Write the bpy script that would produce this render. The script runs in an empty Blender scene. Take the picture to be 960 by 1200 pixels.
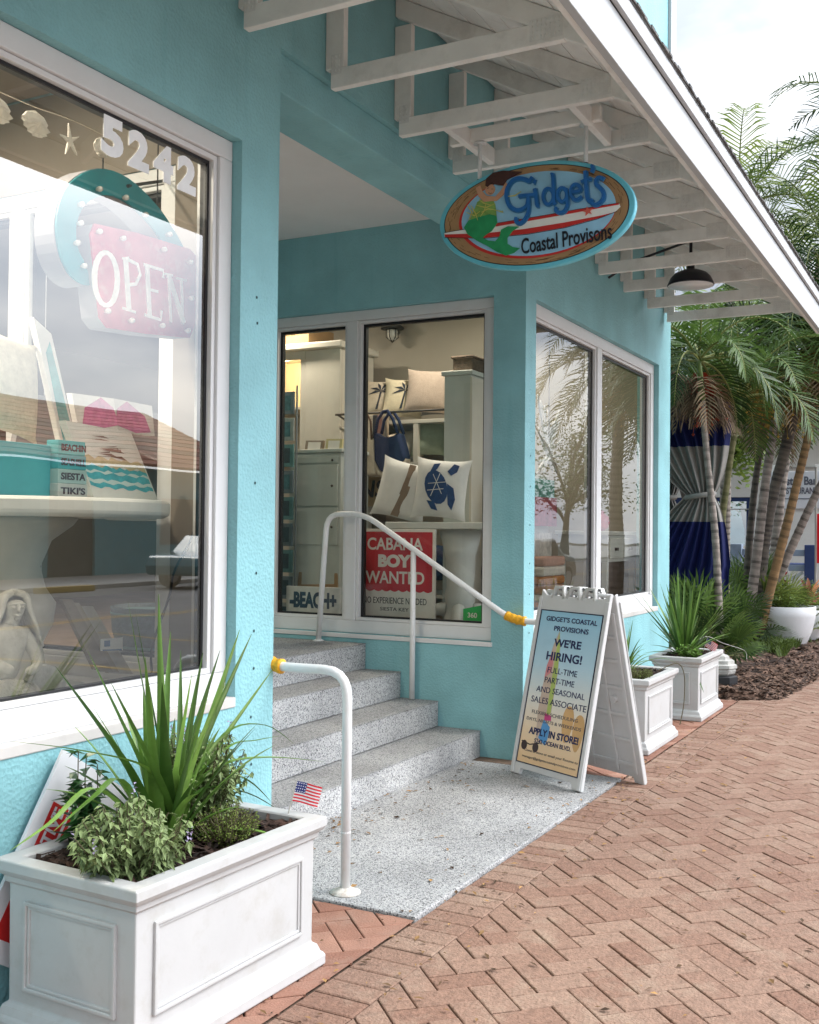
import bpy, bmesh, math, random
from mathutils import Vector, Matrix
rnd = random.Random(7)
R = math.radians
sc = bpy.context.scene
COL = sc.collection
V = Vector

# ------------------------------------------------------------------ camera
F, YAW, PIT, ROL, CH = 1258.567, R(27.9159), R(1.03206), R(0.59690), 1.45
fw = V((math.cos(YAW)*math.cos(PIT), math.sin(YAW)*math.cos(PIT), math.sin(PIT)))
rt0 = V((math.sin(YAW), -math.cos(YAW), 0)); up0 = rt0.cross(fw)
rt = rt0*math.cos(ROL) + up0*math.sin(ROL); up = up0*math.cos(ROL) - rt0*math.sin(ROL)
cam = bpy.data.cameras.new('camera'); camo = bpy.data.objects.new('camera', cam); COL.objects.link(camo)
cam.sensor_fit = 'VERTICAL'; cam.sensor_height = 36; cam.lens = 36*F/1200; cam.clip_start = .05; cam.clip_end = 2000
m = Matrix((rt, up, -fw)).transposed().to_4x4(); m.translation = V((0, 0, CH)); camo.matrix_world = m
sc.camera = camo

def at(ax, val, x, y):
    """survey of the photograph: the point on the plane axis=val seen at photo pixel x, y"""
    d = fw + rt*((x-480)/F) - up*((y-600)/F)
    c = V((0, 0, CH)); return c + d*((val-c[ax])/d[ax])

# ------------------------------------------------------------------ light
SUN_EL, SUN_AZ = R(52), R(-68)          # azimuth measured from +X towards +Y
sd = V((math.cos(SUN_EL)*math.cos(SUN_AZ), math.cos(SUN_EL)*math.sin(SUN_AZ), math.sin(SUN_EL)))
w = bpy.data.worlds.new('World'); sc.world = w; w.use_nodes = True
nt = w.node_tree; nt.nodes.clear()
def N(nt, t, **k):
    n = nt.nodes.new(t)
    for a, b in k.items():
        if a.startswith('i_'): n.inputs[a[2:].replace('_', ' ')].default_value = b
        else: setattr(n, a, b)
    return n
out = N(nt, 'ShaderNodeOutputWorld'); bg = N(nt, 'ShaderNodeBackground'); bg.inputs[1].default_value = .11
sky = N(nt, 'ShaderNodeTexSky'); sky.sky_type = 'NISHITA'; sky.sun_disc = False; sky.sun_elevation = SUN_EL
sky.sun_rotation = R(90)-SUN_AZ; sky.air_density = 1.2; sky.dust_density = 1.0
tc = N(nt, 'ShaderNodeTexCoord'); mp = N(nt, 'ShaderNodeMapping'); mp.inputs['Scale'].default_value = (1.0, 1.0, 2.6); mp.inputs['Location'].default_value = (.3, .2, .35)
no = N(nt, 'ShaderNodeTexNoise'); no.inputs['Scale'].default_value = 2.6; no.inputs['Detail'].default_value = 7; no.inputs['Roughness'].default_value = .52
rp = N(nt, 'ShaderNodeValToRGB'); rp.color_ramp.elements[0].position = .36; rp.color_ramp.elements[0].color = (.72, .72, .72, 1); rp.color_ramp.elements[1].position = .56; rp.color_ramp.elements[1].color = (1, 1, 1, 1)
no2 = N(nt, 'ShaderNodeTexNoise'); no2.inputs['Scale'].default_value = 3.4; no2.inputs['Detail'].default_value = 6
rp2 = N(nt, 'ShaderNodeValToRGB'); rp2.color_ramp.elements[0].position = .42; rp2.color_ramp.elements[0].color = (4.7, 5.2, 6.0, 1); rp2.color_ramp.elements[1].position = .62; rp2.color_ramp.elements[1].color = (8.6, 8.7, 8.9, 1)
mx = N(nt, 'ShaderNodeMix', data_type='RGBA')
L = nt.links.new
L(tc.outputs['Generated'], mp.inputs[0]); L(mp.outputs[0], no.inputs['Vector']); L(mp.outputs[0], no2.inputs['Vector'])
L(no.outputs['Fac'], rp.inputs[0]); L(no2.outputs['Fac'], rp2.inputs[0])
sx = N(nt, 'ShaderNodeSeparateXYZ'); L(tc.outputs['Generated'], sx.inputs[0])
zr = N(nt, 'ShaderNodeMapRange'); zr.inputs['From Min'].default_value = .12; zr.inputs['From Max'].default_value = .85; zr.inputs['To Min'].default_value = .30; zr.inputs['To Max'].default_value = 1.05; L(sx.outputs['Z'], zr.inputs[0])
dt = N(nt, 'ShaderNodeVectorMath', operation='DOT_PRODUCT'); L(tc.outputs['Generated'], dt.inputs[0]); dt.inputs[1].default_value = V((.55, -.79, .27)).normalized()
dr = N(nt, 'ShaderNodeMapRange'); dr.interpolation_type = 'SMOOTHSTEP'; dr.inputs['From Min'].default_value = .42; dr.inputs['From Max'].default_value = 1.0; dr.inputs['To Min'].default_value = 1; dr.inputs['To Max'].default_value = 4.2; L(dt.outputs['Value'], dr.inputs[0])
zm = N(nt, 'ShaderNodeMath', operation='MULTIPLY'); L(zr.outputs[0], zm.inputs[0]); L(dr.outputs[0], zm.inputs[1])   # low sky brightened towards the street, added to light under the canopy
zs_ = N(nt, 'ShaderNodeVectorMath', operation='SCALE'); L(rp2.outputs[0], zs_.inputs[0]); L(zm.outputs[0], zs_.inputs['Scale'])
L(rp.outputs[0], mx.inputs['Factor']); L(sky.outputs[0], mx.inputs['A']); L(zs_.outputs[0], mx.inputs['B'])
L(mx.outputs['Result'], bg.inputs[0]); L(bg.outputs[0], out.inputs[0])
sl = bpy.data.lights.new('sun', 'SUN'); sl.energy = .75; sl.angle = R(22); sl.color = (1, .95, .88)
so = bpy.data.objects.new('sun', sl); COL.objects.link(so); so.rotation_euler = sd.to_track_quat('Z', 'Y').to_euler()
sc.view_settings.view_transform = 'Standard'; sc.view_settings.look = 'None'; sc.view_settings.gamma = 1
sc.view_settings.use_curve_mapping = False; sc.view_settings.exposure = 1.46

# ------------------------------------------------------------------ materials
def lin(c):
    return tuple(((x/255)/12.92 if x/255 <= .04045 else ((x/255+.055)/1.055)**2.4) for x in c)
MATS = {}
def mat(name, col, rough=.6, var=.12, vscale=6, bump=0, bscale=60, metal=0, tint=0, spec=.4, dirt=None, dscale=2.5, damt=.35, emit=None, trans=0, col2=None, coat=0):
    """col = linear base colour; noise variation, optional per-face tint, dirt colour in noise patches, bump"""
    if name in MATS: return MATS[name]
    m = bpy.data.materials.new(name); m.use_nodes = True; t = m.node_tree; t.nodes.clear(); L = t.links.new
    o = N(t, 'ShaderNodeOutputMaterial'); b = N(t, 'ShaderNodeBsdfPrincipled')
    b.inputs['Roughness'].default_value = rough; b.inputs['Metallic'].default_value = metal; b.inputs['Specular IOR Level'].default_value = spec
    if coat: b.inputs['Coat Weight'].default_value = coat; b.inputs['Coat Roughness'].default_value = .08
    tc = N(t, 'ShaderNodeTexCoord'); vec = tc.outputs['Object']
    no = N(t, 'ShaderNodeTexNoise'); no.inputs['Scale'].default_value = vscale; no.inputs['Detail'].default_value = 6; no.inputs['Roughness'].default_value = .6; L(vec, no.inputs['Vector'])
    mr = N(t, 'ShaderNodeMapRange'); mr.inputs['From Min'].default_value = .25; mr.inputs['From Max'].default_value = .75; mr.inputs['To Min'].default_value = 1-var; mr.inputs['To Max'].default_value = 1+var; L(no.outputs['Fac'], mr.inputs[0])
    rgb = N(t, 'ShaderNodeRGB'); rgb.outputs[0].default_value = (*col, 1); cur = rgb.outputs[0]
    if tint or col2:
        a = N(t, 'ShaderNodeAttribute'); a.attribute_name = 'tint'
        if col2:
            mxx = N(t, 'ShaderNodeMix', data_type='RGBA'); L(a.outputs['Fac'], mxx.inputs['Factor']); L(cur, mxx.inputs['A']); mxx.inputs['B'].default_value = (*col2, 1); cur = mxx.outputs['Result']
        if tint:
            m2 = N(t, 'ShaderNodeMapRange'); m2.inputs['To Min'].default_value = 1-tint; m2.inputs['To Max'].default_value = 1+tint; L(a.outputs['Fac'], m2.inputs[0])
            v2 = N(t, 'ShaderNodeVectorMath', operation='SCALE'); L(cur, v2.inputs[0]); L(m2.outputs[0], v2.inputs['Scale']); cur = v2.outputs[0]
    v1 = N(t, 'ShaderNodeVectorMath', operation='SCALE'); L(cur, v1.inputs[0]); L(mr.outputs[0], v1.inputs['Scale']); cur = v1.outputs[0]
    if dirt:
        nd = N(t, 'ShaderNodeTexNoise'); nd.inputs['Scale'].default_value = dscale; nd.inputs['Detail'].default_value = 9; nd.inputs['Roughness'].default_value = .7; L(vec, nd.inputs['Vector'])
        md = N(t, 'ShaderNodeMapRange'); md.inputs['From Min'].default_value = .52; md.inputs['From Max'].default_value = .72; md.inputs['To Max'].default_value = damt; L(nd.outputs['Fac'], md.inputs[0])
        mxx = N(t, 'ShaderNodeMix', data_type='RGBA'); L(md.outputs[0], mxx.inputs['Factor']); L(cur, mxx.inputs['A']); mxx.inputs['B'].default_value = (*dirt, 1); cur = mxx.outputs['Result']
    L(cur, b.inputs['Base Color'])
    if bump:
        nb = N(t, 'ShaderNodeTexNoise'); nb.inputs['Scale'].default_value = bscale; nb.inputs['Detail'].default_value = 5; L(vec, nb.inputs['Vector'])
        bp = N(t, 'ShaderNodeBump'); bp.inputs['Strength'].default_value = bump; bp.inputs['Distance'].default_value = .01; L(nb.outputs['Fac'], bp.inputs['Height']); L(bp.outputs[0], b.inputs['Normal'])
    if emit: b.inputs['Emission Color'].default_value = (*emit[0], 1); b.inputs['Emission Strength'].default_value = emit[1]
    s = b.outputs[0]
    if trans:
        tr = N(t, 'ShaderNodeBsdfTranslucent'); L(cur, tr.inputs[0]); ms = N(t, 'ShaderNodeMixShader'); ms.inputs[0].default_value = trans; L(s, ms.inputs[1]); L(tr.outputs[0], ms.inputs[2]); s = ms.outputs[0]
    L(s, o.inputs[0]); MATS[name] = m; return m

def glass_mat(name, ior, tintc):
    m = bpy.data.materials.new(name); m.use_nodes = True; t = m.node_tree; t.nodes.clear(); L = t.links.new
    o = N(t, 'ShaderNodeOutputMaterial'); fr = N(t, 'ShaderNodeFresnel'); fr.inputs[0].default_value = ior
    tr = N(t, 'ShaderNodeBsdfTransparent'); tr.inputs[0].default_value = (*tintc, 1); gl = N(t, 'ShaderNodeBsdfGlossy'); gl.inputs['Roughness'].default_value = .0
    tc = N(t, 'ShaderNodeTexCoord'); nb = N(t, 'ShaderNodeTexNoise'); nb.inputs['Scale'].default_value = 1.6; nb.inputs['Detail'].default_value = 1; L(tc.outputs['Object'], nb.inputs['Vector'])
    bp = N(t, 'ShaderNodeBump'); bp.inputs['Strength'].default_value = .03; bp.inputs['Distance'].default_value = .05; L(nb.outputs['Fac'], bp.inputs['Height']); L(bp.outputs[0], gl.inputs['Normal'])
    ms = N(t, 'ShaderNodeMixShader'); L(fr.outputs[0], ms.inputs[0]); L(tr.outputs[0], ms.inputs[1]); L(gl.outputs[0], ms.inputs[2]); L(ms.outputs[0], o.inputs[0])
    return m

def stucco(name, col, stain):
    """painted stucco: fine pitted bump, faint streaks that run down, patches of slightly faded paint"""
    m = bpy.data.materials.new(name); m.use_nodes = True; t = m.node_tree; t.nodes.clear(); L = t.links.new
    o = N(t, 'ShaderNodeOutputMaterial'); b = N(t, 'ShaderNodeBsdfPrincipled'); b.inputs['Roughness'].default_value = .62; b.inputs['Specular IOR Level'].default_value = .35
    tc = N(t, 'ShaderNodeTexCoord')
    n1 = N(t, 'ShaderNodeTexNoise'); n1.inputs['Scale'].default_value = 3; n1.inputs['Detail'].default_value = 8; L(tc.outputs['Object'], n1.inputs['Vector'])
    mp = N(t, 'ShaderNodeMapping'); mp.inputs['Scale'].default_value = (14, 14, .8); L(tc.outputs['Object'], mp.inputs[0])
    n2 = N(t, 'ShaderNodeTexNoise'); n2.inputs['Scale'].default_value = 1; n2.inputs['Detail'].default_value = 5; L(mp.outputs[0], n2.inputs['Vector'])
    r1 = N(t, 'ShaderNodeMapRange'); r1.inputs['From Min'].default_value = .3; r1.inputs['From Max'].default_value = .7; r1.inputs['To Min'].default_value = .87; r1.inputs['To Max'].default_value = 1.09; L(n1.outputs['Fac'], r1.inputs[0])
    r2 = N(t, 'ShaderNodeMapRange'); r2.inputs['From Min'].default_value = .58; r2.inputs['From Max'].default_value = .8; r2.inputs['To Max'].default_value = .42; L(n2.outputs['Fac'], r2.inputs[0])
    rgb = N(t, 'ShaderNodeRGB'); rgb.outputs[0].default_value = (*col, 1)
    sca = N(t, 'ShaderNodeVectorMath', operation='SCALE'); L(rgb.outputs[0], sca.inputs[0]); L(r1.outputs[0], sca.inputs['Scale'])
    mx = N(t, 'ShaderNodeMix', data_type='RGBA'); L(r2.outputs[0], mx.inputs['Factor']); L(sca.outputs[0], mx.inputs['A']); mx.inputs['B'].default_value = (*stain, 1); L(mx.outputs['Result'], b.inputs['Base Color'])
    n3 = N(t, 'ShaderNodeTexNoise'); n3.inputs['Scale'].default_value = 95; n3.inputs['Detail'].default_value = 4; L(tc.outputs['Object'], n3.inputs['Vector'])
    n4 = N(t, 'ShaderNodeTexVoronoi'); n4.inputs['Scale'].default_value = 70; L(tc.outputs['Object'], n4.inputs['Vector'])
    ad = N(t, 'ShaderNodeMath', operation='ADD'); L(n3.outputs['Fac'], ad.inputs[0]); L(n4.outputs['Distance'], ad.inputs[1])
    bp = N(t, 'ShaderNodeBump'); bp.inputs['Strength'].default_value = .42; bp.inputs['Distance'].default_value = .006; L(ad.outputs[0], bp.inputs['Height']); L(bp.outputs[0], b.inputs['Normal'])
    L(b.outputs[0], o.inputs[0]); return m

def terrazzo(name, shade):
    """exposed aggregate: small white, grey and black chips in pale cement"""
    m = bpy.data.materials.new(name); m.use_nodes = True; t = m.node_tree; t.nodes.clear(); L = t.links.new
    o = N(t, 'ShaderNodeOutputMaterial'); b = N(t, 'ShaderNodeBsdfPrincipled'); b.inputs['Roughness'].default_value = .7
    tc = N(t, 'ShaderNodeTexCoord'); vo = N(t, 'ShaderNodeTexVoronoi'); vo.inputs['Scale'].default_value = 190; L(tc.outputs['Object'], vo.inputs['Vector'])
    sp = N(t, 'ShaderNodeSeparateColor'); L(vo.outputs['Color'], sp.inputs[0])
    cr = N(t, 'ShaderNodeValToRGB'); e = cr.color_ramp; e.interpolation = 'CONSTANT'
    e.elements[0].position = 0; e.elements[0].color = (.16*shade, .16*shade, .165*shade, 1); e.elements[1].position = .13; e.elements[1].color = (.36*shade, .36*shade, .365*shade, 1)
    for p, c in ((.27, (.52, .52, .52)), (.55, (.64, .64, .63)), (.82, (.76, .75, .72))):
        x = e.elements.new(p); x.color = (c[0]*shade, c[1]*shade, c[2]*shade, 1)
    L(sp.outputs[0], cr.inputs[0])
    n1 = N(t, 'ShaderNodeTexNoise'); n1.inputs['Scale'].default_value = 2.2; n1.inputs['Detail'].default_value = 8; L(tc.outputs['Object'], n1.inputs['Vector'])
    r1 = N(t, 'ShaderNodeMapRange'); r1.inputs['From Min'].default_value = .3; r1.inputs['From Max'].default_value = .7; r1.inputs['To Min'].default_value = .70; r1.inputs['To Max'].default_value = 1.08; L(n1.outputs['Fac'], r1.inputs[0])
    sca = N(t, 'ShaderNodeVectorMath', operation='SCALE'); L(cr.outputs[0], sca.inputs[0]); L(r1.outputs[0], sca.inputs['Scale']); L(sca.outputs[0], b.inputs['Base Color'])
    bp = N(t, 'ShaderNodeBump'); bp.inputs['Strength'].default_value = .5; bp.inputs['Distance'].default_value = .004; L(vo.outputs['Distance'], bp.inputs['Height']); L(bp.outputs[0], b.inputs['Normal'])
    L(b.outputs[0], o.inputs[0]); return m

TEAL = stucco('turquoise_stucco', (.255, .51, .545), (.16, .39, .43))
TERR = terrazzo('terrazzo_pale', .68); TREAD = terrazzo('terrazzo_tread', .60); STEP = terrazzo('terrazzo_step', .86)  # step and tread tones lifted to offset the dark recess, treads kept greyer
GLASS = glass_mat('shop_glass', 2.75, (.92, .95, .93)); GLASSC = glass_mat('clear_glass', 1.55, (.90, .92, .90))
WHITE = mat('white_paint', (.77, .77, .76), .45, .05, 8, .08, 40, dirt=(.45, .42, .37), damt=.3)
BEAM = mat('white_beam_paint', (.83, .81, .77), .6, .1, 5, .25, 35, dirt=(.36, .32, .27), dscale=4, damt=.4)
DECK = mat('deck_board_paint', (.81, .795, .765), .65, .08, 7, .2, 30, tint=.07, dirt=(.4, .37, .33), damt=.35)
FASC = mat('fascia_paint', (.46, .46, .46), .5, .06, 9, .12, 30, dirt=(.42, .40, .40), dscale=7, damt=.45)
CEIL = mat('ceiling_paint', (.8, .79, .78), .7, .04, 3, .1, 90)
ALU = mat('white_aluminium', (.70, .695, .69), .38, .05, 5, dirt=(.5, .46, .42), dscale=5, damt=.3)
BLACK = mat('black_rubber', (.012, .012, .014), .5)
PLAST = mat('planter_resin', (.50, .502, .495), .42, .06, 4, .06, 25, dirt=(.36, .34, .29), dscale=9, damt=.4)
SIGNP = mat('white_sign_plastic', (.64, .64, .63), .4, .04, 6, dirt=(.5, .47, .4), damt=.2)
RAIL = mat('white_rail_paint', (.78, .78, .77), .35, .04, 9, .1, 50, dirt=(.5, .42, .32), dscale=12, damt=.3)
TAPE = mat('yellow_foam_tape', (.85, .42, .02), .55, .2, 40, .5, 60, dirt=(.25, .12, .02), dscale=30, damt=.6)
BRICK = mat('brick_paver', (.238, .132, .091), .9, .3, 38, .8, 90, tint=.09, col2=(.25, .16, .115), dirt=(.33, .24, .175), dscale=4.5, damt=.8)
BRICKR = mat('brick_paver_red', (.26, .112, .072), .85, .15, 9, .5, 120, tint=.18, col2=(.28, .15, .105), dirt=(.36, .28, .22), dscale=3, damt=.4)
SAND = mat('joint_sand', (.15, .10, .07), .95, .5, 25, .6, 90, dirt=(.035, .03, .025), dscale=5, damt=.9)
SOIL = mat('potting_mulch', (.035, .018, .012), .95, .5, 30, .8, 50, tint=.7)
MULCH = mat('shredded_mulch', (.075, .042, .028), .95, .5, 30, .8, 50, tint=.7, col2=(.14, .085, .06))
GRASS = mat('grass_blade', (.10, .15, .03), .7, .2, 8, tint=.4, trans=.25)
ASPH = mat('asphalt', (.17, .17, .168), .9, .25, 3, .5, 150, dirt=(.10, .10, .095), dscale=.8, damt=.5)
CONC = mat('kerb_concrete', (.38, .37, .35), .85, .15, 3, .3, 60)
YELL = mat('yellow_road_paint', (.40, .27, .07), .7, .2, 5)

# ------------------------------------------------------------------ mesh helpers
class MB:
    def __init__(s): s.v = []; s.f = []; s.t = []
    def add(s, vs, fs, tint=.5):
        o = len(s.v); s.v += [tuple(p) for p in vs]
        for f in fs: s.f.append([i+o for i in f]); s.t.append(tint)
        return s
    def box(s, lo, hi, tint=.5):
        x0, y0, z0 = lo; x1, y1, z1 = hi
        return s.add([(x0, y0, z0), (x1, y0, z0), (x1, y1, z0), (x0, y1, z0), (x0, y0, z1), (x1, y0, z1), (x1, y1, z1), (x0, y1, z1)],
                     [(0, 3, 2, 1), (4, 5, 6, 7), (0, 1, 5, 4), (1, 2, 6, 5), (2, 3, 7, 6), (3, 0, 4, 7)], tint)
    def bar(s, a, b, wx, wy, ref=(0, 0, 1), tint=.5):
        """square bar from a to b; wx across ref x dir, wy along the other"""
        a = V(a); b = V(b); d = (b-a).normalized(); x = d.cross(V(ref))
        if x.length < 1e-4: x = d.cross(V((1, 0, 0)))
        x.normalize(); y = x.cross(d)
        vs = [p + x*i*wx/2 + y*j*wy/2 for p in (a, b) for i, j in ((-1, -1), (1, -1), (1, 1), (-1, 1))]
        return s.add(vs, [(0, 3, 2, 1), (4, 5, 6, 7), (0, 1, 5, 4), (1, 2, 6, 5), (2, 3, 7, 6), (3, 0, 4, 7)], tint)
    def tube(s, pts, r, n=12, tint=.5, cap=True):
        pts = [V(p) for p in pts]; rs = r if isinstance(r, (list, tuple)) else [r]*len(pts)
        o = len(s.v); d0 = (pts[1]-pts[0]).normalized(); x = d0.orthogonal().normalized()
        for i, p in enumerate(pts):
            d = ((pts[min(i+1, len(pts)-1)]-p).normalized() + (p-pts[max(i-1, 0)]).normalized())
            d.normalize(); x = (x - d*x.dot(d)).normalized(); y = d.cross(x)
            for k in range(n):
                a = 2*math.pi*k/n; s.v.append(tuple(p + (x*math.cos(a)+y*math.sin(a))*rs[i]))
        for i in range(len(pts)-1):
            for k in range(n):
                a = o+i*n+k; b = o+i*n+(k+1) % n; s.f.append([a, b, b+n, a+n]); s.t.append(tint)
        if cap:
            s.f.append([o+k for k in range(n)][::-1]); s.t.append(tint); e = o+(len(pts)-1)*n
            s.f.append([e+k for k in range(n)]); s.t.append(tint)
        return s
    def lathe(s, c, prof, n=24, tint=.5, sx=1, sy=1):
        o = len(s.v); c = V(c)
        for r, z in prof:
            for k in range(n):
                a = 2*math.pi*k/n; s.v.append((c.x+r*sx*math.cos(a), c.y+r*sy*math.sin(a), c.z+z))
        for i in range(len(prof)-1):
            for k in range(n):
                a = o+i*n+k; b = o+i*n+(k+1) % n; s.f.append([a, b, b+n, a+n]); s.t.append(tint)
        if prof[0][0] > 1e-4: s.f.append([o+k for k in range(n)][::-1]); s.t.append(tint)
        e = o+(len(prof)-1)*n
        if prof[-1][0] > 1e-4: s.f.append([e+k for k in range(n)]); s.t.append(tint)
        return s
    def prism(s, fr, pts, z0, z1, tint=.5):
        n = len(pts); ar = sum(pts[i][0]*pts[(i+1) % n][1]-pts[(i+1) % n][0]*pts[i][1] for i in range(n))
        if ar < 0: pts = pts[::-1]
        vs = [fr(p[0], p[1], z0) for p in pts] + [fr(p[0], p[1], z1) for p in pts]
        fs = [list(range(n))[::-1], list(range(n, 2*n))] + [[i, (i+1) % n, n+(i+1) % n, n+i] for i in range(n)]
        return s.add(vs, fs, tint)
    def stroke(s, fr, pts, wid, z0, z1, tint=.5, closed=False):
        """brush stroke: ribbon of given width (number or per-point list) along pts, extruded z0..z1"""
        n = len(pts); ws = wid if isinstance(wid, (list, tuple)) else [wid]*n; a = []; b = []
        for i in range(n):
            p = pts[i]; q0 = pts[i-1] if (i or closed) else p; q1 = pts[(i+1) % n] if (i < n-1 or closed) else p
            dx, dy = q1[0]-q0[0], q1[1]-q0[1]; l = math.hypot(dx, dy) or 1; nx, ny = -dy/l, dx/l
            a.append((p[0]+nx*ws[i]/2, p[1]+ny*ws[i]/2)); b.append((p[0]-nx*ws[i]/2, p[1]-ny*ws[i]/2))
        vs = [fr(*p, z0) for p in a]+[fr(*p, z0) for p in b]+[fr(*p, z1) for p in a]+[fr(*p, z1) for p in b]; fs = []
        for i in range(n if closed else n-1):
            j = (i+1) % n; fs += [[2*n+i, 3*n+i, 3*n+j, 2*n+j], [i, 2*n+i, 2*n+j, j], [n+j, 3*n+j, 3*n+i, n+i]]
        if not closed: fs += [[0, n, 3*n, 2*n], [n-1, 3*n-1, 4*n-1, 2*n+n-1][::-1]]
        return s.add(vs, fs, tint)
    def build(s, name, material, parent=None, smooth=False, bevel=0, seg=2):
        me = bpy.data.meshes.new(name); me.from_pydata(s.v, [], s.f); me.update()
        at_ = me.attributes.new('tint', 'FLOAT', 'FACE'); at_.data.foreach_set('value', s.t)
        if smooth: me.polygons.foreach_set('use_smooth', [True]*len(me.polygons))
        me.materials.append(material); o = bpy.data.objects.new(name, me); COL.objects.link(o)
        if bevel:
            b = o.modifiers.new('edge', 'BEVEL'); b.width = bevel; b.segments = seg; b.limit_method = 'ANGLE'; b.angle_limit = R(40)
        if parent is not None: adopt(o, parent)
        return o

def adopt(o, parent):
    p = parent; mw = Matrix.Identity(4)
    chain = []
    while p is not None: chain.append(p); p = p.parent
    for q in reversed(chain): mw = mw @ q.matrix_parent_inverse @ q.matrix_basis if q.parent else mw @ q.matrix_basis
    o.parent = parent; o.matrix_parent_inverse = mw.inverted()

def tag(o, label=None, cat=None, group=None, kind=None):
    for k, v_ in (('label', label), ('category', cat), ('group', group), ('kind', kind)):
        if v_: o[k] = v_
    return o
def thing(name, label, cat, loc=(0, 0, 0), group=None):
    o = bpy.data.objects.new(name, None); COL.objects.link(o); o.location = loc; o.empty_display_size = .1
    return tag(o, label, cat, group)
def dup(o, parent=None):
    c = o.copy(); COL.objects.link(c)
    if parent is not None: c.parent = parent; c.matrix_parent_inverse = o.matrix_parent_inverse.copy()
    for ch in list(o.children): dup(ch, c)
    return c
def frame(o, u, v):
    o = V(o); u = V(u).normalized(); v = V(v).normalized(); n = u.cross(v).normalized()
    return lambda x, y, z=0: o + u*x + v*y + n*z
def ell(cx, cy, rx, ry, n=48, a0=0, a1=2*math.pi):
    return [(cx+rx*math.cos(a0+(a1-a0)*i/n), cy+ry*math.sin(a0+(a1-a0)*i/n)) for i in range(n + (0 if abs(a1-a0) > 6.28 else 1))]
def rrect(x0, y0, x1, y1, r, n=5):
    p = []
    for cx, cy, a in ((x1-r, y0+r, -90), (x1-r, y1-r, 0), (x0+r, y1-r, 90), (x0+r, y0+r, 180)):
        for i in range(n+1): t = R(a+90*i/n); p.append((cx+r*math.cos(t), cy+r*math.sin(t)))
    return p
def ring(mb, fr, outer, inner, z0, z1, tint=.5):
    n = len(outer); vs = [fr(*p, z0) for p in outer]+[fr(*p, z0) for p in inner]+[fr(*p, z1) for p in outer]+[fr(*p, z1) for p in inner]; fs = []
    for i in range(n):
        j = (i+1) % n; fs += [[i, j, 2*n+j, 2*n+i], [n+j, n+i, 3*n+i, 3*n+j], [2*n+i, 2*n+j, 3*n+j, 3*n+i], [j, i, n+i, n+j]]
    mb.add(vs, fs, tint)
def text(mb, body, fr, cx, cy, wd, ht, z0, z1, bold=0, shear=0):
    """lettering fitted to a box wd x ht centred at cx, cy in the frame (wd None keeps the natural width)"""
    cu = bpy.data.curves.new('lettering', 'FONT'); cu.body = body; cu.offset = bold; cu.extrude = .05; cu.shear = shear; cu.resolution_u = 4
    ob = bpy.data.objects.new('lettering', cu); COL.objects.link(ob); dg = bpy.context.evaluated_depsgraph_get(); dg.update()
    me = bpy.data.meshes.new_from_object(ob.evaluated_get(dg)); vs = [v_.co.copy() for v_ in me.vertices]; fs = [list(p.vertices) for p in me.polygons]
    bpy.data.objects.remove(ob); bpy.data.curves.remove(cu); bpy.data.meshes.remove(me)
    x0 = min(v_.x for v_ in vs); x1 = max(v_.x for v_ in vs); y0 = min(v_.y for v_ in vs); y1 = max(v_.y for v_ in vs)
    sy = ht/(y1-y0); sx = wd/(x1-x0) if wd else sy
    mb.add([fr(cx+(v_.x-(x0+x1)/2)*sx, cy+(v_.y-(y0+y1)/2)*sy, z1 if v_.z > 0 else z0) for v_ in vs], fs)
def wallgrid(mb, fr, us, vs, holes, d):
    """solid wall plate in the frame: cells us x vs except holes, thickness d towards -n, no inner faces"""
    nu, nv = len(us)-1, len(vs)-1
    def solid(i, j):
        if not (0 <= i < nu and 0 <= j < nv): return False
        cu, cv = (us[i]+us[i+1])/2, (vs[j]+vs[j+1])/2
        return not any(a <= cu <= b and c <= cv <= e for a, c, b, e in holes)
    idx = {}
    def P(i, j, k):
        if (i, j, k) not in idx: idx[(i, j, k)] = len(mb.v); mb.v.append(tuple(fr(us[i], vs[j], -d*k)))
        return idx[(i, j, k)]
    def q(*a): mb.f.append([P(*x) for x in a]); mb.t.append(.5)
    for i in range(nu):
        for j in range(nv):
            if not solid(i, j): continue
            q((i, j, 0), (i+1, j, 0), (i+1, j+1, 0), (i, j+1, 0)); q((i, j, 1), (i, j+1, 1), (i+1, j+1, 1), (i+1, j, 1))
            if not solid(i-1, j): q((i, j, 0), (i, j+1, 0), (i, j+1, 1), (i, j, 1))
            if not solid(i+1, j): q((i+1, j, 0), (i+1, j, 1), (i+1, j+1, 1), (i+1, j+1, 0))
            if not solid(i, j-1): q((i, j, 0), (i, j, 1), (i+1, j, 1), (i+1, j, 0))
            if not solid(i, j+1): q((i, j+1, 0), (i+1, j+1, 0), (i+1, j+1, 1), (i, j+1, 1))
def smooth_path(pts, k=4):
    pts = [V(p) for p in pts]; out = []
    for i in range(len(pts)-1):
        p0 = pts[max(i-1, 0)]; p1 = pts[i]; p2 = pts[i+1]; p3 = pts[min(i+2, len(pts)-1)]
        for j in range(k):
            t = j/k; out.append(.5*((2*p1)+(p2-p0)*t+(2*p0-5*p1+4*p2-p3)*t*t+(3*p1-p0-3*p2+p3)*t**3))
    out.append(pts[-1]); return out
def fillet(pts, r, k=5):
    """polyline with rounded corners"""
    pts = [V(p) for p in pts]; o = [pts[0]]
    for i in range(1, len(pts)-1):
        a, b, c = pts[i-1], pts[i], pts[i+1]; p = b+(a-b).normalized()*r; q = b+(c-b).normalized()*r
        for j in range(k+1): t = j/k; o.append(p*(1-t)**2+b*2*t*(1-t)+q*t*t)
    return o+[pts[-1]]

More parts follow.
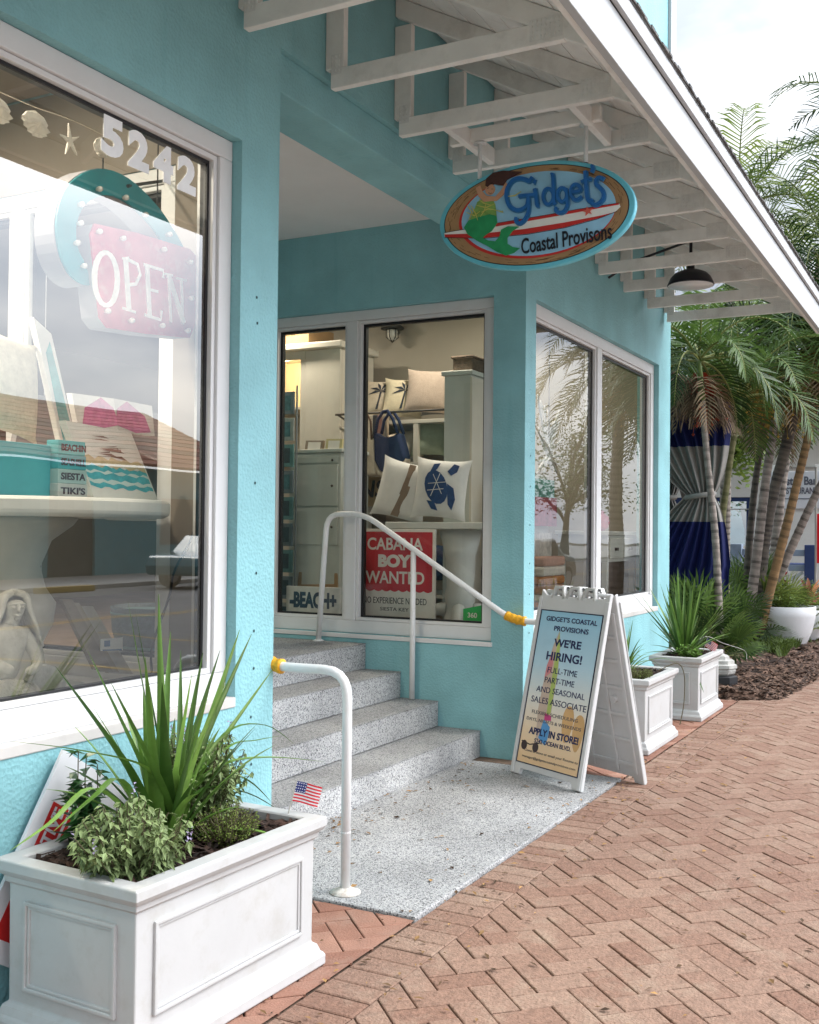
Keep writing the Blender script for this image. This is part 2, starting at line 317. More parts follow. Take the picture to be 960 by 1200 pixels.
# ================================================================== THE SETTING
YF = 2.575                                  # face of the shop front
XP, XC, XE = 3.67, 6.433, 10.1              # pillar edge, recess corner, end of the building
def struct(name, mb, m, **k): return tag(mb.build(name, m, **k), kind='structure')
g = MB(); g.box((-40, -60, -.5), (160, 80, -.115)); struct('ground', g, mat('bare_earth', (.10, .085, .06), .95, .4, 1.5, .5, 20))
g = MB(); g.box((-6, -1.5, -.1), (60, 8, -.012)); struct('sidewalk_bed', g, SAND)

def herringbone(poly_box, angle=-45, s=.1, seed=1):
    """individual pavers in a herringbone laid at an angle, trimmed to the box"""
    r = random.Random(seed); x0, y0, x1, y1 = poly_box; c = V(((x0+x1)/2, (y0+y1)/2)); ca, sa = math.cos(R(angle)), math.sin(R(angle))
    rad = int(math.hypot(x1-x0, y1-y0)/2/s)+3; bm = bmesh.new(); lay = bm.faces.layers.float.new('tint'); gap = .0022; ch = .003
    for i in range(-rad, rad):
        for j in range(-rad, rad):
            k = (i-j) % 4
            if k == 0: a, b = 2, 1
            elif k == 3: a, b = 1, 2
            else: continue
            cx, cy = (i+a/2)*s, (j+b/2)*s; wx, wy = c.x+cx*ca-cy*sa, c.y+cx*sa+cy*ca
            if not (x0-.12 < wx < x1+.12 and y0-.12 < wy < y1+.12): continue
            hx, hy = a*s/2-(.0032 if r.random() < .8 else .0018), b*s/2-.0009; t = r.random(); dz = r.uniform(-.002, .002); tx = r.uniform(-.012, .012); ty = r.uniform(-.012, .012); rot = r.uniform(-.008, .008); vs = []
            for (ex, ez) in ((0, -.011), (0, -.0022), (ch, 0)):
                for (sx, sy) in ((-1, -1), (1, -1), (1, 1), (-1, 1)):
                    lx, ly = sx*(hx-ex), sy*(hy-ex); lx, ly = lx-ly*rot, ly+lx*rot
                    vs.append(bm.verts.new((wx+lx*ca-ly*sa, wy+lx*sa+ly*ca, ez+dz+lx*tx+ly*ty)))
            for f in [(8, 9, 10, 11)]+[(q*4+e, q*4+(e+1) % 4, q*4+4+(e+1) % 4, q*4+4+e) for q in (0, 1) for e in range(4)]:
                bm.faces.new([vs[q] for q in f])[lay] = t
    for co, n in (((x0, 0, 0), (-1, 0, 0)), ((x1, 0, 0), (1, 0, 0)), ((0, y0, 0), (0, -1, 0)), ((0, y1, 0), (0, 1, 0))):
        bmesh.ops.bisect_plane(bm, geom=bm.verts[:]+bm.edges[:]+bm.faces[:], plane_co=co, plane_no=n, clear_outer=True)
    me = bpy.data.meshes.new('brick_sidewalk'); bm.to_mesh(me); bm.free(); return me
def brickmesh(name, box, m, **k):
    me = herringbone(box, **k); me.materials.append(m); o = bpy.data.objects.new(name, me); COL.objects.link(o); return tag(o, kind='structure')
brickmesh('brick_sidewalk', (1.4, -1.45, 15.5, 1.643), BRICK, seed=3)
brickmesh('brick_apron', (1.4, 1.857, 3.575, 2.57), BRICKR, seed=5)
brickmesh('brick_apron', (6.21, 1.857, 9.9, 2.57), BRICKR, seed=6)
# soldier course between the landing and the herringbone
r_ = random.Random(11); b = MB(); x = 1.4
while x < 9.95:
    t = r_.random(); dz = r_.uniform(-.002, .001); e = .0045; lo, hi = (x+.0025, 1.650), (x+.1035, 1.850)
    vs = [(lo[0]+q*(1 if sx < 0 else -1)+(hi[0]-lo[0])*(sx > 0), lo[1]+q*(1 if sy < 0 else -1)+(hi[1]-lo[1])*(sy > 0), z+dz) for q, z in ((0, -.011), (0, -.003), (e, .0)) for sx, sy in ((-1, -1), (1, -1), (1, 1), (-1, 1))]
    b.add(vs, [(8, 9, 10, 11)]+[(q*4+k, q*4+(k+1) % 4, q*4+4+(k+1) % 4, q*4+4+k) for q in (0, 1) for k in range(4)], t); x += .106
struct('brick_border', b, BRICK)
# far brick path that bends past the mulch bed
b = MB(); r_ = random.Random(4)
for i in range(46):
    for j in range(22):
        x0 = 15.52+i*.2; y0 = -1.45+j*.105+(.0)
        if y0 > 1.55: continue
        b.box((x0, y0, -.011), (x0+.194, y0+.1, r_.uniform(-.002, .002)), r_.random())
struct('brick_path', b, BRICK)
# landing
l = MB(); l.box((3.58, 1.856, -.1), (6.2, 2.86, .012)); struct('entrance_landing', l, TERR, bevel=.006)
# mulch bed: mounded sheet, shreds scattered over it
def bed_edge(x):
    """street-side edge of the bed"""
    pts = [(9.66, 2.0), (9.9, 1.6), (10.5, 1.56), (11.3, 1.5), (12.2, 1.5), (13.5, 1.66), (15, 1.72), (18, 1.75), (26, 1.8)]
    for (a, b_), (c, d) in zip(pts, pts[1:]):
        if a <= x <= c: return b_+(d-b_)*(x-a)/(c-a)
    return 1.8
bedv = MB(); nx, ny = 90, 30
for i in range(nx+1):
    x = 9.66+(i/nx)**1.3*14
    for j in range(ny+1):
        t = j/ny; y = bed_edge(x)+t*t*6; hump = .05*min(1, t*9)+.05*math.exp(-((x-13.5)**2/2.2+(y-2.6)**2/.5))+.03*math.sin(x*7+y*3)*math.sin(y*9)*min(1, t*8)
        bedv.v.append((x, y, .004+hump*min(1, t*6+.1)))
for i in range(nx):
    for j in range(ny): a = i*(ny+1)+j; bedv.f.append([a, a+ny+1, a+ny+2, a+1]); bedv.t.append(rnd.random())
struct('mulch_bed', bedv, MULCH, smooth=True)
def bed_z(x, y):
    t = math.sqrt(max(0, (y-bed_edge(x))/6)); hump = .05*min(1, t*9)+.05*math.exp(-((x-13.5)**2/2.2+(y-2.6)**2/.5))+.03*math.sin(x*7+y*3)*math.sin(y*9)*min(1, t*8)
    return .004+hump*min(1, t*6+.1)
sh = MB()
for i in range(5200):
    x = 9.68+rnd.random()**1.4*7; y = bed_edge(x)-.06+abs(rnd.gauss(0, .55)); z = bed_z(x, y)+.006; a = rnd.random()*6.28; l_ = rnd.uniform(.02, .06); w_ = rnd.uniform(.004, .012)
    d = V((math.cos(a), math.sin(a), rnd.uniform(-.4, .5)))*l_; n = V((-math.sin(a), math.cos(a), rnd.uniform(-.5, .5)))*w_; c = V((x, y, z))
    sh.add([c-d-n, c+d-n*.6, c+d+n*.6, c-d+n], [(0, 1, 2, 3)], rnd.random())
tag(sh.build('mulch_shreds', MULCH), kind='stuff')
# grass tufts at the end of the bed and by the pots
gr = MB()
for i in range(2600):
    if i < 1300: x = rnd.uniform(13.0, 14.3)+rnd.gauss(0, .12); y = 1.95+abs(rnd.gauss(0, .22)); h = rnd.uniform(.06, .18)
    else: x = rnd.uniform(14.5, 20); y = bed_edge(min(x, 25))+.05+rnd.random()*1.2; h = rnd.uniform(.04, .1)
    c = V((x, y, bed_z(x, y)-.005)); a = rnd.random()*6.28; d = V((math.cos(a), math.sin(a), 0)); q = d.cross(V((0, 0, 1)))*.006
    gr.add([c-q, c+q, c+d*h*.35+V((0, 0, h*.7))+q*.7, c+d*h*.35+V((0, 0, h*.7))-q*.7, c+d*h*.8+V((0, 0, h*.85))], [(0, 1, 2, 3), (3, 2, 4)], rnd.random())
tag(gr.build('grass_tufts', GRASS), kind='stuff')
# the street side (seen mirrored in the shop windows)
k = MB(); k.box((-30, -1.66, -.2), (120, -1.5, .0)); struct('kerb', k, CONC, bevel=.015)
k = MB(); k.box((-30, -15, -.3), (120, -1.66, -.11)); struct('road', k, ASPH)
k = MB(); k.box((-30, -60, -.3), (120, -15, .0)); struct('far_sidewalk', k, CONC)
k = MB()
for yy in (-8.0, -8.2): k.box((-30, yy-.05, -.108), (120, yy+.05, -.106))
for i in range(26): k.box((-20+i*2.9, -6.2, -.108), (-19.9+i*2.9, -1.9, -.106))
struct('road_markings', k, YELL)

# ================================================================== THE SHOP
shop = thing('shop_building', 'turquoise stucco shop building with white framed display windows and a stepped entrance', 'shop', (6.4, 4, 0))
wf = frame((0, YF, 0), (1, 0, 0), (0, 0, 1))                     # n points to the street
WL = (.9, .79, 3.415, 2.99); WR = (6.615, .79, 9.69, 2.99); DEP = .20
ww = MB(); wallgrid(ww, wf, [-4, WL[0], WL[2], XP, XC, WR[0], WR[2], XE], [-.1, WL[1], WL[3], 3.465, 8.2],
                    [WL, WR, (XP, -.1, XC, 3.465)], DEP); ww.build('front_wall', TEAL, shop)
hb = MB(); hb.box((XP+.001, YF+.03, 3.3), (XC-.001, YF+.3, 3.466)); hb.build('header_beam', TEAL, shop, bevel=.006)
wp = frame((XC, YF+DEP, 0), (0, 1, 0), (0, 0, 1))               # u = +Y, n = +X : thickness goes to -n, so face at XC is the back
wp2 = frame((XC, 4.78, 0), (0, -1, 0), (0, 0, 1))               # u = -Y, n = -X (towards the steps)
PW = (.14, .735, 1.98, 3.0)                                       # perpendicular window: Y 4.64 .. 2.80
ww = MB(); wallgrid(ww, wp2, [0, PW[0], PW[2], 4.78-(YF+DEP)], [-.1, PW[1], PW[3], 3.56], [PW], .17); ww.build('entrance_side_wall', TEAL, shop)
wl2 = frame((XP-.001, YF+DEP, 0), (0, 1, 0), (0, 0, 1))
SW = (.22, .79, 1.75, 2.99)                                       # glazed side of the left display
ww = MB(); wallgrid(ww, wl2, [0, SW[0], SW[2], 2.0], [-.1, SW[1], SW[3], 3.56], [SW], .15); ww.build('display_side_wall', TEAL, shop)
wl3 = frame((3.512, 4.775, 0), (0, -1, 0), (0, 0, 1))
ww = MB(); wallgrid(ww, wl3, [0, 2.0-SW[2], 2.0-SW[0], 1.998], [.67, SW[1], SW[3], 3.415], [(2.0-SW[2], SW[1], 2.0-SW[0], SW[3])], .006); ww.build('display_lining', mat('display_lining', (.26, .22, .18), .85, .06, 3), shop)
wb = frame((XP, 4.78, 0), (1, 0, 0), (0, 0, 1)); DO = (.7, .67, 2.0, 2.95)
ww = MB(); wallgrid(ww, wb, [-.15, DO[0], DO[2], XC-XP+.17], [-.1, DO[1], DO[3], 3.56], [DO], .15); ww.build('entrance_back_wall', TEAL, shop)
c = MB(); c.box((XP-.14, YF+.301, 3.5605), (XC+.16, 4.92, 3.62)); c.box((XP+.002, YF+DEP+.001, 3.46), (XC-.002, YF+.299, 3.56)); c.build('entrance_ceiling', CEIL, shop)
fl = MB(); fl.box((-4, YF+DEP+.001, .55), (3.52, 9, .66)); fl.box((6.603, YF+DEP+.001, .55), (XE-.15, 9, .66)); fl.box((3.522, 4.931, .55), (6.601, 9, .66))
fl.build('shop_floor', mat('shop_floor_wood', (.22, .15, .10), .5, .25, 4, tint=.2), shop)
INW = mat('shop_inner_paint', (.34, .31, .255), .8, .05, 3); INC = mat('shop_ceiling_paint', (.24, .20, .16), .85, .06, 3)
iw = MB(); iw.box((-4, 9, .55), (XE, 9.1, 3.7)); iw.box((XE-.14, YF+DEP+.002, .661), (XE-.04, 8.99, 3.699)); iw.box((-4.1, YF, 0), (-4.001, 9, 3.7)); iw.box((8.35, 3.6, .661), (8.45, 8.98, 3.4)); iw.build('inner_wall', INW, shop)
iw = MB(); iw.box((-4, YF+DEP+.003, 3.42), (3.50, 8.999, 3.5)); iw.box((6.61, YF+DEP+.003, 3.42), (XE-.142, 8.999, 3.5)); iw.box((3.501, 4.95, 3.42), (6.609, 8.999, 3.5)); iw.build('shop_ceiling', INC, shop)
ro = MB(); ro.box((-4, YF+.25, 8.0), (XE-.02, 12, 8.15)); ro.build('roof_slab', CEIL, shop)
ew = MB(); ew.box((XE-.1, YF+DEP+.003, -.1), (XE-.001, 12, 8)); ew.build('end_wall', TEAL, shop)
ct = MB(); ct.box((XE-.16, YF-.03, 3.9), (XE+.03, YF-.0005, 8.2)); ct.box((XE+.0005, YF-.0002, 3.9), (XE+.03, YF+.14, 8.2)); ct.build('corner_trim', FASC, shop, bevel=.004)

def window(name, fr, box, d, fw_=.075, mull=(), gask=.02, sill=False, glz=-.085, gm=None):
    """aluminium window in the wall opening: frame set back in the reveal, black gasket, one pane per light"""
    u0, v0, u1, v1 = box; us = [u0]+list(mull)+[u1]; f = MB(); z1, z0 = -.045, -.15; e = .0015
    f.prism(fr, [(u0+e, v0+e), (u1-e, v0+e), (u1-e, v0+fw_*1.25), (u0+e, v0+fw_*1.25)], z0, z1); f.prism(fr, [(u0+e, v1-fw_), (u1-e, v1-fw_), (u1-e, v1-e), (u0+e, v1-e)], z0, z1)
    vs = [(u0+e, u0+fw_), (u1-fw_, u1-e)]+[(q-fw_*.62, q+fw_*.62) for q in mull]
    for a, b in vs: f.prism(fr, [(a, v0+fw_*1.25+.0006), (b, v0+fw_*1.25+.0006), (b, v1-fw_-.0006), (a, v1-fw_-.0006)], z0, z1-.0004)
    fo = f.build('window', ALU, shop, bevel=.004); gk = MB(); inner = []
    for i in range(len(us)-1):
        a = us[i]+(fw_ if i == 0 else fw_*.62); b = us[i+1]-(fw_ if i == len(us)-2 else fw_*.62); c_ = v0+fw_*1.25; d_ = v1-fw_
        s2 = MB(); q = .022                               # stepped glazing bead
        ring(s2, fr, [(a+.0008, c_+.0012), (b-.0008, c_+.0012), (b-.0008, d_-.0012), (a+.0008, d_-.0012)], [(a+q, c_+q), (b-q, c_+q), (b-q, d_-q), (a+q, d_-q)], z0+.01, z1-.014)
        s2.build('glazing_bead', ALU, fo, bevel=.003)
        a += q; b -= q; c_ += q; d_ -= q
        ring(gk, fr, [(a+.0005, c_+.0005), (b-.0005, c_+.0005), (b-.0005, d_-.0005), (a+.0005, d_-.0005)], [(a+gask, c_+gask*.6), (b-gask, c_+gask*.6), (b-gask, d_-gask), (a+gask, d_-gask)], glz-.03, glz+.004)
        p = MB(); vs_ = [(a+.002, c_+.002), (b-.002, c_+.002), (b-.002, d_-.002), (a+.002, d_-.002)]; p.add([fr(*k_, glz) for k_ in vs_], [(0, 1, 2, 3)]); p.build('pane', gm or GLASS, fo)
        inner.append((a, c_, b, d_))
    gk.build('gasket', BLACK, fo)
    if sill:
        s3 = MB(); s3.prism(fr, [(u0-.01, v0-.035), (u1-.002, v0-.035), (u1-.002, v0+.004), (u0-.01, v0+.004)], -.0447, .006); s3.build('sill', mat('sill_paint', (.60, .57, .54), .6, .1, 6, dirt=(.3, .26, .22)), fo, bevel=.004)
    return fo
winL = window('window', wf, WL, DEP, .08, gask=.013, sill=True)
winR = window('window', wf, WR, DEP, .09, mull=(8.11,), sill=True, gm=glass_mat('side_glass', 2.0, (.92, .95, .92)))
winP = window('window', wp2, PW, .17, .07, mull=(.875,), sill=False, glz=-.1, gm=GLASSC)
winS = window('window', wl2, SW, .15, .07, mull=(1.16,), gm=GLASSC)
s3 = MB(); s3.prism(wp2, [(PW[0]-.02, PW[1]-.03), (PW[2]+.01, PW[1]-.03), (PW[2]+.01, PW[1]-.0005), (PW[0]-.02, PW[1]-.0005)], -.03, .012); s3.build('sill', ALU, winP, bevel=.003)
# entrance door at the back of the recess
dm = MB(); dfr = wb
ring(dm, dfr, [(DO[0]+.002, DO[1]), (DO[2]-.002, DO[1]), (DO[2]-.002, DO[3]-.002), (DO[0]+.002, DO[3]-.002)], [(DO[0]+.14, DO[1]+.3), (DO[2]-.14, DO[1]+.3), (DO[2]-.14, DO[3]-.14), (DO[0]+.14, DO[3]-.14)], -.11, -.05)
dob = dm.build('door', ALU, shop, bevel=.004)
p = MB(); p.add([dfr(x_, y_, -.08) for x_, y_ in ((DO[0]+.13, DO[1]+.29), (DO[2]-.13, DO[1]+.29), (DO[2]-.13, DO[3]-.13), (DO[0]+.13, DO[3]-.13))], [(0, 1, 2, 3)]); p.build('pane', GLASS, dob)
h = MB(); h.tube([dfr(DO[2]-.07, 1.5, -.02), dfr(DO[2]-.07, 2.0, -.02)], .014); h.build('handle', mat('steel', (.5, .5, .5), .3, metal=1), dob, smooth=True)
# house number on the left pane
num = MB(); o1 = V((2.72, YF+.082, 2.836)); nf = frame((0, YF+.083, 0), (1, 0, 0), (0, 0, 1))
for i, ch in enumerate('5242'):
    text(num, ch, nf, 2.784+i*.132, 2.806-i*.004, .108, .138, .0, .002, bold=.055)
num.build('street_number', mat('white_vinyl', (.92, .92, .92), .5), winL)
# screw holes left in the pillar and the side wall
HOLE = mat('dark_hole', (.03, .07, .08), .9)
for x_, z_ in [(3.53+rnd.uniform(-.02, .02), z_+rnd.uniform(-.02, .02)) for z_ in (2.39, 2.27, 1.62, 1.29, 1.05, .88, .70, .52)]+[(6.53, z_) for z_ in (1.95, 1.75, 1.5, 1.25, 1.05, .8)]:
    hm = MB(); hm.prism(frame((x_, YF-.0015, z_), (1, 0, 0), (0, 0, 1)), ell(0, 0, .0055, .006, 8), 0, .001); hm.build('screw_hole', HOLE, shop)

# canopy over the pavement: open trusses, plank deck, fascia
TX = [3.39-.635*i for i in range(11, 0, -1)]+[3.39, 4.03, 4.665, 5.28, 5.90, 6.53, 7.21, 7.83, 8.48, 9.19, 9.86]
DS = .54; dz = lambda y: 3.40+DS*(y-1.24)                            # underside of the deck
XR0, XR1 = -3.75, 10.05
def planks():
    mb = MB(); y0 = 1.232; n = 10; step = (YF-.006-y0)/n
    nrm = V((0, -DS, 1)).normalized()
    for i in range(n):
        a, b_ = y0+i*step, y0+(i+1)*step-.006; cuts = [XR0]+sorted(rnd.uniform(XR0, XR1) for _ in range(4))+[XR1]
        for q in range(len(cuts)-1):
            x0, x1 = cuts[q]+.0015, cuts[q+1]-.0015
            lo = [V((x0, a, dz(a))), V((x1, a, dz(a))), V((x1, b_, dz(b_))), V((x0, b_, dz(b_)))]; hi = [p_+nrm*.02 for p_ in lo]
            mb.add(lo+hi, [(0, 3, 2, 1), (4, 5, 6, 7), (0, 1, 5, 4), (1, 2, 6, 5), (2, 3, 7, 6), (3, 0, 4, 7)], rnd.random())
    return mb
can = planks().build('canopy', DECK)
tag(can, 'white timber canopy with open trusses and a long fascia over the pavement', 'canopy')
# roof sheet: felt and shingle courses
rm = MB()
for i in range(8):
    a = 1.175+i*.175; b_ = min(a+.2, YF-.003)
    zz = lambda y, o_: dz(y)+.115+o_
    rm.add([(XR0, a, zz(a, .018)), (XR1+.03, a, zz(a, .018)), (XR1+.03, b_, zz(b_, .006)), (XR0, b_, zz(b_, .006)), (XR0, a, zz(a, .005)), (XR1+.03, a, zz(a, .005)), (XR1+.03, b_, zz(b_, -.004)), (XR0, b_, zz(b_, -.004))],
           [(0, 1, 2, 3), (7, 6, 5, 4), (4, 5, 1, 0), (5, 6, 2, 1), (7, 4, 0, 3), (6, 7, 3, 2)], rnd.random())
for i in range(260):
    x = XR0+i*.053; rm.box((x, 1.166+rnd.uniform(-.004, .004), 3.4935), (x+.048, 1.20, 3.4935+rnd.uniform(.006, .016)), rnd.random())
rm.build('shingles', mat('roof_shingle', (.12, .115, .11), .9, .3, 20, .4, 80, tint=.4), can)
fm = MB(); fm.box((XR0, 1.200, 3.215), (XR1, 1.232, 3.412)); fm.build('fascia', FASC, can, bevel=.003)
fm = MB(); fm.box((XR0, 1.178, 3.414), (XR1+.01, 1.199, 3.492)); fm.build('fascia_trim', FASC, can, bevel=.003)
fm = MB(); fm.box((XR0, 1.2325, 3.235), (XR1, 1.2685, 3.375)); fm.build('sub_fascia', BEAM, can, bevel=.003)
PLATE = mat('plate_paint', (.74, .725, .69), .45, .1, 20)
def truss(x):
    m_ = MB(); h_ = .019
    m_.box((x-h_, 1.455, 3.41), (x+h_, 2.545, 3.498))                        # bottom chord
    m_.box((x-h_+.001, 2.478, 3.4985), (x+h_-.001, YF-.002, dz(2.47)-.10)) # post against the wall
    vs = []
    for xx in (x-h_+.0015, x+h_-.0015):
        vs += [(xx, 1.2695, dz(1.2695)-.002), (xx, YF-.003, dz(YF-.003)-.002), (xx, YF-.003, dz(YF-.003)-.103), (xx, 1.2695, dz(1.2695)-.103)]
    m_.add(vs, [(0, 1, 2, 3), (7, 6, 5, 4), (0, 4, 5, 1), (1, 5, 6, 2), (2, 6, 7, 3), (3, 7, 4, 0)])
    o = m_.build('truss', BEAM, can, bevel=.004)
    for sx in (-1, 1):
        fx = x+sx*(h_+.0012)
        for y0_, y1_, z0_, z1_, ny_ in ((1.46, 1.60, 3.425, 3.515, 7), (2.487, 2.542, 3.47, 3.56, 3)):
            pl = MB(); pl.box((min(fx, fx-sx*.001), y0_, z0_), (max(fx, fx-sx*.001), y1_, z1_))
            if sx < 0:
                for i in range(ny_):
                    for j in range(4):
                        yy, zz_ = y0_+.01+i*(y1_-y0_-.016)/(ny_-1+.001)*.93, z0_+.008+j*.021
                        pl.add([(fx, yy, zz_), (fx, yy+.008, zz_), (fx, yy+.008, zz_+.014), (fx, yy, zz_+.014), (fx-.004, yy+.004, zz_+.012)], [(1, 0, 4), (2, 1, 4), (3, 2, 4), (0, 3, 4)])
            pl.build('nail_plate', PLATE, o)
    return o
for x in TX: truss(x)
for yy in (2.30, 1.66):                                              # blocking that carries the sign
    bk = MB(); bk.bar((4.672, yy, 3.455), (5.24, yy, 3.455), .036, .085); bk.build('blocking', BEAM, can, bevel=.004)
bk = MB(); bk.box((4.925, 1.60, 3.43), (4.963, 2.40, 3.50)); bk.build('sign_bearer', BEAM, can, bevel=.004)

# entrance steps
st = thing('entrance_steps', 'four speckled terrazzo steps rising from the pale landing into the shop entrance', 'steps', (5, 3, 0))
ys = [2.868, 3.175, 3.461, 3.738]; zs = [.158, .325, .5, .675]
for i in range(4):
    s_ = MB(); s_.box((XP+.003, ys[i], -.05 if i == 0 else zs[i-1]-.0), (XC-.003, 4.775 if i == 3 else ys[i+1]+.05, zs[i]-.006)); so_ = s_.build('step', STEP, st, bevel=.004)
    s_ = MB(); s_.box((XP+.004, ys[i]-.004, zs[i]-.0055), (XC-.004, 4.77 if i == 3 else ys[i+1]-.001, zs[i])); s_.build('tread', TREAD, so_, bevel=.003)

# ================================================================== RAILS, PLANTERS, SIGNS
def handrail(x, label):
    t = thing('handrail', label, 'handrail', (x, 2.222, 0), 'white pipe handrails beside the entrance steps')
    path = fillet([(x, 2.222, .012), (x, 2.222, .89), (x, 2.62, .885), (x, 3.73, 1.565), (x, 4.03, 1.565), (x, 4.09, .68)], .11)
    p = [path[0]]+path[1:]
    o = MB().tube(p, .0195, 14).build('rail', RAIL, t, smooth=True)
    o2 = MB().tube([(x, 3.345, .33), (x, 3.345, 1.315)], .0185, 14).build('post', RAIL, t, smooth=True)
    MB().tube([(x, 2.222, .25), (x, 2.222, .255)], .0199, 14).build('joint', RAIL, t)
    fl_ = MB().lathe((x, 2.222, .0125), [(.062, 0), (.062, .004), (.04, .01), (.024, .022)], 18).build('flange', mat('rusty_flange', (.6, .56, .5), .7, .3, 30, .4, 60, dirt=(.25, .12, .05), dscale=20, damt=.9), t, smooth=True)
    MB().lathe((x, 4.09, .676), [(.04, 0), (.04, .004), (.024, .01)], 18).build('flange', RAIL, t, smooth=True)
    # crumpled yellow foam tape round the lower elbow
    tp = []
    for a_, b_ in zip(p, p[1:]):
        for i in range(8):
            q_ = a_.lerp(b_, i/8)
            if 2.535 < q_.y < 2.675 and q_.z < 1.05: tp.append(q_)
    ds = [tp[0]]
    for q_ in tp:
        if (q_-ds[-1]).length > .006: ds.append(q_)
    MB().tube(ds, [.0285+.0022*math.sin(i*1.7)+(.002 if i % 5 == 0 else 0)+rnd.uniform(0, .0012) for i in range(len(ds))], 14).build('foam_tape', TAPE, t, smooth=True)
    return t
handrail(XP+.012, 'white handrail with yellow tape ending in the post beside the large front planter')
handrail(6.375, 'white handrail with yellow tape along the turquoise wall below the red window sign')

def planter(x0, x1, y0, y1, h, label, rot=0):
    """panelled resin planter box with moulded rim and flared plinth"""
    c = V(((x0+x1)/2, (y0+y1)/2, 0)); t = thing('planter_box', label, 'planter', c, 'white panelled planter boxes along the shop front')
    hx, hy = (x1-x0)/2, (y1-y0)/2; b = MB()
    def rect(ex, z): return [(c.x+sx*(hx-ex), c.y+sy*(hy-ex), z) for sx, sy in ((-1, -1), (1, -1), (1, 1), (-1, 1))]
    def loft(mb, levels, capb=True):
        o = len(mb.v)
        for ex, z in levels: mb.v += rect(ex, z)
        for i in range(len(levels)-1):
            for k_ in range(4): a = o+i*4+k_; b_ = o+i*4+(k_+1) % 4; mb.f.append([a, b_, b_+4, a+4]); mb.t.append(.5)
        if capb: mb.f.append([o, o+3, o+2, o+1]); mb.t.append(.5)
    loft(b, [(0, .004), (0, .035), (.006, .045), (.012, .05), (.02, .072), (.028, .078), (.034, .082), (.032, h-.075), (.03, h-.06)], True)
    body = b.build('box', PLAST, t, bevel=.005)
    r = MB(); loft(r, [(.031, h-.075), (.022, h-.066), (.020, h-.05), (.010, h-.044), (.004, h-.036), (0, h-.03), (0, h-.004), (.004, h), (.055, h), (.06, h-.006), (.062, h-.10)], False)
    r.build('rim', PLAST, t, bevel=.003)
    for axis, sg, L_ in (('y', -1, hx), ('y', 1, hx), ('x', -1, hy), ('x', 1, hy)):   # moulded panel on each side
        if axis == 'y': fr = frame((c.x, c.y+sg*(hy-.033), 0), (-sg, 0, 0), (0, 0, 1))
        else: fr = frame((c.x+sg*(hx-.033), c.y, 0), (0, sg, 0), (0, 0, 1))
        q = L_-.10; p = MB(); za, zb = .125, h-.115
        for e0, e1, zz in ((0, .012, .010), (.012, .022, .005)):
            ring(p, fr, [(-q+e0, za+e0), (q-e0, za+e0), (q-e0, zb-e0), (-q+e0, zb-e0)], [(-q+e1, za+e1), (q-e1, za+e1), (q-e1, zb-e1), (-q+e1, zb-e1)], -.002, zz)
        p.build('panel_moulding', PLAST, t, bevel=.003)
    s = MB(); n = 16                                                     # mulch fill
    for i in range(n+1):
        for j in range(n+1): s.v.append((c.x+(i/n*2-1)*(hx-.061), c.y+(j/n*2-1)*(hy-.061), h-.035+rnd.uniform(-.008, .008)+.02*math.sin(i*.5)*math.sin(j*.5)))
    for i in range(n):
        for j in range(n): a = i*(n+1)+j; s.f.append([a, a+n+1, a+n+2, a+1]); s.t.append(rnd.random())
    for i in range(700):
        p_ = V((c.x+rnd.uniform(-1, 1)*(hx-.07), c.y+rnd.uniform(-1, 1)*(hy-.07), h-.018+rnd.uniform(-.006, .012))); a = rnd.random()*6.28; l_ = rnd.uniform(.008, .026)
        d = V((math.cos(a), math.sin(a), rnd.uniform(-.5, .5)))*l_; k_ = V((-math.sin(a), math.cos(a), rnd.uniform(-.6, .6)))*rnd.uniform(.003, .008)
        s.add([p_-d-k_, p_+d-k_, p_+d+k_, p_-d+k_], [(0, 1, 2, 3)], rnd.random())
    s.build('mulch_fill', SOIL, t)
    if rot: t.rotation_euler.z = R(rot)
    return t
planter(2.19, 3.08, 1.94, 2.50, .495, 'large white panelled planter box nearest the camera with long strappy leaves', rot=-2)
planter(6.95, 7.74, 1.90, 2.40, .49, 'white planter box half hidden behind the folding pavement sign')
planter(8.40, 9.195, 1.885, 2.30, .49, 'white planter box with spiky plant at the end of the shop beside the mulch bed')

# ------------------------------------------------------------------ plants
BLADE = mat('strap_leaf', (.058, .15, .024), .38, .2, 14, tint=.45, trans=.22, col2=(.12, .215, .04), spec=.5)
SAGE = mat('sage_leaf', (.165, .225, .08), .6, .2, 20, tint=.45, trans=.2, col2=(.20, .26, .11))
SEDUM = mat('sedum_leaf', (.17, .19, .035), .55, .2, 20, tint=.4, trans=.2, col2=(.12, .19, .03))
DARKL = mat('dark_glossy_leaf', (.022, .075, .018), .3, .2, 20, tint=.4, trans=.15, spec=.6)
STEM = mat('plant_stem', (.09, .075, .04), .8, .2, 20)
FLOW = mat('lilac_flower', (.33, .28, .42), .7, .2, 20, tint=.4)
def blade(mb, pts, w, tint=None):
    """long folded leaf through the control points"""
    P_ = smooth_path(pts, 5); n = len(P_); o = len(mb.v); tint = rnd.random() if tint is None else tint
    for i, p in enumerate(P_):
        t = i/(n-1); d = (P_[min(i+1, n-1)]-P_[max(i-1, 0)]).normalized(); side = d.cross(V((0, 0, 1)))
        if side.length < .15: side = d.cross(V((.6, .8, 0)))
        side.normalize(); nn = side.cross(d); ww = w*(min(1, .55+t*2.2))*max(.03, 1-t**2.2)/2
        mb.v += [tuple(p-side*ww+nn*ww*.45), tuple(p), tuple(p+side*ww+nn*ww*.45)]
    for i in range(n-1):
        a = o+i*3
        for k_ in (0, 1): mb.f.append([a+k_, a+k_+1, a+k_+4, a+k_+3]); mb.t.append(min(1, max(0, tint+rnd.uniform(-.08, .08))))
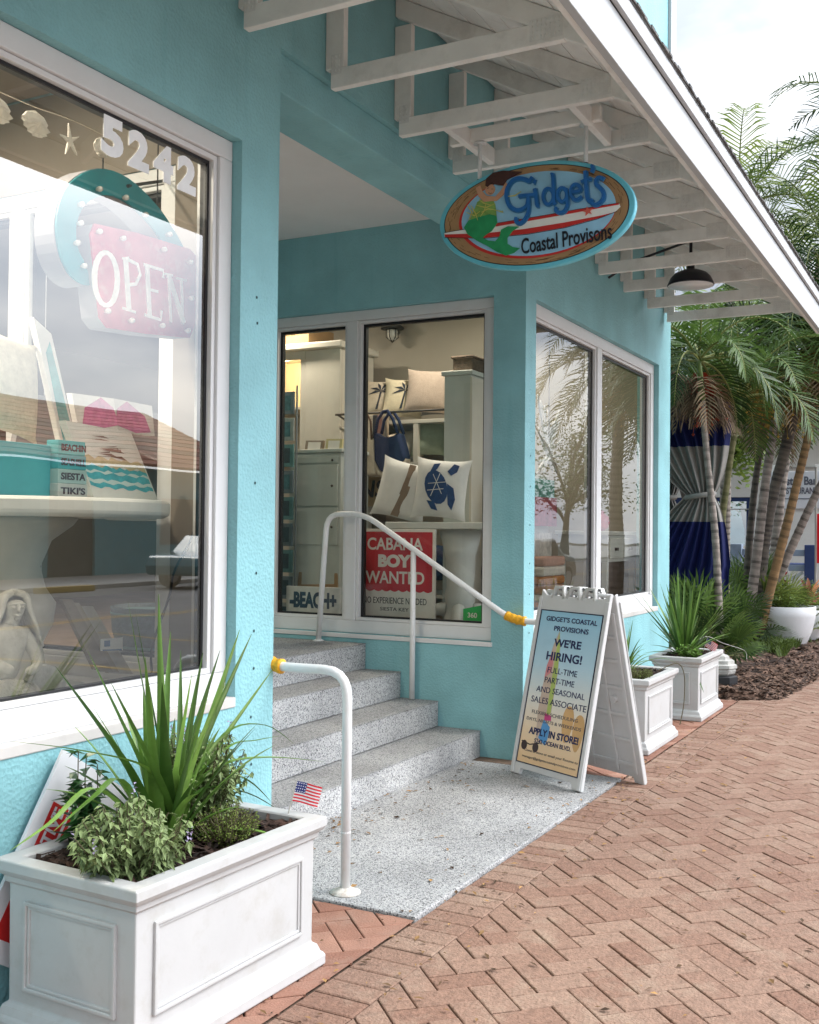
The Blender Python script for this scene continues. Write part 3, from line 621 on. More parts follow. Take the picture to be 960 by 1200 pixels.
def spiky(name, label, base, n, length, spread, w, m=BLADE, extra=(), droop=.25):
    mb = MB(); base = V(base)
    for i in range(n):
        a = rnd.random()*6.28; tilt = abs(rnd.gauss(0, spread)); l_ = length*rnd.uniform(.55, 1.05); d = V((math.cos(a)*math.sin(tilt), math.sin(a)*math.sin(tilt), math.cos(tilt)))
        b0 = base+V((math.cos(a)*.03, math.sin(a)*.03, 0)); sag = droop*l_*math.sin(tilt)
        blade(mb, [b0, b0+d*l_*.35+V((0, 0, .02*l_)), b0+d*l_*.7-V((0, 0, sag*.3)), b0+d*l_-V((0, 0, sag))], w*rnd.uniform(.7, 1.1))
    for e in extra: blade(mb, *e)
    return tag(mb.build(name, m, smooth=True), label, 'plant')
def leafc(mb, p, d, l_, w, tint, cup=.2):
    d = d.normalized(); s_ = d.cross(V((rnd.uniform(-.5, .5), rnd.uniform(-.5, .5), 1)))
    if s_.length < .1: s_ = d.orthogonal()
    s_.normalize(); n_ = s_.cross(d)
    mb.add([p, p+d*l_*.45-s_*w/2+n_*w*cup, p+d*l_*.5, p+d*l_*.45+s_*w/2+n_*w*cup, p+d*l_-n_*l_*.12], [(0, 2, 1), (0, 3, 2), (1, 2, 4), (2, 3, 4)], tint)
def herb(name, label, c, r, h, ns, leaf, lw, m, per=16, flower=None, lean=(0, 0), droop=0):
    """bushy herb: many stems, leaves in whorls along each"""
    t = thing(name, label, 'plant', c); st_ = MB(); lf = MB(); fl_ = MB(); c = V(c)
    for i in range(ns):
        a = rnd.random()*6.28; q = math.sqrt(rnd.random()); top = c+V((math.cos(a)*r*q+lean[0]*h, math.sin(a)*r*q*.85+lean[1]*h, h*rnd.uniform(.55, 1.05)*(1-.35*q*q)))
        b0 = c+V((math.cos(a)*r*q*.35, math.sin(a)*r*q*.35, -.01)); mid = b0.lerp(top, .55)+V((rnd.uniform(-.01, .01), rnd.uniform(-.01, .01), .03*h)); P_ = smooth_path([b0, mid, top], 3)
        st_.tube(P_, .0016, 4)
        for k_ in range(per):
            u = .2+.8*k_/(per-1); f_ = u*(len(P_)-1); j = min(int(f_), len(P_)-2); p = P_[j].lerp(P_[j+1], f_-j); b_ = rnd.random()*6.28
            d = V((math.cos(b_), math.sin(b_), rnd.uniform(-.4-droop, .7-droop))); leafc(lf, p, d, leaf*rnd.uniform(.6, 1.1)*(1.1-.45*u), lw*rnd.uniform(.7, 1.1)*(1.1-.4*u), min(1, max(0, rnd.gauss(.35+.35*u, .2))))
        if flower and rnd.random() < .1:
            for k_ in range(7): leafc(fl_, P_[-1]+V((0, 0, k_*.006)), V((rnd.uniform(-1, 1), rnd.uniform(-1, 1), .4)), .012, .008, rnd.random())
    st_.build('stems', STEM, t); lf.build('leaves', m, t)
    if fl_.v: fl_.build('flower_spikes', FLOW, t)
    return t
B0 = V((2.62, 2.24, .46)); extra = []
for tx, ty, Y_, w_, b_ in ((65, 781, 2.20, .026, .15), (103, 763, 2.3, .024, .05), (159, 719, 2.32, .022, 0), (186, 696, 2.25, .03, 0), (238, 765, 2.3, .026, .05), (281, 738, 2.33, .03, .03), (295, 743, 2.28, .03, .04), (320, 784, 2.18, .026, .06),
                        (150, 705, 2.34, .018, 0), (212, 762, 2.36, .022, .03), (258, 762, 2.36, .024, .03), (130, 800, 2.1, .022, .1), (170, 770, 2.12, .03, 0), (225, 790, 2.14, .028, .05), (110, 830, 2.36, .02, .12), (265, 800, 2.2, .03, .06), (245, 810, 2.1, .03, .05), (200, 740, 2.38, .03, .0), (190, 800, 2.06, .035, 0)):
    tip = at(1, Y_, tx, ty); b0 = B0+V((rnd.uniform(-.05, .05), rnd.uniform(-.03, .03), 0)); md = b0.lerp(tip, .5)+V((0, 0, b_*.35)); extra.append(([b0, b0.lerp(md, .5)+V((0, 0, b_*.2)), md, tip], w_*1.7))
for chain, w_ in (([(215, 935), (262, 897), (318, 888), (382, 893)], .024), ([(200, 945), (170, 900), (95, 880), (7, 868)], .018), ([(180, 1000), (165, 985), (150, 1000), (133, 1022)], .03), ([(205, 960), (240, 925), (290, 930), (332, 953)], .02),
                  ([(160, 965), (110, 925), (60, 965), (12, 997)], .022), ([(215, 930), (265, 860), (310, 850), (345, 872)], .016), ([(210, 950), (250, 905), (290, 915), (318, 940)], .022), ([(170, 960), (140, 915), (110, 935), (62, 975)], .024), ([(215, 920), (270, 875), (300, 868), (330, 862)], .014)):
    extra.append(([at(1, 2.22-.10*i/len(chain), *p) for i, p in enumerate(chain)], w_*1.25))
spiky('strappy_plant', 'tall strappy green plant arching out of the large front planter', B0, 50, .50, .52, .034, extra=extra)
herb('flowering_herb', 'grey green sage like herb drooping over the left end of the large planter', (2.34, 2.12, .46), .19, .23, 105, .05, .019, SAGE, 20, True, droop=.7)
herb('flowering_herb', 'grey green herb with small purple spikes in the right half of the large planter', (2.85, 2.29, .46), .20, .33, 150, .05, .019, SAGE, 20, True, droop=.6)
herb('sedum_plant', 'low yellow green creeping plant at the middle of the large planter', (2.74, 2.10, .46), .13, .12, 150, .014, .009, SEDUM, 14)
herb('leafy_plant', 'dark green broad leaved plant at the back corner of the large planter', (2.46, 2.42, .46), .06, .31, 14, .09, .042, DARKL, 10)
spiky('spiky_plant', 'spiky yucca like plant in the planter box beside the mulch bed', (8.72, 2.10, .46), 85, .70, .62, .028, droop=.12)
herb('leafy_plant', 'light green leafy plant at the left corner of the farthest planter box', (8.56, 2.02, .46), .12, .13, 40, .04, .026, mat('light_leaf', (.13, .25, .04), .5, .2, 20, tint=.4, trans=.25), 10)
herb('sedum_plant', 'yellow green creeping clump in the planter behind the folding sign', (7.14, 2.03, .46), .13, .10, 100, .016, .010, SEDUM, 12)
spiky('spiky_plant', 'thin dark spiky plant in the planter behind the folding sign', (7.35, 2.2, .46), 34, .42, .6, .018, droop=.45)

def small_flag(base, tip, size, lean, label, m1):
    t = thing('small_flag', label, 'flag', base, 'small striped flags stuck in planters'); base = V(base); tip = V(tip)
    MB().tube([base, tip], .0022, 6).build('stick', mat('flag_stick', (.5, .47, .42), .5), t)
    u = V(lean).normalized(); v_ = (base-tip).normalized(); W_, H_ = size, size*.78
    def cell(mb, x0, x1, y0, y1, off, n=6):
        for i in range(n):
            a, b_ = x0+(x1-x0)*i/n, x0+(x1-x0)*(i+1)/n; pts = []
            for xx, yy in ((a, y0), (b_, y0), (b_, y1), (a, y1)):
                wv = .005*math.sin(xx/W_*7)*(xx/W_); nn = u.cross(v_).normalized(); pts.append(tip+u*xx+v_*yy+nn*(wv+off)+V((0, 0, -.012*(xx/W_)**1.5)))
            mb.add(pts, [(0, 1, 2, 3)])
    cl = MB(); cell(cl, 0, W_, 0, H_, 0); fo = cl.build('cloth', mat('flag_white', (.78, .78, .78), .7, trans=.2), t)
    rd = MB()
    for i in range(0, 13, 2):
        for sgn in (-1, 1): cell(rd, W_*.42 if i < 7 else 0, W_, H_*i/13, H_*(i+1)/13, sgn*.0009)
    rd.build('stripes', mat('flag_red', (.55, .02, .035), .7), fo)
    bl = MB()
    for sgn in (-1, 1): cell(bl, 0, W_*.42, 0, H_*7/13, sgn*.0012)
    bl.build('canton', mat('flag_blue', (.02, .035, .16), .7), fo); sr = MB()
    for i in range(5):
        for j in range(4):
            for sgn in (-1, 1):
                xx, yy = W_*.42*(i+.5)/5, H_*7/13*(j+.5)/4; nn = u.cross(v_).normalized(); q = tip+u*xx+v_*yy+nn*(.005*math.sin(xx/W_*7)*(xx/W_)+sgn*.0018)+V((0, 0, -.012*(xx/W_)**1.5)); e = .0016
                sr.add([q-u*e-v_*e, q+u*e-v_*e, q+u*e+v_*e, q-u*e+v_*e], [(0, 1, 2, 3)])
    sr.build('stars', MATS['flag_white'], fo)
small_flag((3.02, 2.06, .46), (3.04, 2.03, .605), .088, (.6, -.80, -.15), 'small striped flag with blue star corner in the large front planter', None)
small_flag((9.0, 2.02, .45), (8.98, 1.97, .60), .10, (.5, -.85, -.5), 'small faded striped flag drooping in the farthest planter box', None)

# ------------------------------------------------------------------ folding pavement sign
sg = thing('folding_sign', 'white folding pavement sign with a beach coloured hiring poster beside the landing', 'sign', (5.94, 2.07, 0))
F1 = V((5.728, 1.937, .014)); F2 = V((6.017, 2.474, .014)); K1 = V((6.148, 1.695, 0)); K2 = V((6.437, 2.232, 0)); TOPZ = 1.115
T1 = (F1+K1)/2+V((-.012, .007, 0)); T1.z = TOPZ; wv = (F1-F2).normalized(); W_ = (F1-F2).length
def leaf(Fl, Tv, ftop):
    v_ = (Tv-Fl); return v_.length, v_.normalized()
HL, vF = leaf(F1, T1, 0); ff = frame(F2, wv, vF)                         # u left to right, n faces the camera side
def panel(fr, H, flip, name):
    b = MB(); x0, x1 = 0, W_
    out_ = [(0, 0), (.075, 0), (.085, .035), (W_-.085, .035), (W_-.075, 0), (W_, 0), (W_-.012, H-.05), (W_-.012, H-.01)]
    out_ += [(W_-.06, H-.045), (.06, H-.045), (.012, H-.01), (.012, H-.05)]
    b.prism(fr, out_, -.012, .012); o = b.build(name, SIGNP, sg, bevel=.005)
    e = MB()                                                               # raised edge and handle loops
    for xa in (.004, W_-.032): e.prism(fr, [(xa, .004), (xa+.028, .004), (xa+.028, H-.06), (xa, H-.06)], .0125, .02)
    e.build('edge_rib', SIGNP, o, bevel=.004)
    for cx_ in (W_*.265, W_*.485, W_*.70):
        q = MB(); q.stroke(fr, [(cx_-.05, H-.06), (cx_-.034, H+.008), (cx_+.034, H+.008), (cx_+.05, H-.06)], .02, -.013, .013); q.build('handle', SIGNP, o, smooth=True)
    return o
pf = panel(ff, HL, 1, 'front_panel')
KT = V((T1.x+.024, T1.y-.014, TOPZ)); KO = K2; vK = (KT-K1).normalized(); HK = (KT-K1).length
fb = frame(K1, -wv, vK); pb = panel(fb, HK, -1, 'back_panel')
rb = MB(); fbi = frame(K2, wv, vK)                                       # inner face with moulded ribs
for y_ in (.10, .25, .40, .56, .72, .86): rb.prism(fbi, [(.05, y_), (W_-.05, y_), (W_-.05, y_+.022), (.05, y_+.022)], .0125, .021)
for x_ in (.035, W_*.33, W_*.66, W_-.06): rb.prism(fbi, [(x_, .06), (x_+.025, .06), (x_+.025, HK-.12), (x_, HK-.12)], .0125, .0225)
rb.build('ribs', SIGNP, pb, bevel=.003)
kn = MB(); kn.prism(fbi, ell(W_*.78, .5, .022, .022, 14), .0125, .035); kn.build('knob', SIGNP, pb)
hg = MB(); hg.tube([ff(.03, HL-.02, -.018), ff(W_-.03, HL-.02, -.018)], .012, 8); hg.build('hinge', SIGNP, sg, smooth=True)
PX0, PX1, PY0, PY1 = .038, W_-.038, .07, HL-.135; pw, ph = PX1-PX0, PY1-PY0
bd = MB(); ring(bd, ff, [(PX0, PY0), (PX1, PY0), (PX1, PY1), (PX0, PY1)], [(PX0+.006, PY0+.006), (PX1-.006, PY0+.006), (PX1-.006, PY1-.006), (PX0+.006, PY1-.006)], .0125, .0165)
po = MB(); ns = 60
for i in range(ns): po.add([ff(PX0+.005, PY0+.005+(ph-.01)*(i+a)/ns, .0145) if s_ else ff(PX1-.005, PY0+.005+(ph-.01)*(i+a)/ns, .0145) for s_, a in ((1, 0), (0, 0), (0, 1), (1, 1))], [(0, 1, 2, 3)], (i+.5)/ns)
pm = bpy.data.materials.new('printed_poster'); pm.use_nodes = True; t_ = pm.node_tree; bs = t_.nodes['Principled BSDF']; bs.inputs['Roughness'].default_value = .35
at_ = N(t_, 'ShaderNodeAttribute'); at_.attribute_name = 'tint'; cr = N(t_, 'ShaderNodeValToRGB')
cr.color_ramp.elements[0].color = (.80, .54, .29, 1); cr.color_ramp.elements[1].color = (.33, .60, .76, 1)
for p_, c_ in ((.22, (.88, .68, .46)), (.42, (.80, .78, .71)), (.65, (.52, .72, .82))): e_ = cr.color_ramp.elements.new(p_); e_.color = (*c_, 1)
t_.links.new(at_.outputs['Fac'], cr.inputs[0]); t_.links.new(cr.outputs[0], bs.inputs['Base Color'])
poster = po.build('poster', pm, pf); bd.build('poster_border', mat('poster_ink', (.012, .018, .05), .4), poster)
def U(fx): return PX0+pw*fx
def Vv(fy): return PY1-ph*fy
ink2 = lambda n, c_: mat(n, c_, .4)
z_ = .0150
for fx, ww_, c_, nm in ((.345, .20, (.62, .50, .36), 'print_cream'), ):
    p = MB(); p.prism(ff, [(U(.36+.0), Vv(.13)), (U(.41), Vv(.22)), (U(.44), Vv(.40)), (U(.44), Vv(.65)), (U(.40), Vv(.83)), (U(.26), Vv(.83)), (U(.22), Vv(.65)), (U(.24), Vv(.40)), (U(.30), Vv(.22))], z_-.0002, z_); p.build('surfboard_print', ink2('print_cream', (.60, .46, .36)), poster)
    p = MB(); p.prism(ff, [(U(.36), Vv(.135)), (U(.405), Vv(.22)), (U(.435), Vv(.40)), (U(.43), Vv(.65)), (U(.37), Vv(.70)), (U(.36), Vv(.4))], z_, z_+.0003); p.build('surfboard_print', ink2('print_lime', (.45, .55, .14)), poster)
    p = MB(); p.prism(ff, [(U(.245), Vv(.36)), (U(.30), Vv(.26)), (U(.34), Vv(.34)), (U(.33), Vv(.40)), (U(.24), Vv(.44))], z_, z_+.0004); p.build('surfboard_print', ink2('print_pink', (.66, .25, .26)), poster)
    p = MB(); p.prism(ff, [(U(.34), Vv(.70)), (U(.46), Vv(.74)), (U(.45), Vv(.82)), (U(.42), Vv(.86)), (U(.30), Vv(.82))], z_+.0003, z_+.0006); p.build('surfboard_print', ink2('print_blue', (.10, .32, .62)), poster)
    p = MB(); p.prism(ff, [(U(.34), Vv(.66)), (U(.45), Vv(.67)), (U(.46), Vv(.70)), (U(.35), Vv(.705))], z_+.0003, z_+.0006); p.build('surfboard_print', ink2('print_magenta', (.60, .06, .22)), poster)
fp = MB()
for cx_, cy_ in ((.72, .70), (.90, .74)): fp.prism(ff, [(U(cx_)+.045*math.cos(a)*(1+.25*math.sin(a)), Vv(cy_)+.105*math.sin(a)) for a in [6.283*i/22 for i in range(22)]], z_, z_+.0003)
fp.build('sandal_print', ink2('print_sand', (.66, .40, .17)), poster)
sgp = MB()
for cx_ in (.09, .28): sgp.prism(ff, ell(U(cx_), Vv(.885), .026, .028, 20), z_, z_+.0006)
sgp.stroke(ff, [(U(.04), Vv(.862)), (U(.18), Vv(.875)), (U(.34), Vv(.852))], .007, z_, z_+.0008); sgp.build('sunglasses_print', ink2('print_brown', (.05, .03, .03)), poster)
navy = MB(); gry = MB(); zt = (z_+.0003, z_+.0014)
for body, fy, fx, wd, ht, bd_ in (("GIDGET'S COASTAL", .055, .52, .86, .030, .02), ("PROVISIONS", .115, .54, .58, .030, .02), ("WE'RE", .205, .52, .46, .048, .025), ("HIRING!", .295, .50, .60, .052, .025),
                                 ("FULL-TIME", .385, .51, .50, .034, .0), ("PART-TIME", .450, .49, .50, .034, 0), ("AND SEASONAL", .515, .53, .82, .034, 0), ("SALES ASSOCIATE", .585, .525, .93, .036, 0),
                                 ("APPLY IN STORE!", .785, .53, .84, .042, .035), ("5242 OCEAN BLVD.", .842, .54, .62, .026, .02)):
    text(navy, body, ff, U(fx), Vv(fy), pw*wd*.95, ht, *zt, bold=bd_)
for body, fy, fx, wd, ht in (("FLEXIBLE SCHEDULING", .665, .50, .74, .020), ("DAYS, NIGHTS & WEEKENDS", .715, .50, .88, .022), ("Come in store or email your Resume to", .915, .54, .86, .019), ("manager@gidgetscoastalprovisions.com", .955, .52, .86, .018)):
    text(gry, body, ff, U(fx), Vv(fy), pw*wd, ht, *zt)
navy.build('lettering', ink2('print_navy', (.012, .02, .09)), poster); gry.build('lettering', ink2('print_grey', (.10, .09, .10)), poster)

# ------------------------------------------------------------------ hanging oval sign
SX = 4.94
hs = thing('hanging_sign', 'oval painted wooden sign with a mermaid and surfboard hanging under the canopy', 'sign', (SX, 1.94, 3.43))
cL, cR, cT, cB = at(0, SX, 517, 265), at(0, SX, 746, 241), at(0, SX, 632, 187), at(0, SX, 632, 316)
cen = (cL+cR)/2; uu = (cR-cL).normalized(); hw = (cR-cL).length/2; vv = uu.cross(V((-1, 0, 0))); vv = V((0, -uu.z, uu.y)); vv = vv if vv.z > 0 else -vv
hh = .265
sf = frame(cen, uu, vv)                                                  # n faces the camera (-X)
def sgp_(zx, zy):
    """point of the sign face from its place in the enlarged photograph"""
    p = at(0, SX-.022, 500+zx*260/960, 160+zy*180/665)-cen; return (p.dot(uu), p.dot(vv))
wood = mat('painted_wood_brown', (.40, .235, .11), .5, .3, 3, .2, 30); mpn = wood.node_tree
body_ = MB(); body_.prism(sf, ell(0, 0, hw, hh, 72), -.02, .02); sb = body_.build('board', mat('sign_rim_teal', (.15, .56, .68), .4, .1, 10), hs, bevel=.006)
def lay(name, pts, z0, z1, m): q = MB(); q.prism(sf, pts, z0, z1); return q.build(name, m, sb)
INK = mat('sign_black', (.012, .012, .02), .4)
lay('outline', ell(0, 0, hw*.945, hh*.925, 72), .0202, .0212, INK); lay('wood_ring', ell(0, 0, hw*.935, hh*.91, 72), .0214, .0222, wood)
grain = MB()
for i in range(110):
    a = rnd.random()*6.28; q = rnd.uniform(.83, .905); a2 = a+rnd.uniform(.05, .14); grain.stroke(sf, [(hw*q*math.cos(a+(a2-a)*k_/4), hh*q*math.sin(a+(a2-a)*k_/4)) for k_ in range(5)], .0018, .0224, .0228)
grain.build('wood_grain', mat('sign_grain', (.13, .065, .03), .6), sb)
RED = mat('sign_red', (.62, .035, .03), .4, .1, 10); SBLUE = mat('sign_sky_blue', (.32, .60, .80), .45, .12, 9)
lay('red_line', ell(hw*.02, 0, hw*.80, hh*.80, 64), .0230, .0238, RED); lay('blue_field', ell(hw*.035, hh*.02, hw*.785, hh*.775, 64), .0242, .0250, SBLUE)
Zp = lambda *q: [sgp_(*p) for p in q]
lay('surfboard', Zp((78, 418), (160, 405), (300, 385), (500, 350), (650, 325), (760, 305), (835, 292), (840, 305), (820, 325), (740, 352), (600, 388), (450, 412), (250, 428), (80, 436)), .0252, .0262, mat('sign_white', (.88, .87, .82), .4, .08, 9))
lay('surfboard_stripe', Zp((300, 378), (500, 345), (650, 318), (760, 298), (832, 289), (834, 296), (760, 309), (650, 330), (500, 357), (300, 391)), .0264, .0270, RED)
lay('surfboard_stripe', Zp((80, 425), (250, 420), (420, 402), (600, 373), (760, 342), (822, 327), (740, 356), (600, 394), (440, 422), (250, 440), (82, 438)), .0264, .0271, RED)
so2 = MB(); so2.stroke(sf, Zp((78, 418), (300, 377), (500, 344), (650, 317), (835, 288)), .0022, .0264, .0273); so2.stroke(sf, Zp((80, 438), (250, 442), (440, 424), (600, 396), (740, 358), (825, 325)), .0022, .0264, .0273); so2.build('outline', INK, sb)
# mermaid relief
lay('mermaid_tail', Zp((165, 395), (185, 365), (230, 350), (275, 338), (305, 345), (308, 375), (285, 410), (255, 430), (245, 440), (270, 452), (300, 455), (318, 435), (325, 405), (355, 390), (402, 392), (375, 410), (352, 440), (352, 465), (375, 480), (405, 485), (380, 505), (345, 517), (305, 500), (270, 478), (220, 452), (180, 425)), .0262, .031, mat('sign_green', (.03, .33, .12), .4, .2, 20))
lay('mermaid_body', Zp((205, 330), (222, 285), (250, 268), (290, 275), (300, 300), (305, 345), (275, 350), (215, 365), (190, 360)), .0262, .0300, mat('sign_olive', (.24, .42, .10), .5, .3, 40))
lay('mermaid_body', Zp((215, 225), (235, 212), (245, 240), (262, 258), (300, 262), (325, 235), (345, 200), (358, 215), (335, 255), (305, 280), (250, 285), (228, 262)), .0262, .0315, mat('sign_skin', (.62, .33, .20), .5, .1, 20))
lay('mermaid_face', ell(*sgp_(278, 232), .026, .026, 20), .0262, .0330, MATS['sign_skin'])
lay('mermaid_hair', Zp((258, 215), (262, 185), (290, 160), (335, 150), (415, 155), (385, 170), (350, 190), (335, 215), (310, 212), (285, 205), (268, 222)), .0262, .0345, mat('sign_hair', (.07, .025, .02), .5, .3, 40))
fr_ = MB()
for q in (((180, 300), (200, 330), (185, 365)), ((175, 330), (210, 345), (235, 325)), ((220, 300), (260, 310), (300, 292)), ((240, 330), (270, 315), (300, 320)), ((350, 262), (385, 258), (412, 240)), ((300, 320), (335, 330), (330, 322)), ((195, 300), (215, 335), (225, 365)), ((260, 290), (255, 320), (235, 350)), ((230, 275), (250, 290), (285, 300))):
    fr_.stroke(sf, [sgp_(*p) for p in q], [.0025, .006, .0015], .029, .0325)
fr_.build('sea_grass', mat('sign_yellow', (.66, .62, .16), .5), sb)
fe = MB(); fe.stroke(sf, Zp((266, 228), (275, 224)), .002, .0331, .034); fe.stroke(sf, Zp((284, 230), (293, 230)), .002, .0331, .034); fe.stroke(sf, Zp((272, 246), (280, 250), (286, 247)), .0025, .0331, .034); fe.build('face_lines', INK, sb)
stp = []
scx, scy = sgp_(700, 325)
for i in range(10): a = R(90+36*i+12); q = .027 if i % 2 == 0 else .011; stp.append((scx+q*math.cos(a), scy+q*math.sin(a)*.85))
lay('starfish', stp, .0272, .0325, mat('sign_coral', (.72, .14, .10), .5, .1, 30))
DB = mat('sign_deep_blue', (.02, .15, .45), .35, .15, 12)
def arcz(cx, cy, rx, ry, a0, a1, n=12): return [(cx+rx*math.cos(R(a0+(a1-a0)*i/n)), cy-ry*math.sin(R(a0+(a1-a0)*i/n))) for i in range(n+1)]
strokes = [([(462, 178), (448, 196), (430, 188), (400, 184), (372, 198), (352, 232), (350, 268), (362, 302), (388, 320), (415, 318), (438, 300), (444, 268)], 15), ([(402, 262), (425, 258), (470, 255)], 13), ([(444, 262), (446, 300), (442, 335), (425, 365), (405, 378), (390, 368), (392, 352)], 13),
           ([(472, 228), (478, 265), (482, 298), (492, 300)], 15), ([(468, 198), (478, 200)], 16), (arcz(530, 262, 22, 34, 20, 380), 12), ([(542, 170), (550, 172), (553, 230), (556, 285), (562, 298)], 14),
           (arcz(590, 255, 20, 30, 20, 380), 12), ([(610, 228), (612, 270), (612, 300), (600, 325), (580, 332), (562, 322), (566, 308)], 12), ([(632, 245), (668, 236), (664, 218), (648, 210), (632, 222), (628, 248), (638, 272), (656, 276), (676, 262)], 12),
           ([(690, 152), (693, 200), (698, 262), (708, 282), (722, 278)], 14), ([(672, 200), (692, 192), (718, 186)], 11), ([(716, 128), (724, 138), (716, 158)], 11), ([(770, 188), (752, 180), (738, 190), (736, 208), (750, 222), (766, 242), (768, 268), (752, 290), (732, 298), (716, 288), (722, 274)], 13)]
for k_, (sfx, mm_, zz0, zz1, grow) in enumerate((('lettering_shadow', mat('sign_pale_edge', (.05, .22, .45), .4), .0272, .0315, 5), ('lettering', DB, .035, .0385, 0))):
    q = MB()
    for si, (pts, w_) in enumerate(strokes): q.stroke(sf, [(sgp_(a+(2 if grow else 0), b+(2 if grow else 0))) for a, b in [(p.x, p.y) for p in smooth_path([(a, b, 0) for a, b in pts], 4)]], (w_+grow)*260/960*.0048*.93, zz0, zz1+si*.00022)
    q.build(sfx, mm_, sb)
q = MB(); p0 = V((*sgp_(412, 478), 0)); p1 = V((*sgp_(803, 408), 0)); d_ = (p1-p0).normalized()
cf = frame(sf(p0.x, p0.y, 0), uu*d_.x+vv*d_.y, vv*d_.x-uu*d_.y); text(q, 'Coastal Provisons', cf, (p1-p0).length/2, .0, (p1-p0).length, .078, .0272, .0305, bold=.012)
q.build('lettering', INK, sb)
for yy in (2.235, 1.675):                                              # pipe hangers
    q = MB(); q.tube([(SX, yy, cen.z+.20 if yy > 2 else cen.z+.195), (SX, yy, 3.432)], .0105, 10); ho = q.build('hanger_pipe', RAIL, hs, smooth=True)
    q = MB(); q.lathe((SX, yy, 3.416), [(.034, 0), (.03, .006), (.02, .012)], 16); q.build('hanger_flange', RAIL, ho, smooth=True)
    q = MB(); q.tube([(SX, yy, cen.z+.185), (SX, yy, cen.z+.225)], .013, 8); q.build('hanger_clip', BLACK, ho)

# ------------------------------------------------------------------ barn lamp
lb = V((8.16, 1.93, 3.335)); lp = thing('pendant_lamp', 'black barn style pendant lamp with a white inside hanging under the canopy', 'lamp', lb)
q = MB(); q.lathe(lb, [(.172, 0), (.175, .006), (.168, .02), (.150, .06), (.120, .092), (.06, .118), (.03, .125), (.028, .165), (.012, .17)], 32); q.build('lamp_shade', mat('lamp_black', (.012, .013, .02), .35), lp, smooth=True)
q = MB(); q.lathe(lb+V((0, 0, -.001)), [(.168, 0), (.160, .02), (.143, .058), (.11, .085), (.0, .10)], 32); q.build('reflector', mat('lamp_enamel', (.75, .74, .72), .4), lp, smooth=True)
q = MB(); q.tube([lb+V((0, 0, .165)), (8.16, 1.93, dz(1.93)-.001)], .012, 10); q.build('stem', MATS['lamp_black'], lp)
q = MB(); q.tube([lb+V((0, .02, .34)), (8.16, 2.40, 3.56), (8.16, YF-.002, 3.46)], .010, 8); q.build('arm', MATS['lamp_black'], lp)

# ------------------------------------------------------------------ window signs
wf2 = frame((XC+.215, 4.78, 0), (0, -1, 0), (0, 0, 1))
cs = thing('window_sign', 'red and white cabana boy sign standing inside the window above the steps', 'sign', (6.65, 3.6, .7)); a, b_ = at(0, 6.645, 416, 722), at(0, 6.645, 510, 622)
x0, x1, y0, y1 = 4.78-a.y, 4.78-b_.y, .845, 1.465
q = MB(); q.prism(wf2, [(x0, y0), (x1, y0), (x1, y1), (x0, y1)], -.02, -.004); cb = q.build('board', mat('sign_offwhite', (.72, .71, .66), .5), cs, bevel=.003)
RD2 = mat('cabana_red', (.50, .022, .035), .4, .08, 8)
sc_ = [(x0+.022, y1-.02), (x0+.022, y0+.19)]; n = 9
for i in range(n):
    for j in range(5): t = (i+j/5)/n; sc_.append((x0+.022+(x1-x0-.044)*t, y0+.19-.012*abs(math.sin(math.pi*(j/5)))))
sc_ += [(x1-.022, y0+.19), (x1-.022, y1-.02)]
q = MB(); q.prism(wf2, sc_, -.0038, -.002); rf = q.build('red_field', RD2, cb); cx_ = (x0+x1)/2; ww_ = x1-x0
q = MB(); text(q, 'CABANA', wf2, cx_, y1-.105, ww_*.70, .088, -.0019, -.0005, bold=.02); text(q, 'BOY', wf2, cx_, y1-.225, ww_*.42, .092, -.0019, -.0005, bold=.06); text(q, 'WANTED', wf2, cx_, y1-.342, ww_*.74, .088, -.0019, -.0005, bold=.02)
q.build('lettering', MATS['sign_offwhite'], rf)
q = MB(); text(q, 'NO EXPERIENCE NEEDED', wf2, cx_, y0+.115, ww_*.80, .045, -.0038, -.002); text(q, 'SIESTA KEY', wf2, cx_, y0+.055, ww_*.36, .025, -.0038, -.002); q.build('lettering', mat('dark_ink', (.03, .028, .03), .5), cb)
bs_ = thing('beach_sign', 'white plank sign with dark beach lettering standing inside the window', 'sign', (6.65, 4.25, .7)); a, b_ = at(0, 6.645, 334, 722), at(0, 6.645, 398, 688); x0, x1, y0, y1 = 4.78-a.y, 4.78-b_.y, .838, 1.035
q = MB(); q.prism(wf2, [(x0, y0), (x1, y0), (x1, y1), (x0, y1)], -.03, -.01); bb = q.build('board', mat('washed_plank', (.62, .63, .60), .7, .2, 12, .3, 30), bs_, bevel=.003)
q = MB(); text(q, '-BEACH+', wf2, (x0+x1)/2, (y0+y1)/2, (x1-x0)*.86, .12, -.0098, -.007, bold=.05); q.build('lettering', mat('beach_navy', (.03, .06, .10), .6), bb)
gs = thing('window_card', 'small bright green card in the lower corner of the window above the steps', 'card', (6.65, 3.0, .84)); a, b_ = at(0, 6.645, 542, 724), at(0, 6.645, 564, 704)
q = MB(); q.prism(wf2, [(4.78-a.y, .835), (4.78-b_.y, .835), (4.78-b_.y, .955), (4.78-a.y, .925)], -.012, -.008); go = q.build('card', mat('card_green', (.03, .42, .09), .5), gs)
q = MB(); text(q, '360', wf2, 4.78-(a.y+b_.y)/2, .885, .07, .035, -.0078, -.006, bold=.02); q.build('lettering', MATS['sign_offwhite'], go)

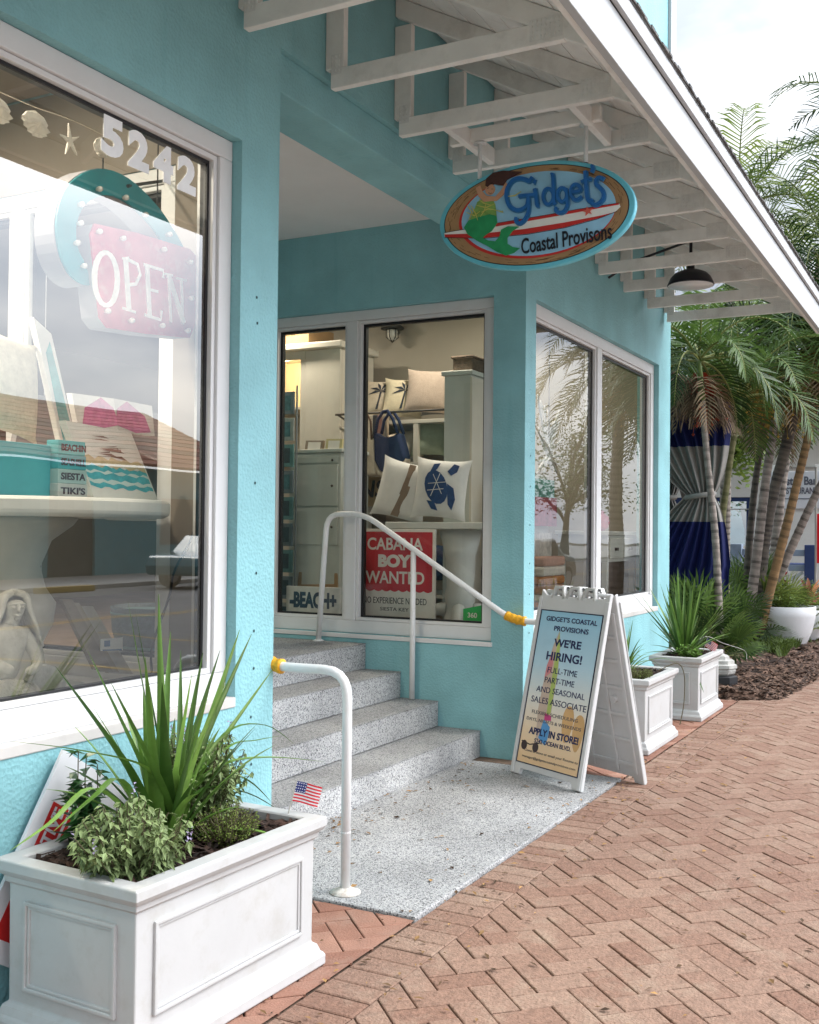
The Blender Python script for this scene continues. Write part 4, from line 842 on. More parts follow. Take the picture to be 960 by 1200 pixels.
# board leaning behind the front planter
a = at(1, 2.50, 74, 878); lbd = thing('leaning_board', 'white board with red bands of lettering tilted behind the large front planter', 'sign', (2.35, 2.55, 0)); th = R(57)
lf_ = frame((1.93, 2.548, .10), (math.cos(th), 0, math.sin(th)), (-math.sin(th), 0, math.cos(th)))
tl = at(1, 2.545, 72, 878); lu = V((math.cos(th), -.0, math.sin(th))); lv = V((math.sin(th), 0, -math.cos(th)))
lf_ = frame(tl-lu*.62, lu, -lv)
q = MB(); q.prism(lf_, [(0, -.60), (.62, -.60), (.62, 0), (0, 0)], .0, .012); lo_ = q.build('board', mat('board_white', (.72, .72, .74), .5, .05), lbd)
BR = mat('board_red', (.55, .02, .02), .4)
for xa, xb, ya, yb in ((.26, .47, -.125, -.05), (.06, .235, -.125, -.05), (.26, .47, -.152, -.138), (.0, .20, -.30, -.20)):
    q = MB(); q.prism(lf_, [(xa, ya), (xb, ya), (xb, yb), (xa, yb)], .0122, .0132); q.build('red_band', BR, lo_)
q = MB(); text(q, 'VATIVE', lf_, .365, -.088, .19, .048, .0134, .0142, bold=.03); text(q, 'ON', lf_, .18, -.088, .085, .048, .0134, .0142, bold=.03); q.build('lettering', MATS['board_white'], lo_)

# ================================================================== INSIDE THE SHOP
CREAM = mat('cream_cabinet', (.60, .57, .50), .5, .08, 4); PALEG = mat('pale_grey_cabinet', (.50, .53, .50), .5, .08, 4); WOODL = mat('light_wood', (.34, .22, .12), .5, .25, 9)
LINEN = mat('linen_cloth', (.56, .48, .38), .9, .12, 30, .4, 150); CANV = mat('canvas_white', (.72, .71, .68), .8, .05, 20, .2, 150); NAVY = mat('navy_cloth', (.012, .025, .08), .8, .2, 12, .3, 80)
def light(x, y, e=8):
    t = thing('ceiling_light', 'small round recessed lamp in the shop ceiling', 'lamp', (x, y, 3.41), 'recessed lamps in the shop ceiling')
    q = MB(); q.lathe((x, y, 3.395), [(.09, 0), (.09, .024)], 24); q.build('trim', CREAM, t)
    q = MB(); q.lathe((x, y, 3.3925), [(.065, 0), (.065, .002)], 24); q.build('lens', mat('lamp_glow', (1, .9, .75), .5, emit=((1, .86, .66), 6)), t)
    l_ = bpy.data.lights.new('ceiling_light', 'AREA'); l_.shape = 'DISK'; l_.size = .14; l_.energy = e; l_.color = (1, .88, .72); lo = bpy.data.objects.new('bulb', l_); COL.objects.link(lo); lo.location = (x, y, 3.388); adopt(lo, t)
for x, y in ((2.2, 3.9), (2.7, 5.8), (.8, 4.2), (7.35, 3.6), (7.35, 5.2), (9.2, 4.0), (5.2, 6.4)): light(x, y, 17 if x < 3 else 8)
light(2.45, 3.25, 9)  # extra lamp, added to brighten the statue and goods near the glass
# --- left display: platform, table, goods
pf_ = thing('display_platform', 'low pale display platform behind the large left window', 'platform', (2.2, 3.3, .66))
q = MB(); q.box((-1, YF+DEP+.012, .661), (3.50, 4.05, .775)); q.build('base', PALEG, pf_, bevel=.004); q = MB(); q.box((-1, YF+DEP+.008, .776), (3.505, 4.07, .80)); q.build('top', mat('grey_platform_top', (.38, .38, .37), .6, .1, 5), pf_, bevel=.003)
TC = V((2.93, 3.27, .8)); tb = thing('round_table', 'tall round white display table on a turned pedestal in the left window', 'table', TC)
q = MB(); q.lathe(TC, [(.56, .69), (.58, .70), (.585, .712), (.585, .745), (.575, .757), (0, .757)], 64); q.build('table_top', mat('table_white', (.76, .75, .72), .4, .04, 6), tb, smooth=False, bevel=.004)
q = MB(); q.lathe(TC, [(.30, 0), (.30, .03), (.20, .06), (.13, .10), (.11, .2), (.15, .28), (.16, .36), (.12, .42), (.10, .5), (.14, .6), (.22, .66), (.24, .689)], 40); q.build('pedestal', mat('pedestal_cream', (.60, .56, .49), .5, .1, 8), tb, smooth=True)
TZ = 1.5585
def board(name, label, cat, pts, th, m, y=None, ax=1, lean=0, group=None, art=None):
    """flat board standing on the plane axis=y with corners at photo positions bl, br, tr, tl; leans back by lean at the top"""
    P4 = [at(ax, y, *p) for p in pts]; o = P4[0]; u = (P4[1]-P4[0]); n_ = V((0, 1, 0)) if ax == 1 else V((1, 0, 0)); P4[2] += n_*lean; P4[3] += n_*lean
    back = [p+n_*th for p in P4]; t = thing(name, label, cat, (P4[0]+P4[1])/2, group); q = MB()
    q.add(P4+back, [(0, 1, 2, 3), (7, 6, 5, 4), (0, 4, 5, 1), (1, 5, 6, 2), (2, 6, 7, 3), (3, 7, 4, 0)]); b = q.build('panel', m, t)
    bil = lambda s_, r, k=0: (P4[0]*(1-s_)*(1-r)+P4[1]*s_*(1-r)+P4[2]*s_*r+P4[3]*(1-s_)*r)-n_*k
    if art: art(bil, b)
    return t
def art_beach(bil, b):
    def band(r0, r1, k, m, nm, wob=.0):
        q = MB(); n = 14; vs = []
        for i in range(n+1): vs += [bil(.02+.96*i/n, r0+wob*math.sin(i*1.9+r0*9), k), bil(.02+.96*i/n, r1+wob*math.sin(i*2.3+r1*7), k)]
        q.add(vs, [(2*i, 2*i+2, 2*i+3, 2*i+1) for i in range(n)]); q.build(nm, m, b)
    band(.14, .44, .0012, mat('paint_turquoise', (.08, .42, .50), .5, .3, 30), 'painted_sea', .02); band(.20, .25, .0018, mat('paint_foam', (.55, .70, .70), .6), 'painted_foam', .018); band(.34, .37, .0018, MATS['paint_foam'], 'painted_foam', .02)
    band(.44, .56, .0016, mat('paint_sand', (.58, .48, .30), .6, .2, 40), 'painted_sand', .03)
    q = MB()
    for i in range(16):
        s0 = rnd.uniform(.25, .5); r0 = rnd.uniform(.56, .86); q.add([bil(s0, r0, .002), bil(s0+rnd.uniform(.2, .42), r0+rnd.uniform(-.03, .05), .002), bil(s0+.2, r0+.025, .002)], [(0, 1, 2)])
    q.build('painted_driftwood', mat('paint_brown', (.13, .08, .05), .7), b)
board('canvas_print', 'beach painting on white canvas leaning on the round white table', 'painting', [(110, 582), (186, 588), (165, 507), (88, 492)], .035, CANV, y=3.0, lean=.05, art=art_beach)
def art_teal(bil, b):
    q = MB(); q.add([bil(.15, .03, .001), bil(.9, .03, .001), bil(.75, .9, .001), bil(.3, .75, .001)], [(0, 1, 2, 3)]); q.build('painted_wave', mat('paint_sea_green', (.10, .36, .36), .5, .4, 14), b)
board('canvas_print', 'tall narrow turquoise painting leaning behind the beach painting', 'painting', [(72, 520), (90, 520), (73, 390), (52, 370)], .03, CANV, y=3.28, lean=.06, art=art_teal)
board('framed_print', 'grey framed print with dark lettering at the back of the round table', 'framed print', [(15, 535), (92, 520), (98, 468), (38, 460)], .03, mat('frame_grey', (.22, .22, .22), .6), y=3.42, lean=.04)
board('canvas_print', 'white painting with a pink shell standing behind the beach painting', 'painting', [(92, 500), (142, 506), (150, 468), (90, 460)], .03, CANV, y=3.36, lean=.03,
      art=lambda bil, b: (lambda q: (q.add([bil(*p, .002) for p in ((.1, .1), (.5, .02), (.95, .2), (.8, .7), (.55, .98), (.35, .75), (.2, .6))], [list(range(7))]), q.build('painted_shell', mat('paint_pink', (.55, .14, .32), .6, .3, 30), b)))(MB()))
board('book_box', 'terracotta coloured box standing at the right end of the round table', 'box', [(176, 556), (190, 560), (186, 512), (170, 510)], .10, mat('terracotta', (.36, .14, .07), .7, .2, 12), y=3.32)
bx = thing('turquoise_box', 'long flat turquoise box with white cushion on it at left of the round table', 'box', (2.85, 3.05, TZ)); a = at(1, 2.98, -60, 578); b_ = at(1, 2.98, 62, 578); c_ = at(1, 2.98, 62, 522)
q = MB(); q.box((a.x, 2.98, TZ+.001), (b_.x, 3.25, c_.z)); q.build('box', mat('box_turquoise', (.07, .36, .42), .5, .1, 8), bx, bevel=.004)
st_ = thing('word_blocks', 'stack of small turquoise and white beach word signs on the round table', 'sign', (3.0, 3.0, TZ)); a = at(1, 2.965, 62, 578); b_ = at(1, 2.965, 97, 578); z0 = TZ+.001
for i, (c_, wd) in enumerate((((.45, .50, .50), "TIKI'S"), ((.30, .45, .46), 'SIESTA'), ((.06, .34, .40), 'SEASHELL'), ((.10, .42, .46), 'BEACHIN'))):
    q = MB(); q.box((a.x, 2.94, z0), (b_.x-.005*i, 3.0, z0+.052)); s_ = q.build('block', mat('word_block_%s' % ['white', 'grey', 'teal', 'aqua'][i], c_, .6, .15, 12), st_, bevel=.002)
    q = MB(); fr = frame(((a.x+b_.x)/2, 2.9395, z0+.026), (1, 0, 0), (0, 0, 1)); text(q, wd, fr, 0, 0, (b_.x-a.x)*.82, .026, .0, .001, bold=.03); q.build('lettering', mat('block_ink', (.05, .03, .05), .6), s_); z0 += .0525
def pillow(name, label, c, u, v_, w_, h_, th, m, art=None, group=None, cat='cushion'):
    """stuffed square cushion in the frame"""
    fr = frame(c, u, v_); n = 12; q = MB(); idx = {}
    for s_ in (1, -1):
        for i in range(n+1):
            for j in range(n+1):
                x, y = i/n*2-1, j/n*2-1; b = (1-x*x)*(1-y*y); pin = 1-.10*(1-abs(x)**3)*abs(y)**3-.0; pin2 = 1-.10*(1-abs(y)**3)*abs(x)**3
                q.v.append(tuple(fr(x*w_/2*pin2, y*h_/2*pin, s_*th/2*b**.42)))
        o = 0 if s_ == 1 else (n+1)**2
        for i in range(n):
            for j in range(n): a = o+i*(n+1)+j; f = [a, a+n+1, a+n+2, a+1]; q.f.append(f if s_ == 1 else f[::-1]); q.t.append(.5)
    t = q.build(name, m, None, smooth=True); tag(t, label, cat, group)
    if art: art(fr, t, lambda x, y: th/2*max(0, (1-(2*x/w_)**2)*(1-(2*y/h_)**2))**.42+.003)
    return t
def surf(fr, zf, polys, name, m, par):
    for pts in polys:
        q = MB(); n = len(pts); cx, cy = sum(p[0] for p in pts)/n, sum(p[1] for p in pts)/n; vs = [fr(cx, cy, zf(cx, cy)+.002)]
        for k_ in (.5, 1):
            vs += [fr(cx+(p[0]-cx)*k_, cy+(p[1]-cy)*k_, zf(cx+(p[0]-cx)*k_, cy+(p[1]-cy)*k_)+.002) for p in pts]
        fs = [(0, 1+i, 1+(i+1) % n) for i in range(n)]+[(1+i, 1+n+i, 1+n+(i+1) % n, 1+(i+1) % n) for i in range(n)]; q.add(vs, fs); q.build(name, m, par)
pillow('cushion', 'striped cream cushion at the left edge of the large window', at(1, 3.3, 2, 448), V((.9, .1, -.12)), V((.12, .15, 1)), .40, .42, .13, mat('cushion_cream', (.62, .57, .46), .9, .15, 30, .3, 90))
# statue of a seated mermaid, white stone
STONE = mat('white_stone', (.66, .64, .58), .75, .12, 25, .35, 60, dirt=(.35, .32, .26), dscale=14, damt=.5)
SCALE = mat('scaled_stone', (.66, .64, .58), .75, .12, 25, 1.0, 110, dirt=(.30, .27, .22), dscale=30, damt=.6)
def skin(name, verts, edges, m, parent, lev=2):
    me = bpy.data.meshes.new(name); me.from_pydata([p for p, r in verts], edges, []); o = bpy.data.objects.new(name, me); COL.objects.link(o)
    md = o.modifiers.new('skin', 'SKIN'); sv = me.skin_vertices[0].data
    for i, (p, r) in enumerate(verts): sv[i].radius = (r, r); sv[i].use_root = (i == 0)
    md.use_smooth_shade = True; o.modifiers.new('sub', 'SUBSURF').levels = lev; o.modifiers['sub'].render_levels = lev; me.materials.append(m)
    dg = bpy.context.evaluated_depsgraph_get(); dg.update(); me2 = bpy.data.meshes.new_from_object(o.evaluated_get(dg)); bpy.data.objects.remove(o)
    o2 = bpy.data.objects.new(name, me2); COL.objects.link(o2); adopt(o2, parent) if parent else None; return o2
SB = V((2.60, 2.93, .801)); ms = thing('mermaid_statue', 'white stone mermaid statue sitting at the bottom left of the large window', 'statue', SB)
P = lambda x, y, z, r: ((SB.x+x, SB.y+y, SB.z+z), r)
skin('figure', [P(-.03, 0, .12, .075), P(-.03, -.01, .20, .062), P(-.02, -.02, .27, .060), P(-.01, -.025, .315, .028), P(.0, -.03, .335, .024), P(.005, -.035, .375, .042), P(.0, -.035, .405, .034),
                P(.05, -.03, .285, .03), P(.075, -.06, .22, .024), P(.04, -.11, .175, .019), P(-.02, -.125, .165, .016), P(-.085, -.02, .28, .03), P(-.12, -.06, .21, .023), P(-.07, -.12, .17, .018)],
     [(0, 1), (1, 2), (2, 3), (3, 4), (4, 5), (5, 6), (2, 7), (7, 8), (8, 9), (9, 10), (2, 11), (11, 12), (12, 13)], STONE, ms)
skin('tail', [P(-.03, .0, .12, .08), P(-.02, -.05, .07, .082), P(.03, -.085, .055, .072), P(.06, -.07, .06, .055), P(-.01, -.09, .14, .06), P(-.06, -.07, .05, .07)], [(0, 1), (1, 2), (2, 3), (1, 4), (1, 5)], SCALE, ms)
q = MB(); hairp = []
hc0 = V((SB.x+.003, SB.y-.033, SB.z+.385))
for i in range(60):
    a = R(rnd.uniform(318, 542)); d0 = V((math.cos(a), math.sin(a), 0)); e = rnd.uniform(.08, .15); p = [hc0+V((0, 0, .045))-d0*.012, hc0+d0*.036+V((0, 0, .03)), hc0+d0*.052+V((0, 0, -.02)), hc0+d0*(.055+e*.3)+V((0, 0, -e))]
    q.tube(smooth_path(p, 3), [.010, .012, .013, .013, .012, .011, .010, .008, .006, .004], 6)
q.build('hair', STONE, ms, smooth=True)
fd = V((-.38, -.92, -.12)).normalized(); fs = V((-fd.y, fd.x, 0)).normalized()*-1; fu = fs.cross(fd)*-1 if fs.cross(fd).z < 0 else fs.cross(fd); fc0 = V((SB.x+.003, SB.y-.035, SB.z+.378))
FP = lambda x, y, z: fc0+fs*x+fu*y+fd*z
q = MB(); q.tube([FP(0, .014, .040), FP(0, -.002, .050), FP(0, -.006, .044)], [.004, .0065, .006], 8); q.tube([FP(-.012, -.019, .040), FP(0, -.021, .045), FP(.012, -.019, .040)], [.002, .0045, .002], 8)
q.tube([FP(0, -.032, .030), FP(0, -.036, .036)], [.010, .009], 8)
for sx in (-1, 1): q.lathe(FP(sx*.016, .006, .037), [(.0, -.006), (.006, -.003), (.008, 0), (.006, .003), (0, .006)], 10); q.tube([FP(sx*.006, .015, .042), FP(sx*.016, .019, .040), FP(sx*.027, .013, .030)], .003, 6)
q.build('face', STONE, ms, smooth=True)
q = MB(); ff2 = frame((SB.x+.04, SB.y-.03, SB.z+.0), (1, .25, 0), (0, 0, 1))
q.prism(ff2, [(0, .005), (.03, .12), (.07, .16), (.13, .165), (.20, .145), (.25, .10), (.275, .03), (.26, .005), (.21, .04), (.15, .055), (.09, .04), (.06, .005)], -.018, .018); q.build('tail_fin', STONE, ms, bevel=.008)
q = MB(); q.prism(ff2, [(0, .005), (.02, .13), (.05, .10), (.085, .05), (.10, .005)], -.05, -.02); q.build('tail_fin', STONE, ms, bevel=.008)
# leaning frames, glass box, price card, cable
for i, (c_, xs) in enumerate((((.30, .23, .16), (100, 118)), ((.36, .29, .20), (106, 126)), ((.45, .40, .33), (116, 142)))):
    board('picture_frame', ['narrow brown frame leaning second from the statue side under the table', 'tan wooden frame leaning in the middle of three under the table', 'pale frame with a price card leaning nearest the pillar under the table'][i], 'frame', [(xs[0]+12, 785+2*i), (xs[1]+14, 786+2*i), (xs[1]-22, 703+4*i), (xs[0]-16, 703+4*i)], .02, mat('frame_wood_%s' % 'abc'[i], c_, .6, .2, 10), y=3.08+.03*i, lean=.05)
board('price_card', 'small white card with a dark square by the leaning frames', 'card', [(118, 763), (144, 762), (144, 747), (118, 749)], .003, CANV, y=3.04, art=lambda bil, b: (lambda q: (q.add([bil(.15, .35, .001), bil(.42, .35, .001), bil(.42, .85, .001), bil(.15, .85, .001)], [(0, 1, 2, 3)]), q.add([bil(.08, .0, .001), bil(.95, .0, .001), bil(.95, .12, .001), bil(.08, .12, .001)], [(0, 1, 2, 3)]), q.build('print', mat('card_ink', (.05, .12, .25), .6), b)))(MB()))
bk_ = thing('wire_basket', 'dark woven basket on the platform behind the statue', 'basket', (3.0, 3.6, .8)); q = MB(); q.lathe((2.98, 3.62, .802), [(.16, 0), (.20, .02), (.24, .14), (.25, .26), (.235, .26), (.22, .14), (.17, .03), (0, .025)], 28); q.build('bowl', mat('dark_basket', (.035, .06, .065), .6, .4, 30, .6, 60), bk_, smooth=True)
q = MB()
for i in range(3): q.lathe((2.98, 3.62, .802), [(.243-.015*(2-i), .08*i+.06), (.252-.015*(2-i), .07+.08*i), (.243-.015*(2-i), .08*i+.08)], 28)
q.build('hoops', mat('basket_hoop', (.10, .2, .2), .5), bk_, smooth=True)
q = MB(); q.tube(smooth_path([at(1, 2.84, 236, 500), at(1, 2.84, 231, 560), at(1, 2.85, 228, 620), at(1, 2.86, 205, 668), at(1, 2.86, 198, 700), at(1, 2.88, 178, 760), at(1, 2.9, 176, 802), at(1, 2.92, 140, 818), V((2.9, 2.95, .806)), V((2.75, 3.05, .806))], 6), .005, 8); tag(q.build('power_cable', BLACK, smooth=True), 'thin black power cable hanging down behind the left window', 'cable')
# open sign: deep marquee letters box on a turquoise sandal shape
osn = thing('open_sign', 'pink open sign with small bulbs on a turquoise sandal shape in the left window', 'sign', at(1, 2.84, 165, 300)); of = frame((0, 2.84, 0), (1, 0, 0), (0, 0, 1))
Q = lambda *pts, y=2.84: [(p.x, p.z) for p in [at(1, y, *k_) for k_ in pts]]
OPNK = mat('open_pink', (.50, .10, .15), .45, .15, 12, dirt=(.6, .45, .42), dscale=14, damt=.5); OTEAL = mat('open_teal', (.02, .26, .30), .45, .1, 12); OGREY = mat('open_side_grey', (.30, .29, .31), .5, .1, 10)
pts = Q((110, 262), (160, 273), (222, 292), (229, 300), (228, 380), (222, 396), (170, 391), (125, 384), (116, 372), (105, 275))
q = MB(); q.prism(of, pts, -.09, -.004); q.build('sign_box', OGREY, osn, bevel=.006); q = MB(); q.prism(of, pts, -.0035, .004); fc = q.build('sign_face', OPNK, osn)
sd_ = [(108, 330), (95, 318), (82, 292), (80, 258), (92, 228), (120, 213), (150, 222), (180, 250), (200, 278), (212, 300)]
cp = [(p.x, p.y) for p in smooth_path([(p.x, p.z, 0) for p in [at(1, 2.86, *k_) for k_ in sd_]], 4)]; of2 = frame((0, 2.862, 0), (1, 0, 0), (0, 0, 1))
q = MB(); q.stroke(of2, cp, [.03+.07*min(1, i/5) for i in range(len(cp))], -.11, -.013); q.build('sandal_strap', OGREY, osn); q = MB(); q.stroke(of2, cp, [.03+.064*min(1, i/5) for i in range(len(cp))], -.0125, -.004); q.build('strap_face', OTEAL, osn)
bulb = mat('clear_bulb', (.75, .72, .68), .15, .05, spec=.8)
bl = list(Q((112, 272), (140, 280), (188, 293), (219, 308), (220, 350), (216, 388), (186, 382), (150, 376), (122, 365))) ; s2_ = list(Q((114, 222), (145, 232), (168, 252), (196, 275), (92, 262), (88, 285), (96, 312), (93, 240), y=2.86))
for lst, yy in ((bl, 2.835), (s2_, 2.863)):
    for bx_, bz in lst: q = MB(); fr = frame((bx_, yy, bz), (0, 0, 1), (1, 0, 0)); q.lathe((0, 0, 0), [(.006, .0), (.008, .006), (.011, .015), (.009, .024), (0, .028)], 10); q.v = [tuple(V((bx_, yy, bz))+V((p[0], -p[2], p[1]))) for p in q.v]; q.build('bulb', bulb, osn, smooth=True)
q = MB()                                                                 # hand cut serif capitals
lt = lambda *p: Q(*p)
n = 22; oo = Q(*[(123+13.5*math.cos(6.283*i/n), 327+31*math.sin(6.283*i/n)+.12*(13.5*math.cos(6.283*i/n))) for i in range(n)]); q.stroke(of, oo, [.016+.012*abs(math.cos(6.283*i/n)) for i in range(n)], .0042, .006, closed=True)
for zi, (a, w_) in enumerate(((((146, 302), (150, 362)), .026), (((142, 303), (150, 302)), .008), (((142, 361), (158, 366)), .010), (((148, 304), (160, 310), (163, 322), (158, 333), (149, 334)), .014), (((171, 311), (174, 370)), .024), (((167, 310), (190, 317), (190, 326)), .012), (((172, 339), (184, 342)), .011), (((168, 369), (187, 375), (188, 364)), .012),
              (((196, 321), (199, 378)), .012), (((196, 322), (214, 379)), .024), (((211, 327), (213, 380)), .012), (((191, 321), (201, 323)), .009), (((205, 326), (217, 329)), .009))): q.stroke(of, Q(*a), w_, .0042, .006+zi*.0003)
q.build('lettering', mat('open_white', (.74, .72, .68), .6, .15, 40), fc)
q = MB(); q.tube([at(1, 2.86, 150, 218), at(1, 3.3, 240, 205)], .007, 6); q.build('bracket', BLACK, osn)
q = MB(); q.tube([V((2.96, 2.87, 2.74)), V((2.96, 2.87, 3.41))], .003, 5); q.tube([V((3.26, 2.87, 2.66)), V((3.26, 2.87, 3.41))], .003, 5); q.build('cord', BLACK, osn)
# shell garland
gl_ = thing('shell_garland', 'string of pale seashells and starfish hung across the top of the left window', 'garland', (2.6, 2.8, 2.95)); SH = mat('sea_shell', (.66, .60, .52), .6, .2, 30, .3, 60)
q = MB(); q.tube(smooth_path([at(1, 2.8, -40, 90), at(1, 2.8, 0, 108), at(1, 2.8, 42, 126), at(1, 2.8, 82, 140), at(1, 2.8, 120, 158)], 4), .0018, 5); q.build('string', LINEN, gl_)
for px_, py_, k_ in ((41, 145, 0), (-4, 128, 0), (118, 175, 2)):
    c_ = at(1, 2.795, px_, py_); q = MB(); n = 14; fr = frame(c_, (1, 0, 0), (0, 0, 1)); rr = .055 if k_ == 0 else .035; vs = [fr(0, rr*.75, .0)]
    for i in range(n+1): a = R(195+150*i/n) if k_ == 0 else R(235+70*i/n); e = 1+.06*(i % 2); vs.append(fr(rr*1.1*math.cos(a)*e, rr*.25+rr*1.05*math.sin(a)*e, .012*(i % 2)))
    vs += [fr(0, 0, .03)]; q.add(vs, [(0, i+1, i+2) for i in range(n)]+[(len(vs)-1, i+1, i+2) for i in range(n)]); q.lathe(c_, [(0, -.03), (rr*.8, -.012), (rr, .01), (rr*.7, .03), (0, .045)], 18, sy=.35); q.build('shell', SH, gl_)
c_ = at(1, 2.79, 82, 165); q = MB(); fr = frame(c_, (1, 0, 0), (0, 0, 1)); q.prism(fr, [((.062 if i % 2 == 0 else .014)*math.cos(R(100+36*i))*.8, (.062 if i % 2 == 0 else .014)*math.sin(R(100+36*i))) for i in range(10)], -.006, .006); q.build('starfish', SH, gl_, bevel=.004)

# --- right room: shelves, cushions, bag, cabinets seen above the steps
DK0 = mat('rail_bronze', (.05, .045, .04), .45)
su = thing('shelf_unit', 'cream open shelf unit holding cushions behind the window above the steps', 'shelf', (7.9, 4.0, .66)); XS = 7.62; ya, yb = at(0, XS, 528, 487).y, at(0, XS, 418, 487).y; za = at(0, XS, 500, 491).z; zb = at(0, XS, 500, 541).z
for z_ in (za, zb, .95, 1.25): q = MB(); q.box((XS, ya-.15, z_-.03), (8.33, yb+.1, z_)); q.build('shelf', CREAM, su, bevel=.003)
for y_ in (ya-.15, at(0, XS, 487, 500).y, yb+.1): q = MB(); q.box((XS+.002, y_-.022, .662), (XS+.045, y_+.022, za-.031)); q.build('post', CREAM, su, bevel=.003)
q = MB(); q.box((8.30, ya-.14, .663), (8.328, yb+.09, za-.032)); q.build('back_panel', LINEN, su)
def palmart(fr, t, zf):
    pl = [[(-.02, -.11), (.0, -.11), (.02, .04), (.005, .04)]]
    for a in (20, 65, 110, 150, 185, -10): c, s_ = math.cos(R(a)), math.sin(R(a)); pl.append([(.012, .045), (.012+.05*c-.012*s_, .045+.05*s_+.012*c), (.012+.11*c, .045+.10*s_-.02), (.012+.05*c+.010*s_, .045+.05*s_-.010*c)])
    surf(fr, zf, pl, 'printed_palm', mat('palm_print', (.03, .035, .05), .8), t)
un = V((0, -1, 0))
def shelfp(px, py, w_, m, lab, art=None, tilt=.25, turn=.0, x=XS+.13, h_=None, th=.15): return pillow('cushion', lab, at(0, x, px, py), V((turn, -1, 0)), V((tilt, 0, 1)), w_*.82, (h_ or w_)*.85, th, m, art, 'cushions on the shop shelves')
shelfp(446, 468, .40, LINEN, 'beige cushion with a brown palm print at the left end of the top shelf', palmart, turn=.35); shelfp(473, 467, .42, mat('linen_cream', (.66, .58, .42), .9, .1, 30, .4, 150), 'cream cushion with a black palm print second on the top shelf', palmart, turn=.5)
shelfp(502, 459, .46, mat('linen_taupe', (.42, .34, .28), .9, .1, 30, .4, 150), 'taupe piped cushion leaning at the right of the top shelf', None, turn=.6); shelfp(522, 463, .44, mat('grey_cloth', (.20, .20, .20), .9, .1, 30), 'grey cushion behind the taupe one on the top shelf', None, turn=.7, x=XS+.3)
shelfp(505, 513, .38, mat('sage_cloth', (.28, .33, .25), .9, .1, 30, .3, 150), 'sage green cushion on the middle shelf', None, turn=.3); shelfp(440, 576, .34, mat('tan_print', (.50, .40, .26), .9, .1, 30), 'tan cushion with black scroll lettering on the low shelf', lambda fr, t, zf: (lambda q: (text(q, 'NS', fr, 0, 0, .22, .15, .078, .084, bold=.02), q.build('lettering', MATS['palm_print'], t)))(MB()), turn=.2)
# folded stripes hanging beside the bag
for i in range(5): q = MB(); p0 = at(0, 7.5, 428+i*5.5, 486); q.box((7.505, p0.y-.026, p0.z-.42+.02*(i % 3)), (7.545, p0.y+.022, p0.z)); tag(q.build('hanging_towel', mat(['towel_brown', 'towel_cream', 'towel_dark', 'towel_rose', 'towel_sand'][i], ((.12, .08, .06), (.55, .48, .40), (.05, .05, .06), (.30, .16, .14), (.42, .34, .25))[i], .9, .2, 20, .3, 80), bevel=.008), ['dark brown towel at the left end of the hanging row', 'cream towel second in the hanging row', 'black towel in the middle of the hanging row', 'rose towel fourth in the hanging row', 'sand coloured towel next to the navy bag'][i], 'towel', 'towels hanging under the top shelf')
tg = thing('tote_bag', 'navy tote bag hanging by its handles from the top shelf', 'bag', at(0, 7.42, 460, 556)); bf = frame((7.42, 0, 0), (0, -1, 0), (0, 0, 1)); BQ = lambda *p: [(-k_.y, k_.z) for k_ in [at(0, 7.42, *z) for z in p]]
q = MB(); q.prism(bf, BQ((440, 506), (447, 511), (455, 513), (463, 511), (470, 506), (476, 528), (478, 537), (470, 548), (458, 556), (448, 553), (441, 540)), -.07, .05); q.build('bag_body', NAVY, tg, bevel=.03, seg=4)
for zz in (-.06, .04): q = MB(); q.tube([bf(a, b, zz) for a, b in BQ((443, 508), (446, 492), (452, 483), (457, 482), (463, 491), (469, 508))], .013, 8); q.build('handle', NAVY, tg, smooth=True)
q = MB(); q.prism(bf, BQ((441, 540), (448, 553), (458, 556), (470, 548), (478, 537), (477, 543), (468, 556), (455, 561), (444, 556)), -.06, .04); q.build('bag_base', LINEN, tg, bevel=.012)
shelfp(437, 535, .46, LINEN, 'plain beige bag shaped cushion beside the navy bag', None, turn=.1, x=7.58)
for px_, py_, w_, c_, lab, tn in ((436, 521, .30, mat('cushion_rose', (.42, .27, .22), .9, .1, 30), 'small dusty rose cushion at the left end of the middle shelf', .3), (482, 521, .30, mat('cushion_stone', (.40, .37, .31), .9, .1, 30), 'small stone coloured cushion right of the navy bag', .5)):
    shelfp(px_, py_, w_, c_, lab, None, turn=tn, x=XS+.12)
za2 = at(0, 7.42, 457, 483).z
q = MB(); q.tube([(7.42, ya-.1, za2), (7.42, yb+.08, za2)], .009, 8); q.build('hanging_rail', DK0, su, smooth=True)
for y_ in (ya-.08, yb+.06): q = MB(); q.bar((7.42, y_, za2), (XS+.02, y_, za-.016), .012, .012); q.build('bracket', DK0, su)
tg2 = thing('tote_bag', 'sand coloured tote bag with dark handles hanging left of the navy one', 'bag', at(0, 7.40, 434, 530)); bf2 = frame((7.40, 0, 0), (0, -1, 0), (0, 0, 1)); BQ2 = lambda *p: [(-k_.y, k_.z) for k_ in [at(0, 7.40, *z) for z in p]]
q = MB(); q.prism(bf2, BQ2((422, 514), (440, 514), (442, 556), (423, 558)), -.05, .03); q.build('bag_body', LINEN, tg2, bevel=.02, seg=3)
q = MB(); q.tube([bf2(a, b, .02) for a, b in BQ2((425, 516), (426, 494), (431, 483), (436, 494), (437, 516))], .009, 8); q.build('handle', mat('handle_brown', (.10, .06, .04), .7), tg2, smooth=True)
